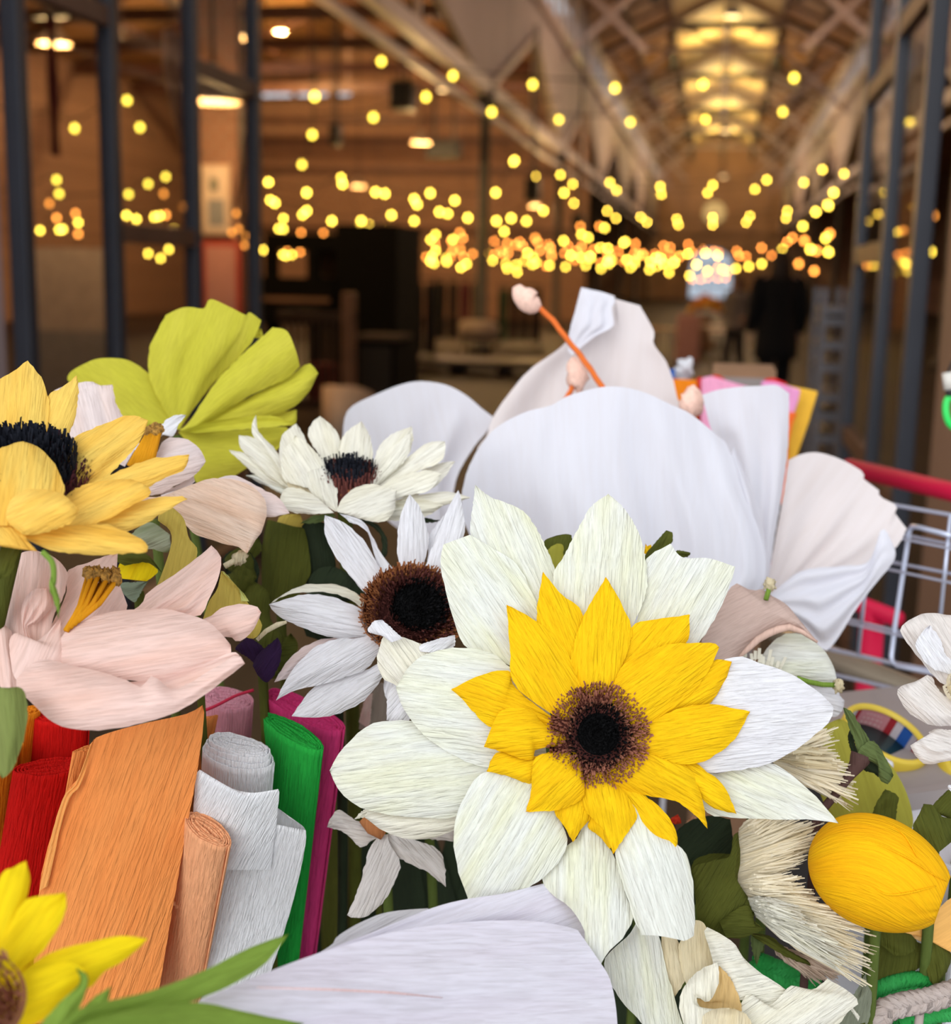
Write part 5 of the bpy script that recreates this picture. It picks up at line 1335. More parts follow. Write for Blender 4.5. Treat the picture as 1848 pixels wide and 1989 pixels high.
stem(r, H.at(748, 1610, .02), stem_m, BZ + .01)

# ------------------------------------------------------------------ 12 lilac-white bloom across the bottom
c = (800, 1860); H = Head(c, .74, .75, .3, .0)
r = flower('paper_tulip', 'big lilac white paper bloom lying across the front with a green leaf at its base', c, .76)
def I(pts, t, off=0., mat=lil, **k): petal(r, 'petal', H, pts, t, mat, off, jag=.6, n=k.pop('n', 36), m=24, **k)
I([(470,1930),(630,1845),(660,1815),(740,1775),(830,1764),(870,1790),(760,1860),(520,1950)], 4, .04, crepe('dimmed_white_crepe', (.62, .62, .66), None, 400, .4, .2), bulge=.006)  # rear petal, its dimness put into the paper colour
I([(430,1940),(560,1875),(720,1812),(860,1757),(980,1735),(1060,1715),(1120,1760),(1150,1830),(1000,1850),(700,1880),(470,1960)], 5, .016, bulge=.012, pleat=.002)
I([(385,1945),(520,1888),(650,1842),(800,1803),(960,1788),(1060,1792),(1122,1806),(1160,1860),(1188,1910),(1200,2000),(1190,2090),(1000,2120),(700,2090),(500,2030),(400,1965)], (6, 10), -.006, bulge=.03, pleat=.003, npl=2)
petal(r, 'petal', H, [(400,1965),(520,2010),(700,2070),(900,2100),(1000,2180),(700,2200),(450,2080),(380,1990)], 3, lil, -.016, bulge=.01)
v, f = tube_vf([H.at(x, y, -.026) for x, y in [(500,1918),(640,1922),(760,1928),(860,1938)]], [.0002, .0006, .0006, .0002], 6)
mesh('pink_vein', v, f, crepe('vein_pink', (.78, .55, .55), None, 400, .2, 0), r, True, [(p.x, p.z) for p in v])
petal(r, 'leaf', H, B3([(300,1790),(400,1690),(600,1640),(760,1600),(1000,1510),(1240,1390),(1440,1318),(1330,1460),(1180,1560),(1000,1640),(700,1740),(420,1800)]), 6, lgreen, -.026, bulge=.006, fold=.004, jag=.4)
petal(r, 'leaf', H, B3([(380,1780),(600,1710),(760,1685),(980,1660),(1150,1690),(1330,1730),(1520,1765),(1300,1830),(900,1860),(420,1850)]), 6, lgreen, -.036, bulge=.008, jag=.4)
stem(r, H.at(380, 1990, .01), lgreen, BZ + .01, (-.02, -.03), .006)

# ------------------------------------------------------------------ 13 bright yellow sunflower at the bottom left corner
c = (-30, 1930); H = Head(c, .60, .2, .45, .0)
r = flower('paper_sunflower', 'out-of-focus clear yellow paper sunflower in the bottom left corner, nearest of all', c, .61)
def I(pts, t, off=0., mat=cyel, **k): petal(r, 'petal', H, B3(pts), t, mat, off, bulge=k.pop('bulge', .006), jag=.6, **k)
I([(-140,1560),(-80,1300),(0,1035),(60,990),(130,955),(150,1040),(135,1140),(80,1400),(-60,1580)], 4, .006)
I([(-100,1600),(0,1380),(60,1250),(130,1150),(240,1125),(328,1113),(330,1190),(290,1290),(200,1420),(60,1540),(-60,1640)], 5, .0, fold=.003)
I([(-60,1620),(140,1480),(260,1410),(400,1370),(600,1330),(737,1343),(680,1400),(590,1470),(520,1510),(440,1590),(300,1600),(-20,1680)], 5, .003)
I([(-80,1680),(100,1550),(240,1480),(350,1460),(440,1510),(410,1580),(330,1650),(180,1768),(-30,1800)], 4, -.008)
I([(-120,1640),(-300,1500),(-420,1420),(-400,1560),(-160,1700)], 2, .0)
petal(r, 'sepal', H, B3([(150,1850),(210,1760),(300,1660),(395,1565),(378,1483),(440,1535),(425,1620),(350,1768),(260,1850)]), 4, lgreen, -.016, bulge=.004)
petal(r, 'sepal', H, B3([(360,1850),(390,1730),(450,1650),(555,1580),(530,1670),(450,1768),(420,1850)]), 3, lgreen, -.010, bulge=.003)
ribbon_fringe(r, 'centre', H.at(-40, 1945, -.01), camvec(-.1, .5, .8), .002, .022, 7, .012, .01, brown_t, .002, .0015, .2, 13)
stem(r, H.at(-20, 1960, .02), lgreen, BZ + .01, (-.05, .0), .006)

# ------------------------------------------------------------------ 14 cream curled flower bottom right of centre
c = (1400, 1880); H = Head(c, .85, .0, .30, .0)
r = flower('paper_rose', 'cream paper flower with torn curling petals under the large ivory sunflower', c, .87)
def I(reg_, pts, t, off=0., mat=cream, **k): petal(r, 'petal', H, reg_(pts), t, mat, off, bulge=k.pop('bulge', .008), jag=k.pop('jag', 1.3), **k)
I(B6, [(1160,960),(1110,1040),(965,1195),(1050,1400),(1190,1560),(1300,1700),(1450,1660),(1400,1450),(1340,1240),(1290,1030),(1230,950)], 5, .010, mat=ivory)
I(B6, [(1310,1020),(1312,1110),(1330,1250),(1390,1405),(1460,1290),(1450,1180),(1400,1050)], 3, .014, mat=dcream, bulge=.004)
I(B8, [(300,1110),(250,960),(245,820),(340,690),(390,715),(440,850),(490,960),(400,1040)], 3, .010, mat=dcream, bulge=.005)
I(B8, [(470,1150),(440,930),(390,740),(480,770),(570,830),(620,910),(720,1000),(800,1050),(872,1100),(860,1140),(780,1190),(640,1160),(540,1180)], 8, .0, bulge=.006)
I(B8, [(560,1330),(640,1130),(780,1190),(880,1090),(920,1078),(1030,1100),(1120,1035),(1300,1160),(1240,1230),(1180,1310),(1000,1400),(700,1420)], 6, -.004, bulge=.012, mat=cream)
I(B8, [(320,1400),(270,1304),(245,1150),(330,1010),(470,935),(475,1060),(420,1175),(345,1140),(380,1215),(520,1215),(600,1240),(640,1400)], 4, -.012, bulge=.012)
I(B8, [(380,1260),(345,1190),(350,1150),(420,1170),(480,960),(560,1060),(612,1230),(520,1260)], 4, -.006, mat=crepe('ochre_cream_crepe', (.72, .50, .22), None, 400, .4, .3), bulge=-.004)
I(B8, [(390,1400),(380,1270),(450,1215),(560,1210),(650,1260),(700,1400)], 3, -.022, mat=dcream, bulge=.01)
stem(r, H.at(1400, 1960, .03), stem_m, BZ + .01)

# ------------------------------------------------------------------ 15 fringed cream thistles
def fan(root, H, base, tips, n, mat, off0, off1, seed, w=.0017, nm='fringe'):
    "one strip fan: a band along the base with free strips to the tips"
    rnd = random.Random(seed); Bc = cr(base, n); Tc = cr(tips, n); v = []; f = []; uv = []
    for layer in range(5):
        prev = None
        for k in range(n + 1):
            b = Bc[k]; q = len(v)
            o = off0 + layer * .0022
            v += [H.at(b.x, b.y, o + .002), H.at(b.x + rnd.uniform(-2, 2), b.y + rnd.uniform(-2, 2), o)]; uv += [(k*.002, 0), (k*.002, .004)]
            if prev is not None: f.append((prev, q, q + 1, prev + 1))
            prev = q
        base0 = len(v) - 2 * (n + 1)
        for k in range(n):
            i0 = base0 + 2*k + 1; i1 = i0 + 2
            kk = min(n, max(0, k + rnd.randint(-2, 2))); T = Tc[kk]; b = Bc[k]
            s = rnd.uniform(.72, 1.06) - .09 * layer
            e = Vector((b.x + (T.x - b.x)*s, b.y + (T.y - b.y)*s)); oo = off1 + layer*.004 + rnd.uniform(-.01, .01)
            md = Vector(((b.x + e.x)/2 + rnd.uniform(-9, 9), (b.y + e.y)/2 + rnd.uniform(-9, 9)))
            d = (e - b); d = Vector((-d.y, d.x)).normalized() * (w / H.d * FPX) * rnd.uniform(.7, 1.2)
            q = len(v)
            d2 = d * rnd.uniform(.15, .7)
            v += [H.at(md.x - d.x, md.y - d.y, (o + oo)/2 - .006), H.at(md.x + d.x, md.y + d.y, (o + oo)/2 - .006), H.at(e.x - d2.x, e.y - d2.y, oo), H.at(e.x + d2.x, e.y + d2.y, oo + rnd.uniform(-.002, .002))]
            L = d.length; uv += [(k*.002, .02), (k*.002+.002, .02), (k*.002, .04), (k*.002+.002, .04)]
            f += [(i0, i1, q + 1, q), (q, q + 1, q + 3, q + 2)]
    return mesh(nm, v, f, mat, root, False, uv)
c = (1440, 1720); H = Head(c, .92, .0, .2, .0)
r = flower('paper_thistle', 'cream fringed paper thistle in an olive cup left of the yellow bud', c, .93)
V2 = lambda reg_, pts: [Vector((x, y)) for x, y in reg_(pts)]
fan(r, H, V2(B8, [(600,150),(585,300),(580,470)]), V2(B8, [(740,55),(860,80),(980,100),(1115,140),(1010,290),(935,390)]), 130, straw, .0, -.01, 51, .0008)
fan(r, H, V2(B8, [(580,470),(640,560),(700,670)]), V2(B8, [(935,400),(1045,530),(1180,640),(1300,720),(1375,780),(1390,840),(1365,960),(1340,1065),(1290,1075)]), 200, straw, -.008, -.03, 52, .0008)
fan(r, H, V2(B8, [(640,560),(700,670)]), V2(B8, [(930,600),(1100,760),(1230,860),(1260,980),(1180,1000)]), 110, cream, -.016, -.045, 53, .0008)
fan(r, H, V2(B8, [(790,820),(900,880)]), V2(B8, [(1030,1080),(1100,1060),(1180,1060),(1210,1000)]), 50, crepe('blush_straw', (.78, .62, .50), None, 400, .4, .3), .012, .012, 54, .0006)
petal(r, 'calyx', H, B8([(330,480),(330,380),(440,340),(540,310),(560,200),(590,170),(605,330),(590,470),(660,570),(688,640),(670,700),(560,790),(440,780),(350,690)]), 5, olive, -.012, bulge=.020, n=30, m=18)
petal(r, 'calyx_leaf', H, B8([(480,700),(560,640),(640,600),(680,660),(690,700),(752,745),(700,765),(600,800),(520,790)]), 5, olive, -.022, bulge=.006)
petal(r, 'calyx_leaf', H, B8([(660,770),(770,780),(880,860),(1000,930),(1020,960),(900,920),(760,840),(680,790)]), 4, olive, -.006, bulge=.003)
petal(r, 'calyx_leaf', H, B8([(665,780),(670,860),(700,960),(720,900),(760,800)]), 2, sage, .006, bulge=.003)
stem(r, H.at(1360, 1760, .03), stem_m, BZ + .01)
c = (1500, 1480); H = Head(c, .93, .0, .2, .0)
r = flower('paper_thistle', 'straw fringed paper thistle showing behind the right petals of the large ivory sunflower', c, .94)
fan(r, H, V2(B7, [(560,1000),(570,1060),(620,1120)]), V2(B7, [(900,860),(1035,860),(1040,1010),(1055,1080),(1130,1115),(1185,1280),(1155,1400),(1125,1440)]), 130, straw, .0, -.004, 55, .0009)
fan(r, H, V2(B7, [(600,1000),(640,1080)]), V2(B7, [(860,960),(1000,1030),(1045,1090),(1100,1150)]), 50, dcream, -.008, -.014, 56, .0013)
stem(r, H.at(1490, 1490, .02), stem_m, BZ + .01)
# dark leaves behind the thistle
c = (1345, 1640); h = Head(c, .96, 0, .2)
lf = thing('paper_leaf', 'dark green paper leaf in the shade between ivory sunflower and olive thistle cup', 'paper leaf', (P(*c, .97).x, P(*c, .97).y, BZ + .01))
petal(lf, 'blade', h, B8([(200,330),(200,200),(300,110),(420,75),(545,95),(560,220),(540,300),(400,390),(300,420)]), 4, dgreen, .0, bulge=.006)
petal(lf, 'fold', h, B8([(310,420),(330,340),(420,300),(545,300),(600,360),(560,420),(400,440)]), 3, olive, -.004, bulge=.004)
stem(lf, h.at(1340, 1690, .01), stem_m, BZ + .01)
rr_ = thing('paper_scrap', 'small red and peach paper scraps wedged behind the lower yellow petals', 'paper scrap', (P(1310, 1590, .98).x, P(1310, 1590, .98).y, BZ + .01))
h = Head((1310, 1590), .98)
petal(rr_, 'red_piece', h, B8([(185,120),(195,90),(235,65),(255,115),(220,125)]), 2, crepe('scarlet_crepe', (.70, .05, .02), None, 400, .4, .1), 0, bulge=.001)
petal(rr_, 'peach_piece', h, B8([(275,130),(290,105),(330,70),(345,95),(300,150)]), 2, crepe('peach_scrap', (.75, .42, .25), None, 400, .4, .1), .002, bulge=.001)
stem(rr_, h.at(1308, 1600, .0), brown_s, BZ + .01, r=.002)

# ------------------------------------------------------------------ 16 yellow bud
c = (1708, 1696); d = .88
r = thing('paper_bud', 'plump bright yellow egg-shaped paper bud at the lower right', 'paper flower', (P(*c, d).x, P(*c, d).y, BZ + .01))
bud = crepe('bud_yellow_crepe', (.95, .52, .004), (.93, .42, .003), 420, .35, .15, .6)
axis = camvec(.86, -.30, .40); a_ = camvec(.33, .94, 0); a_ = (a_ - axis * a_.dot(axis)).normalized(); b_ = axis.cross(a_)
cc = P(c[0], c[1], d); L_, R_ = .0480, .0378; v = []; f = []; uv = []; NR_, NC = 48, 96
for i in range(NR_ + 1):
    ph = math.pi * i / NR_
    for k in range(NC):
        t = k / NC * math.tau
        z = math.cos(ph); s_ = math.sin(ph)
        rad = R_ * s_ * (1 + .10 * z * -.6)
        pole = max(0, z) ** 4
        rad *= 1 + (.010 + .09 * pole) * (math.sin(9 * t + 1.2 * math.sin(3 * t)) * .6 + math.sin(23 * t + 4 * z) * .4) * (.25 + pole)
        zz = L_ * z - .006 * max(0, (z - .9) / .1)
        v.append(cc + axis * zz + a_ * math.cos(t) * rad + b_ * math.sin(t) * rad); uv.append((t * R_ * (.25 + .75 * s_), z * L_))
for i in range(NR_):
    for k in range(NC):
        j = (k + 1) % NC; f.append((i*NC+k, (i+1)*NC+k, (i+1)*NC+j, i*NC+j))
mesh('bud', v, f, bud, r, True, uv)
for pts in ([(1020,270),(1060,230),(1180,205),(1330,215),(1480,270),(1620,340),(1740,420),(1820,462)], [(1500,130),(1580,200),(1650,320)], [(1380,490),(1470,540),(1600,530),(1760,490)]):
    w = []
    for x, y in cr([Vector(q) for q in B8(pts)], 24):
        dd = ROT @ Vector(((x - CX)/FPX, -(y - CY)/FPX, -1)); o = CAM - cc
        # meet the ellipsoid
        def tr(q, sc): return Vector((q.dot(axis)/ (L_*sc), q.dot(a_)/(R_*sc), q.dot(b_)/(R_*sc)))
        oo, d2 = tr(o, 1.0), tr(dd, 1.0); A = d2.dot(d2); B = 2*oo.dot(d2); C_ = oo.dot(oo) - 1; q_ = B*B - 4*A*C_
        if q_ > 0: w.append(CAM + dd * ((-B - math.sqrt(q_)) / (2*A)))
    if len(w) > 3:
        v, f = tube_vf(w, [.0002 + .0005 * math.sin(math.pi * i / (len(w) - 1)) for i in range(len(w))], 6)
        mesh('paper_crease', v, f, bud, r, True, [(p.x, p.z) for p in v])
stem(r, cc - Vector((0, 0, .01)), stem_m, BZ + .01, (.0, .03))
# orange-peach paper strip under the bud
c = (1830, 1800); h = Head(c, .93, 0, .3)
r = thing('paper_strip', 'flat peach orange paper strip sticking out under the yellow bud', 'paper strip', (P(*c, .93).x, P(*c, .93).y, BZ + .01))
petal(r, 'strip', h, B8([(1560,760),(1700,700),(1848,560),(1990,560),(2010,860),(1900,890),(1848,880),(1700,800)]), 3, crepe('peach_orange_strip', (.90, .50, .15), None, 300, .15, .2), .0, bulge=.002, jag=.2)
petal(r, 'under_strip', h, B8([(1560,770),(1720,770),(1860,800),(1990,830),(2010,900),(1870,885),(1700,830)]), 3, crepe('pale_orange_strip', (.92, .58, .24), None, 300, .15, .2), .006, bulge=.002, jag=.2)
stem(r, h.at(1835, 1810, .01), stem_m, BZ + .01, r=.003)

# ------------------------------------------------------------------ 17 dried pod, olive oval leaf and right-hand leaves
c = (1668, 1480); H = Head(c, .93, 0, .1)
r = flower('paper_seed_cap', 'drooping dark green paper cap on a brown stalk above the yellow bud', c, .93)
petal(r, 'sepal', H, B7([(1200,1090),(1170,960),(1130,850),(1105,780),(1088,708),(1140,735),(1200,820),(1270,930),(1290,1010),(1250,1090)]), 4, sage, -.006, bulge=.006)
petal(r, 'sepal', H, B7([(1180,1060),(1210,990),(1290,940),(1350,1000),(1400,1090),(1440,1175),(1435,1200),(1395,1250),(1340,1205),(1330,1120),(1260,1080)]), 6, sage, -.010, bulge=.008)
petal(r, 'sepal', H, B7([(1190,1060),(1160,1050),(1125,960),(1120,890),(1150,850),(1170,960),(1210,1040)]), 4, dgreen, .004, bulge=.003)
petal(r, 'sepal', H, B7([(1200,1080),(1230,1150),(1300,1170),(1335,1200),(1340,1110),(1260,1060)]), 3, dgreen, .002, bulge=.003)
w = [H.at(x, y, -.006) for x, y in B7([(1215,1040),(1190,1100),(1135,1180),(1065,1280),(985,1375),(900,1480)])]
w = cr(w, 14); v, f = tube_vf(w + [Vector((w[-1].x, w[-1].y + .02, BZ + .012))], [.0078, .0074, .006, .005, .0042, .0036] + [.0032] * 10, 10)
mesh('stalk', v, f, brown_s, r, True, [(p.x * .5, p.z) for p in v])
c = (1690, 1520); h = Head(c, 1.0, 0, .25)
lf = thing('paper_leaf', 'large smooth yellow-olive oval paper leaf standing behind the yellow bud', 'paper leaf', (P(*c, 1.0).x, P(*c, 1.0).y, BZ + .01))
petal(lf, 'blade', h, B7([(1150,1640),(1000,1480),(900,1250),(860,1050),(900,900),(980,820),(1060,785),(1130,820),(1220,900),(1330,1010),(1450,1150),(1530,1300),(1572,1440),(1575,1560),(1500,1680)]), 6, olv2, .0, bulge=.012, jag=.2)
stem(lf, h.at(1700, 1630, .01), stem_m, BZ + .01)
c = (1718, 1570); h = Head(c, .95, 0, .1)
lf = thing('paper_leaf', 'short cut-off dark olive paper leaf rising right behind the yellow bud', 'paper leaf', (P(*c, .95).x, P(*c, .95).y, BZ + .01))
petal(lf, 'blade', h, B7([(1250,1560),(1285,1470),(1320,1380),(1382,1283),(1475,1335),(1465,1430),(1455,1560)]), 3, olive, .0, bulge=.006)
stem(lf, h.at(1712, 1600, .0), stem_m, BZ + .01, r=.003)
c = (1815, 1590); h = Head(c, .91, 0, .2)
lf = thing('paper_leaf', 'broad folded olive paper leaf at the right edge above the yellow bud', 'paper leaf', (P(*c, .92).x, P(*c, .92).y, BZ + .01))
petal(lf, 'blade', h, B7([(1700,1780),(1600,1620),(1578,1555),(1620,1460),(1655,1388),(1720,1400),(1780,1470),(1900,1520),(1860,1650)]), 4, olive, -.004, bulge=.006, fold=.003)
petal(lf, 'second_blade', h, B7([(1690,1440),(1740,1370),(1848,1270),(1980,1180),(2000,1400),(1900,1500),(1780,1470)]), 3, olive, .006, bulge=.006)
stem(lf, h.at(1815, 1640, .0), stem_m, BZ + .01)
c = (1760, 1870); h = Head(c, .93, 0, .3)
lf = thing('paper_leaf', 'cluster of dark olive paper leaves hanging below the yellow bud', 'paper leaf', (P(*c, .94).x, P(*c, .94).y, BZ + .01))
petal(lf, 'blade', h, B8([(1420,760),(1380,800),(1450,850),(1520,905),(1600,890),(1650,830),(1600,760)]), 3, olive, -.006, bulge=.006)
petal(lf, 'blade', h, B8([(1360,780),(1370,950),(1375,1080),(1480,1070),(1680,960),(1700,850),(1500,760)]), 2, olive, .006, bulge=.006)
petal(lf, 'blade', h, B8([(1680,790),(1690,900),(1720,1040),(1760,1090),(1820,1000),(1850,930),(1840,870),(1740,800)]), 3, olive, -.004, bulge=.008)
stem(lf, h.at(1745, 1830, .01), stem_m, BZ + .01)

# ------------------------------------------------------------------ leaves in the shade between the left flowers
c = (555, 1170); h = Head(c, 1.02, 0, .1)
lf = thing('paper_leaf', 'tall notched dark olive paper leaf between blush flower and white sunflower', 'paper leaf', (P(*c, 1.02).x, P(*c, 1.02).y, BZ + .01))
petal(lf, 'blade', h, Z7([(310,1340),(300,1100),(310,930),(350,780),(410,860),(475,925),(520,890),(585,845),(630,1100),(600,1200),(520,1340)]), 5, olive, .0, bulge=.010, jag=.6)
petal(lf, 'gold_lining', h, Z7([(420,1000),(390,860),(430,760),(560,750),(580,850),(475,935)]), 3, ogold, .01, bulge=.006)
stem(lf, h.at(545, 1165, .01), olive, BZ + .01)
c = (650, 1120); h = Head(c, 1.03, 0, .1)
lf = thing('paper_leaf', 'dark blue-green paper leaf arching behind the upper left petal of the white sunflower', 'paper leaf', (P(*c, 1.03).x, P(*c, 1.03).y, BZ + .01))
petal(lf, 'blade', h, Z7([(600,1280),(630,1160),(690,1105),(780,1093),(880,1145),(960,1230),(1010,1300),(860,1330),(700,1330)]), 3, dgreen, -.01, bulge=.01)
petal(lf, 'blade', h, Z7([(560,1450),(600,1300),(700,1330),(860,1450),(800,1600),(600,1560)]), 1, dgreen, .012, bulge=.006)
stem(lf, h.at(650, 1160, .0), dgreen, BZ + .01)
c = (465, 1130); h = Head(c, 1.0, 0, .2)
lf = thing('paper_leaf', 'knotted dark green paper stem with leaves behind the blush flower', 'paper leaf', (P(*c, 1.0).x, P(*c, 1.0).y, BZ + .01))
v, f = tube_vf(cr([h.at(x, y) for x, y in B9([(330,430),(420,560),(430,660),(520,800),(600,1000),(660,1300),(640,1500)])], 24), [.008 + .003 * math.sin(i * .8) for i in range(25)], 10)
mesh('stem', v, f, olive, lf, True, [(p.x, p.z) for p in v])
blob(lf, 'knot', h.at(380 + 410/4.52, 980 + 660/4.52, -.004), (.011, .009, .010), olive, .4, 5)
petal(lf, 'blade', h, B9([(250,560),(240,470),(330,400),(480,420),(560,560),(520,760),(440,860),(320,700)]), 3, dgreen, .012, bulge=.004)
petal(lf, 'blade', h, B9([(560,1000),(600,1180),(700,1300),(760,1200),(840,1130),(900,1260),(760,1480),(640,1520),(540,1300)]), 4, olive, .02, bulge=.004)
petal(lf, 'blade', h, B9([(430,470),(470,300),(560,290),(580,400),(520,470)]), 2, olive, .016, bulge=.003)
stem(lf, h.at(510, 1300, .0), olive, BZ + .01)
c = (390, 1130); h = Head(c, .90, 0, .2)
r = thing('paper_ribbon', 'curling ochre yellow paper ribbon between the two blush flowers', 'paper ribbon', (P(*c, .92).x, P(*c, .92).y, BZ + .01))
petal(r, 'ribbon', h, [(268,1215),(300,1150),(331,1065),(330,1030),(305,1007),(332,983),(357,1007),(367,1045),(384,1072),(360,1130),(310,1200)], 5, ogold, .0, bulge=.008, jag=.1)
petal(r, 'ribbon', h, B9([(60,1020),(120,850),(190,740),(225,585),(300,650),(380,740),(450,850),(560,1000),(580,1090),(500,1180),(300,1100)]), 3, ogold, .006, bulge=.008, jag=.3)
petal(r, 'pale_edge', h, B9([(400,850),(380,740),(300,650),(225,585),(260,600),(340,690),(430,790),(470,850)]), 3, crepe('lime_edge', (.62, .64, .22), None, 400, .3, .2), .003, bulge=.001)
stem(r, h.at(380, 1180, .01), olive, BZ + .01, r=.003)
c = (265, 1115); h = Head(c, .93, 0, .2)
r = thing('paper_leaf', 'grey-green striped paper tassel and yellow petal scraps under the pale blush flower', 'paper leaf', (P(*c, .94).x, P(*c, .94).y, BZ + .01))
petal(r, 'yellow_scrap', h, Z6([(750,340),(770,240),(900,210),(1010,290),(940,360)]), 2, cyel, .004, bulge=.003)
petal(r, 'grey_green_piece', h, Z6([(760,370),(950,360),(900,440),(860,495),(790,440)]), 1, crepe('grey_green', (.20, .25, .18), None, 400, .4, .1), .0, bulge=.003)
petal(r, 'tassel', h, Z6([(760,160),(860,40),(960,-20),(1090,60),(1080,170),(940,150),(820,200)]), 3, crepe('pale_stripe', (.42, .45, .34), (.16, .20, .08), 260, .8, .2, 1.), .0, bulge=.006)
petal(r, 'dark_piece', h, Z6([(720,220),(760,120),(880,160),(960,200),(1035,300),(940,240),(800,260)]), 4, olive, -.004, bulge=.003)
stem(r, h.at(270, 1150, .01), olive, BZ + .01)
c = (505, 1275); h = Head(c, .93, 0, .2)
r = thing('paper_petal_bow', 'dark aubergine paper bow above the pink rolls', 'paper bow', (P(*c, .94).x, P(*c, .94).y, BZ + .01))
petal(r, 'loop', h, Z6([(1660,920),(1590,850),(1510,792),(1590,714),(1640,745),(1690,790),(1700,880)]), 3, purp, .0, bulge=.008)
petal(r, 'loop', h, Z6([(1620,900),(1660,820),(1780,722),(1805,780),(1790,900),(1715,1008),(1650,960)]), 2, purp, -.006, bulge=.010)
stem(r, h.at(508, 1300, .01), olive, BZ + .01, r=.003)
v, f = tube_vf([h.at(x, y, -.01) for x, y in B9([(540,1190),(620,1110),(720,1055),(800,1030)])], [.0015, .002, .0022, .0012], 6); mesh('straw_tie', v, f, dcream, r, True, [(p.x, p.z) for p in v])
c = (15, 1400); h = Head(c, .72, 0, .3)
lf = thing('paper_leaf', 'soft green paper leaf at the left edge beside the orange roll', 'paper leaf', (P(*c, .72).x, P(*c, .72).y, BZ + .01))
petal(lf, 'blade', h, B3([(-80,60),(-60,300),(-20,480),(10,545),(60,500),(110,380),(136,250),(132,150),(100,90),(20,100)]), 3, crepe('soft_green', (.20, .25, .07), (.26, .30, .10), 400, .4, .2), .0, bulge=.012)
stem(lf, h.at(-10, 1400, .02), stem_m, BZ + .01, (-.22, 0))
# dark stems and grey reeds in the gap under the white sunflower
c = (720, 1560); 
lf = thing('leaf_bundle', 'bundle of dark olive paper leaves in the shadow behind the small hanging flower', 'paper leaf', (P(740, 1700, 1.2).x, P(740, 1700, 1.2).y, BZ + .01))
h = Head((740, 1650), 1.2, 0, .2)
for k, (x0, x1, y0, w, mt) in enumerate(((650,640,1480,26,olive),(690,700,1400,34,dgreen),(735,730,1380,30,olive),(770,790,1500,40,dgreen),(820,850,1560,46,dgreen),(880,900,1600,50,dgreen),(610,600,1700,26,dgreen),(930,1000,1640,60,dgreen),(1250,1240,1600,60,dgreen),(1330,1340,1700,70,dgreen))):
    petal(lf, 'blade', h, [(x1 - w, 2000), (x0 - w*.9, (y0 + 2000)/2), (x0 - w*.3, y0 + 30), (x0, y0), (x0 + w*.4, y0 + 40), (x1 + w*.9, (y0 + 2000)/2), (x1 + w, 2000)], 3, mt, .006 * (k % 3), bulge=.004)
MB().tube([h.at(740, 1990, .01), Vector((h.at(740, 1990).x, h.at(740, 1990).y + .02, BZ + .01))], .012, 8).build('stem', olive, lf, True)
r = thing('paper_scrap', 'grey and brown paper wrap seen behind the ivory sunflower left edge', 'paper scrap', (P(725, 1370, 1.05).x, P(725, 1370, 1.05).y, BZ + .01))
h = Head((725, 1370), 1.05)
petal(r, 'grey_piece', h, B4([(560,900),(590,760),(680,640),(740,680),(730,900)]), 2, crepe('warm_grey', (.28, .24, .20), None, 300, .3, .1), 0, bulge=.004)
petal(r, 'blush_piece', h, B4([(560,860),(600,720),(640,700),(620,900)]), 2, taupe, -.004, bulge=.002)
stem(r, h.at(725, 1400, .0), olive, BZ + .01, r=.003)

# ------------------------------------------------------------------ crepe paper rolls
def roll(name, label, top, d0, bot, d1, a, b, major, turns, mat, core=.12, drop=None, group='crepe paper rolls', th=.0010, S=40, sq=0.):
    "a wound sheet: spiral of oval cross-section extruded along the roll's axis; drop(t) lowers the top edge towards the outside"
    T = P(top[0], top[1], d0); B_ = P(bot[0], bot[1], d1); ax_ = (B_ - T).normalized()
    ac = ROT.transposed() @ ax_; q0 = Vector((major[0], -major[1], 0)).normalized()
    q0.z = max(-1.1, min(1.1, -(ac.x * q0.x + ac.y * q0.y) / (ac.z if abs(ac.z) > .05 else -.05)))
    mj = ROT @ q0; mj = mj - ax_ * mj.dot(ax_); mn = ax_.cross(mj.normalized())
    B_ = T + ax_ * min((B_ - T).length * 1.25, (T.z - BZ - .012) / max(.05, -ax_.z))
    r = thing(name, label, 'crepe paper', (B_.x, B_.y, B_.z), group)
    N = int(turns * S); v = []; f = []; uv = []; L = 0; last = None; rnd = random.Random(len(label))
    hs = [0, .02, .3, .65, 1.]
    for i in range(N + 1):
        t = i / N; th_ = t * turns * math.tau
        q = core + (1 - core) * t
        wob_ = 1 + .035 * noise.noise(Vector((math.cos(th_) * 1.6, math.sin(th_) * 1.6, th_ * .25 + a * 90)))
        e = mj * math.cos(th_) * (a - b * (1 - q) * .55 - (a - b) * 0 if False else a * (q if a < 1.6 * b else (1 - (1 - q) * b / a * .95))) * wob_ + mn * math.sin(th_) * b * q * wob_
        p = T + e
        if last is not None: L += (p - last).length
        last = p
        dz = (drop(t) if drop else 0) + rnd.uniform(-.0005, .0005) + .0016 * noise.noise(Vector((math.cos(th_) * .9, math.sin(th_) * .9, t * turns * .9 + b * 400)))
        full = (B_ - T).length
        for h_ in hs:
            s_ = dz + (full - dz) * h_
            v.append(p + ax_ * s_); uv.append((L, s_))
    K = len(hs)
    for i in range(N):
        for k in range(K - 1): f.append((i*K+k, (i+1)*K+k, (i+1)*K+k+1, i*K+k+1))
    o = mesh('wound_sheet', v, f, mat, r, True, uv)
    sd_ = o.modifiers.new('paper', 'SOLIDIFY'); sd_.thickness = th; sd_.offset = -1
    return r, T, ax_, mj, mn
def b3(x, y): return B3([(x, y)])[0]
c_white = crepe('roll_white', (.92, .94, .98), (.90, .92, .97), 620, .6, .15, cv=.93)
c_green = crepe('roll_green', (.022, .44, .06), (.015, .34, .045), 420, .95, .05)
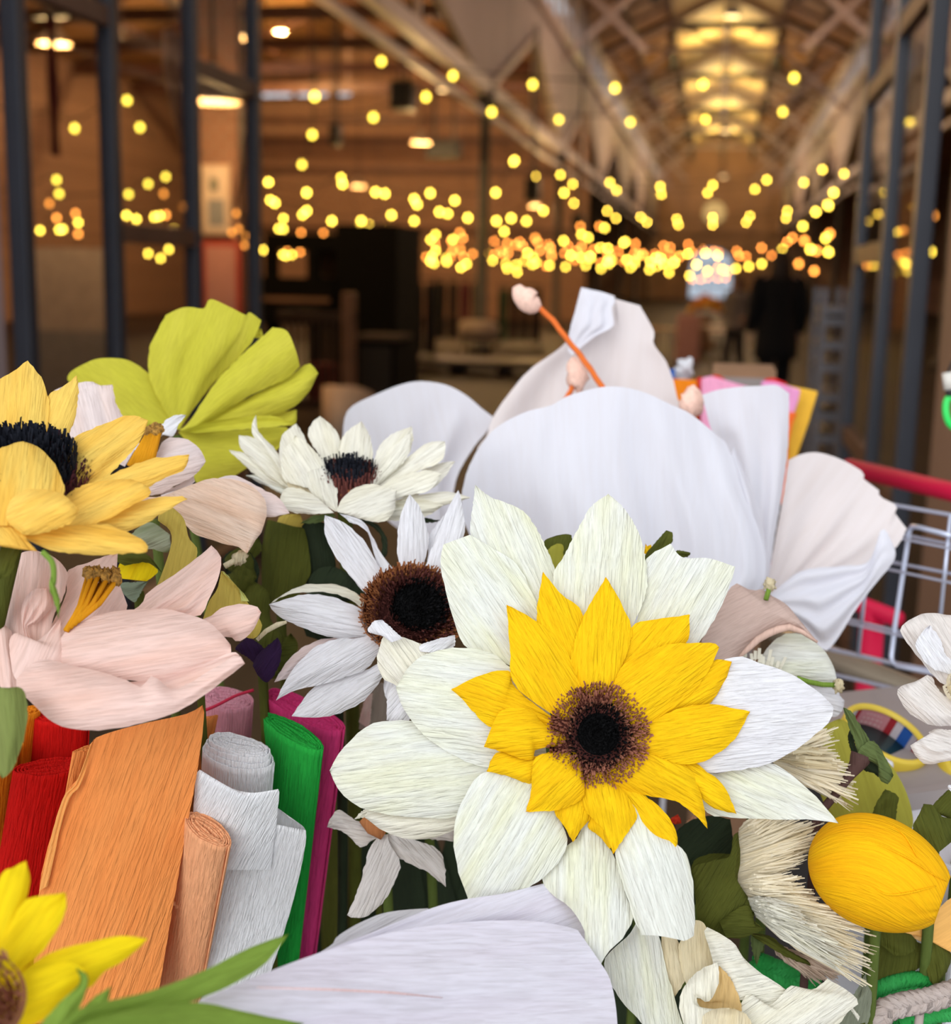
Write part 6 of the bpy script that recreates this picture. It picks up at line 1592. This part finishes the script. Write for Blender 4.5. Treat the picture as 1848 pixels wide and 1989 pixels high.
c_hot = crepe('roll_hot_pink', (.88, .06, .27), (.78, .045, .22), 420, .8, .08)
c_pink = crepe('roll_light_pink', (.92, .44, .56), (.88, .36, .50), 420, .9, .12)
c_peach = crepe('roll_peach', (.94, .45, .23), (.88, .36, .16), 460, .9, .12)
c_orange = crepe('roll_orange', (.93, .33, .09), (.88, .25, .055), 330, .95, .12)
c_red = crepe('roll_red', (.60, .006, .004), (.52, .005, .003), 420, .6, .05)
c_oy = crepe('roll_orange_yellow', (.86, .26, .010), (.80, .20, .008), 420, .6, .1)
roll('crepe_roll', 'hot pink flattened crepe roll behind the green roll', b3(1520, 205), .985, b3(1385, 1440), 1.11, .0345, .0135, (1, .42), 7, c_hot)
roll('crepe_roll', 'light pink crepe roll tied with a red cord behind the white roll', b3(1135, 145), .985, b3(1090, 1000), 1.09, .0205, .0125, (1, .18), 7, c_pink)
rr = [o for o in bpy.data.objects if o.get('label', '').startswith('light pink crepe roll')][0]
hh = Head((443, 1345), .962)
v, f = tube_vf(cr([hh.at(*b3(x, y)) for x, y in ((1020,205),(1070,185),(1120,160),(1180,130),(1265,103))], 16), .0012, 7); mesh('red_cord', v, f, plain('cherry_cord', (.55, .01, .06)), rr, True)
roll('crepe_roll', 'green flattened crepe roll between the white and hot pink rolls', b3(1462, 312), .935, b3(1345, 1480), 1.06, .0258, .0100, (1, .50), 7, c_green)
roll('crepe_roll', 'white crepe roll with stepped loose layers right of the orange sheet', b3(1192, 372), .915, b3(1110, 1600), 1.04, .0272, .0150, (1, .22), 9, c_white, drop=lambda t: .0 if t < .62 else (t - .62) * .035)
# loose outer layer of the white roll
rw = [o for o in bpy.data.objects if o.get('label', '').startswith('white crepe roll')][0]
hw = Head((460, 1750), .925, .1, -.55)
petal(rw, 'loose_layer', hw, B3([(900,1900),(930,1200),(960,760),(985,600),(1100,700),(1220,775),(1360,805),(1440,830),(1523,800),(1500,1000),(1420,1300),(1340,1550),(1260,1900)]), 6, c_white, .002, bulge=.014, jag=.6, n=36, m=26)
petal(rw, 'loose_layer', hw, B3([(940,1000),(970,620),(985,500),(1070,560),(1180,610),(1280,628),(1340,620),(1390,600),(1385,700),(1350,1000)]), 6, c_white, -.006, bulge=.018, jag=.5)
petal(rw, 'loose_layer', hw, B3([(1360,1000),(1355,800),(1372,690),(1440,740),(1523,798),(1500,900),(1440,1000)]), 3, c_white, .012, bulge=-.004, jag=.4)
roll('crepe_roll', 'peach crepe roll standing in front of the white roll', b3(1035, 800), .868, b3(885, 1640), .975, .0190, .0105, (1, .62), 6, c_peach)
rp = [o for o in bpy.data.objects if o.get('label', '').startswith('peach crepe roll')][0]
hp = Head((370, 1770), .914)
# crimp band pressed into the peach roll
v = []; f = []
ring = [b3(x, y) for x, y in ((862,1165),(900,1190),(950,1212),(1000,1228),(1060,1222))]
v, f = tube_vf(cr([hp.at(x, y, -.004 + .000 * i) for i, (x, y) in enumerate(ring)], 40), [.0016 + .0007 * math.sin(i * 1.5) for i in range(41)], 8)
mesh('crimp', v, f, c_peach, rp, True, [(p.x, p.z) for p in v])
# wide orange folded sheet: flat tube, open at its top right
T0 = b3(720, 330)
ro, T, ax_, mj, mn = roll('crepe_fold', 'broad orange folded crepe sheet in front of the red rolls', b3(735, 320), .915, b3(470, 1700), .98, .0435, .0062, (1, -.32), 3, c_orange, core=.3)
petal(ro, 'front_sheet', Head((600, 1500), .868, .0, -.35), B3([(420,1900),(480,1700),(560,1500),(560,1100),(700,600)]) if False else B3([(150,1760),(195,1100),(270,780),(325,620),(400,530),(445,395),(470,345),(600,300),(760,260),(893,232),(960,210),(1010,178),(1018,240),(985,500),(930,800),(860,1200),(800,1560),(760,1800)]), 11, c_orange, -.006, bulge=.010, jag=.5, n=44, m=30)
petal(ro, 'light_edge', Head((600, 1500), .868, .0, -.35), B3([(195,1105),(270,780),(325,620),(375,575),(445,395),(470,345),(448,430),(400,580),(350,640),(300,800),(240,1080)]), 5, crepe('orange_edge', (.92, .42, .12), None, 400, .4, .15), -.010, bulge=.002, jag=.5)
for nm, lb, t_, d0, bt, d1, a, b, mj_, mt in (
    ('crepe_roll', 'upper red crepe roll showing behind the orange sheet', b3(300, 240), .96, b3(260, 1200), 1.0, .022, .011, (1, .1), c_red),
    ('crepe_roll', 'lower red crepe roll nearest the orange sheet', b3(260, 485), .93, b3(120, 1300), .97, .023, .012, (1, .02), c_red),
    ('crepe_roll', 'orange-yellow crepe roll at the left edge beside the red rolls', b3(95, 215), .95, b3(-40, 1400), 1.0, .014, .010, (1, -.1), c_oy),
    ('crepe_roll', 'outermost orange-yellow crepe roll at the left edge', b3(-30, 400), .92, b3(-120, 1400), .97, .016, .011, (1, -.1), c_oy)):
    roll(nm, lb, t_, d0, bt, d1, a, b, mj_, 5, mt)

# ------------------------------------------------------------------ packets of coloured paper behind the lily
def packet(label, poly, d, mat, thick, group='coloured paper packets', name='paper_packet'):
    pts = B2(poly); h = Head(pts[0], d, -.2, .05); c_ = (sum(x for x, y in pts)/len(pts), sum(y for x, y in pts)/len(pts))
    fr = [h.at(x, y) for x, y in pts]; bk = [p - TOCAM * thick for p in fr]
    low = min(p.z for p in fr); n = len(fr)
    r = thing(name, label, 'coloured paper', (fr[0].x, fr[0].y, BZ + .01), group)
    f = [list(range(n)), list(range(n, 2*n))[::-1]] + [(k, k + n, (k+1) % n + n, (k+1) % n) for k in range(n)]
    o = mesh('sheets', fr + bk, f, mat, r, False, [(p.x, p.z) for p in fr + bk])
    m = o.modifiers.new('bevel', 'BEVEL'); m.width = .003; m.segments = 2
c1 = lambda n_, c_: crepe(n_, c_, None, 400, .4, .1)
packet('blue paper packet at the back left of the packets behind the lily', [(170,110),(235,112),(305,158),(300,900),(190,900)], 1.78, c1('pk_blue', (.03, .13, .48)), .01)
packet('orange paper packet right behind the lily', [(185,165),(350,172),(340,900),(160,900)], 1.72, c1('pk_orange', (.85, .24, .01)), .012)
packet('thin red paper packet between orange and pink packets', [(345,160),(385,155),(385,900),(335,900)], 1.74, c1('pk_red', (.65, .02, .02)), .012)
packet('light pink paper packet above the rolled lily petal', [(375,160),(430,150),(620,205),(700,225),(680,900),(370,900)], 1.70, c1('pk_pink', (.88, .38, .58)), .012)
packet('scarlet paper packet just showing over the light pink packet', [(420,150),(470,142),(540,190),(540,900),(430,900)], 1.76, c1('pk_scarlet', (.72, .03, .03)), .010)
packet('scarlet paper packet just showing over the yellow packet', [(740,168),(800,160),(880,195),(880,900),(750,900)], 1.74, c1('pk_scarlet2', (.70, .02, .03)), .010)
packet('orchid pink paper packet beside the yellow packet', [(725,178),(800,182),(955,230),(940,300),(905,400),(840,900),(725,900)], 1.66, c1('pk_orchid', (.78, .32, .58)), .008)
packet('golden yellow paper packet, last on the right behind the lily', [(810,190),(1058,240),(1000,430),(925,640),(870,900),(800,900)], 1.69, c1('pk_gold', (.86, .50, .05)), .012)
packet('small orange-red paper packet low beside the yellow packet', [(880,360),(935,365),(905,440),(890,470),(870,900),(800,900)], 1.645, c1('pk_vermilion', (.85, .16, .03)), .006)
r = thing('tissue_tuft', 'crumpled white tissue tuft on top of the blue packet', 'tissue', (P(1330, 715, 1.76).x, P(1330, 715, 1.76).y, BZ + .01))
blob(r, 'tuft', P(1330, 717, 1.77), (.013, .010, .012), w_crepe, .9, 8, freq=2.2, seg=18)
stem(r, P(1330, 720, 1.77), w_crepe, BZ + .01, r=.003)
r = thing('cardboard_box', 'flat brown cardboard box with grey side behind the coloured packets', 'box', (P(1440, 740, 1.95).x, P(1440, 740, 1.95).y, BZ + .01))
a = P(1385, 716, 1.95); b = P(1508, 712, 1.95)
MB().box((a.x, a.y, BZ + .01), (b.x, a.y + .14, a.z)).build('carton', plain('cardboard', (.24, .13, .07), rough=.8), r)
MB().box((a.x + .01, a.y - .004, BZ + .1), (b.x - .01, a.y, a.z - .012)).build('grey_side', plain('grey_print', (.22, .19, .18), rough=.6), r)
# ------------------------------------------------------------------ tray, tins and boxes at the right
TZ = P(1720, 1430, 1.16).z - .012
p = P(1740, 1430, 1.16)
M4 = Matrix((SIDE.to_tuple(), DIRC.to_tuple(), (0, 0, 1))).transposed().to_4x4()
r = thing('grey_tray', 'grey plastic tray that holds the round tin under the wire side', 'tray', (p.x, p.y, BZ + .01))
TW = P(1700, 1362, 1.31).z
gp = plain('tray_grey', (.30, .26, .25), rough=.55, vary=.1)
X = Matrix.Translation((p.x, p.y, 0)) @ M4
MB().box((-.07, -.09, TZ - .02), (.16, .16, TZ - .004), X).build('tray_floor', gp, r, bevel=.002)
MB().box((-.07, .155, TZ - .02), (.16, .165, TW), X).box((.152, -.09, TZ - .02), (.162, .165, TW), X).box((-.072, -.09, TZ - .02), (-.064, .165, TW), X).box((-.07, -.098, TZ - .03), (.16, -.088, TZ + .004), X).build('tray_side', gp, r)
MB().box((-.05, -.03, BZ + .01), (.15, .15, TZ - .02), X).build('base', plain('tray_base', (.05, .045, .045)), r)
def stripe_mat():
    m, n, l, b = newmat('printed_stripes')
    uv = n.new('ShaderNodeUVMap'); s = n.new('ShaderNodeSeparateXYZ'); l.new(uv.outputs[0], s.inputs[0])
    rp = n.new('ShaderNodeValToRGB'); rp.color_ramp.interpolation = 'CONSTANT'; l.new(s.outputs['X'], rp.inputs[0])
    cols = [(0, (.40, .14, .18)), (.10, (.02, .09, .36)), (.17, (.55, .56, .62)), (.27, (.33, .02, .03)), (.32, (.52, .22, .25)), (.58, (.33, .02, .03)), (.64, (.55, .5, .55)), (.70, (.02, .09, .36)), (.80, (.4, .36, .40)), (.86, (.30, .03, .04))]
    e = rp.color_ramp.elements; e[0].position, e[0].color = 0, (*cols[0][1], 1); e[1].position, e[1].color = cols[1][0], (*cols[1][1], 1)
    for q, c_ in cols[2:]:
        z = e.new(q); z.color = (*c_, 1)
    l.new(rp.outputs[0], b.inputs['Base Color']); b.inputs['Roughness'].default_value = .4
    return m
stm = stripe_mat()
def tin(x, y, d, label):
    c_ = P(x, y, d); axn = camvec(.30, .80, .46); R1 = .0372
    r = thing('round_tin', label, 'tin', c_ - axn * .02)
    MB().lathe(c_, [(R1, -.026), (R1 + .003, -.024), (R1 + .003, .001), (R1 + .001, .004), (R1 - .002, .004), (R1 - .003, 0)], axis=axn, sides=40).build('yellow_rim', plain('tin_yellow', (.68, .50, .05), rough=.4), r, True)
    a1 = camvec(1, -.42, 0); a1 = (a1 - axn * a1.dot(axn)).normalized(); b1 = axn.cross(a1)
    v = []; f = []; uv = []; n = 48
    for k in range(n + 1):
        t = math.pi * k / n; e = -a1 * math.cos(t) + b1 * math.sin(t) * (1 if b1.dot(camvec(0, 1, 0)) > 0 else -1)
        v += [c_ + e * (R1 - .0015) - axn * .024, c_ + e * (R1 - .0015) + axn * .001]; uv += [(k/n, 0), (k/n, 1)]
    for k in range(n): f.append((2*k, 2*k+2, 2*k+3, 2*k+1))
    mesh('printed_lining', v, f, stm, r, True, uv)
    for t0, t1, z0, z1 in ((.36, .54, .3, .42), (.36, .54, .52, .60), (.38, .52, .72, .78)):   # rows of fine lettering on the red panel
        v = []; f = []
        for k in range(13):
            if k % 3 == 2: continue
            for q, zz in ((0, z0), (0, z1), (1, z1), (1, z0)):
                t = math.pi * (t0 + (t1 - t0) * (k + .8*q) / 13); e = -a1 * math.cos(t) + b1 * math.sin(t) * (1 if b1.dot(camvec(0, 1, 0)) > 0 else -1)
                v.append(c_ + e * (R1 - .0024) - axn * (.024 - .025*zz))
            f.append(list(range(len(v) - 4, len(v))))
        mesh('lettering', v, f, plain('print_pale', (.62, .42, .42)), r, False)
    MB().lathe(c_ - axn * .018, [(0, 0), (R1 - .002, 0), (R1 - .002, -.003), (0, -.003)], axis=axn, sides=36).build('dark_green_base', plain('tin_green', (.008, .035, .035), rough=.35), r, True)
tin(1722, 1428, 1.15, 'open round tin with yellow rim and striped lining in the grey tray')
tin(1915, 1508, 1.13, 'second yellow rimmed tin at the right edge, mostly hidden by the ruffled flower')
p = P(1800, 1560, 1.06)
r = thing('white_box', 'white plastic box with a stepped rim below the grey tray', 'box', (p.x, p.y, BZ + .01))
wp_ = plain('white_plastic', (.72, .72, .78), rough=.3, vary=.03)
X = Matrix.Translation((p.x, p.y, 0)) @ M4
MB().box((-.05, -.10, BZ + .01), (.12, .05, p.z - .012), X).build('body', wp_, r, bevel=.003)
MB().box((-.058, .03, p.z - .012), (-.01, .06, p.z + .026), X).build('tab', wp_, r, bevel=.003)
MB().box((-.056, -.105, p.z - .012), (.125, .055, p.z - .004), X).build('lid', plain('clear_lid', (.66, .66, .72), rough=.15), r, bevel=.002)
MB().box((.0, -.106, p.z - .07), (.06, -.101, p.z - .03), X).build('blue_tag', plain('pale_blue_print', (.45, .55, .68)), r)
# ------------------------------------------------------------------ braided cords bottom right
def braid(name, label, pts, d, rr, mat, group='braided cords'):
    w = cr([P(x, y, d + (q[2] if len(q) > 2 else 0)) for q in pts for x, y in B8([(q[0], q[1])])], 60)
    r = thing(name, label, 'cord', (w[30].x, w[30].y, BZ + .01), group)
    for s in range(3):
        v = []; ln = []
        for i, p in enumerate(w):
            t = (w[min(i+1, 60)] - w[max(i-1, 0)]).normalized(); a = t.cross(TOCAM).normalized(); b = a.cross(t)
            ph = i * .55 + s * math.tau / 3
            ln.append(p + a * math.sin(ph) * rr * .62 + b * math.sin(2 * ph) * rr * .35)
        v, f = tube_vf(ln, rr * .52, 8); mesh('strand', v, f, mat, r, True, [(i % 8 * .001, i // 8 * .004) for i in range(len(v))])
    e = w[-1] if len(pts) < 3 else w[30]
    v, f = tube_vf([e, Vector((e.x, e.y + .01, BZ + .01))], rr * .4, 6); mesh('tail', v, f, mat, r, True, [(0, 0)] * len(v))
gy = crepe('green_yarn', (.02, .26, .05), (.05, .36, .10), 900, 1., .0, .8)
by = crepe('beige_yarn', (.42, .35, .32), (.50, .44, .42), 900, 1., .0, .8)
braid('braided_cord', 'green braided cord above the beige one in the bottom right corner', [(1330,1210),(1400,1140),(1500,1095),(1620,1070),(1720,1085)], .93, .0085, gy)
braid('braided_cord', 'beige braided cord curling in the bottom right corner', [(1990,1080),(1848,1120),(1700,1165),(1560,1190),(1450,1230),(1420,1330)], .91, .0080, by)
braid('braided_cord', 'green braided cord under the beige one at the right edge', [(1560,1320),(1680,1240),(1800,1215),(1950,1200)], .92, .0085, gy)
braid('braided_cord', 'green braided cord glimpsed between torn cream flower and thistle', [(690,950),(780,985),(900,1030),(1050,1080)], .98, .0090, gy)
# cut reeds beside the cords
r = thing('paper_leaf', 'grey-green paper reed beside the green braided cord', 'paper leaf', (P(1680, 1940, .92).x, P(1680, 1940, .92).y, BZ + .01))
h = Head((1680, 1940), .9)
petal(r, 'blade', h, B8([(1180,1340),(1190,1200),(1280,1120),(1355,980),(1378,1100),(1370,1250),(1340,1340)]), 3, crepe('grey_green_reed', (.20, .22, .16), None, 420, .5, .1), .0, bulge=.004)
petal(r, 'pale_blade', h, B8([(1300,1290),(1240,1200),(1190,1170),(1230,1160),(1310,1260)]), 2, cream, -.004, bulge=.001)
stem(r, h.at(1670, 1985, .0), olive, BZ + .01)
# green snap hook at the right edge
p = P(1852, 780, 1.5)
r = thing('snap_hook', 'bright green snap hook with a white cap hanging at the right edge', 'hook', p)
w = [P(x, y, 1.5) for x, y in ((1850,772),(1842,774),(1838,790),(1840,810),(1848,826),(1862,832),(1874,815),(1874,785),(1860,772),(1852,771))]
MB().tube(cr(w, 30), .0042, 10).build('loop', plain('hook_green', (.02, .62, .10), rough=.3), r, True)
MB().tube([P(1848, 770, 1.5), P(1846, 757, 1.5)], .0055, 12).build('collar', blackp, r, True)
MB().tube([P(1846, 757, 1.5), P(1842, 724, 1.5)], .0068, 12).build('cap', plain('hook_white', (.62, .60, .55), rough=.4), r, True)
MB().tube([P(1842, 724, 1.5), P(1856, 690, 1.5), P(1880, 640, 1.52), onplane(1885, 945, h0, SIDE)], .0016, 6).build('cord', blackp, r, True)
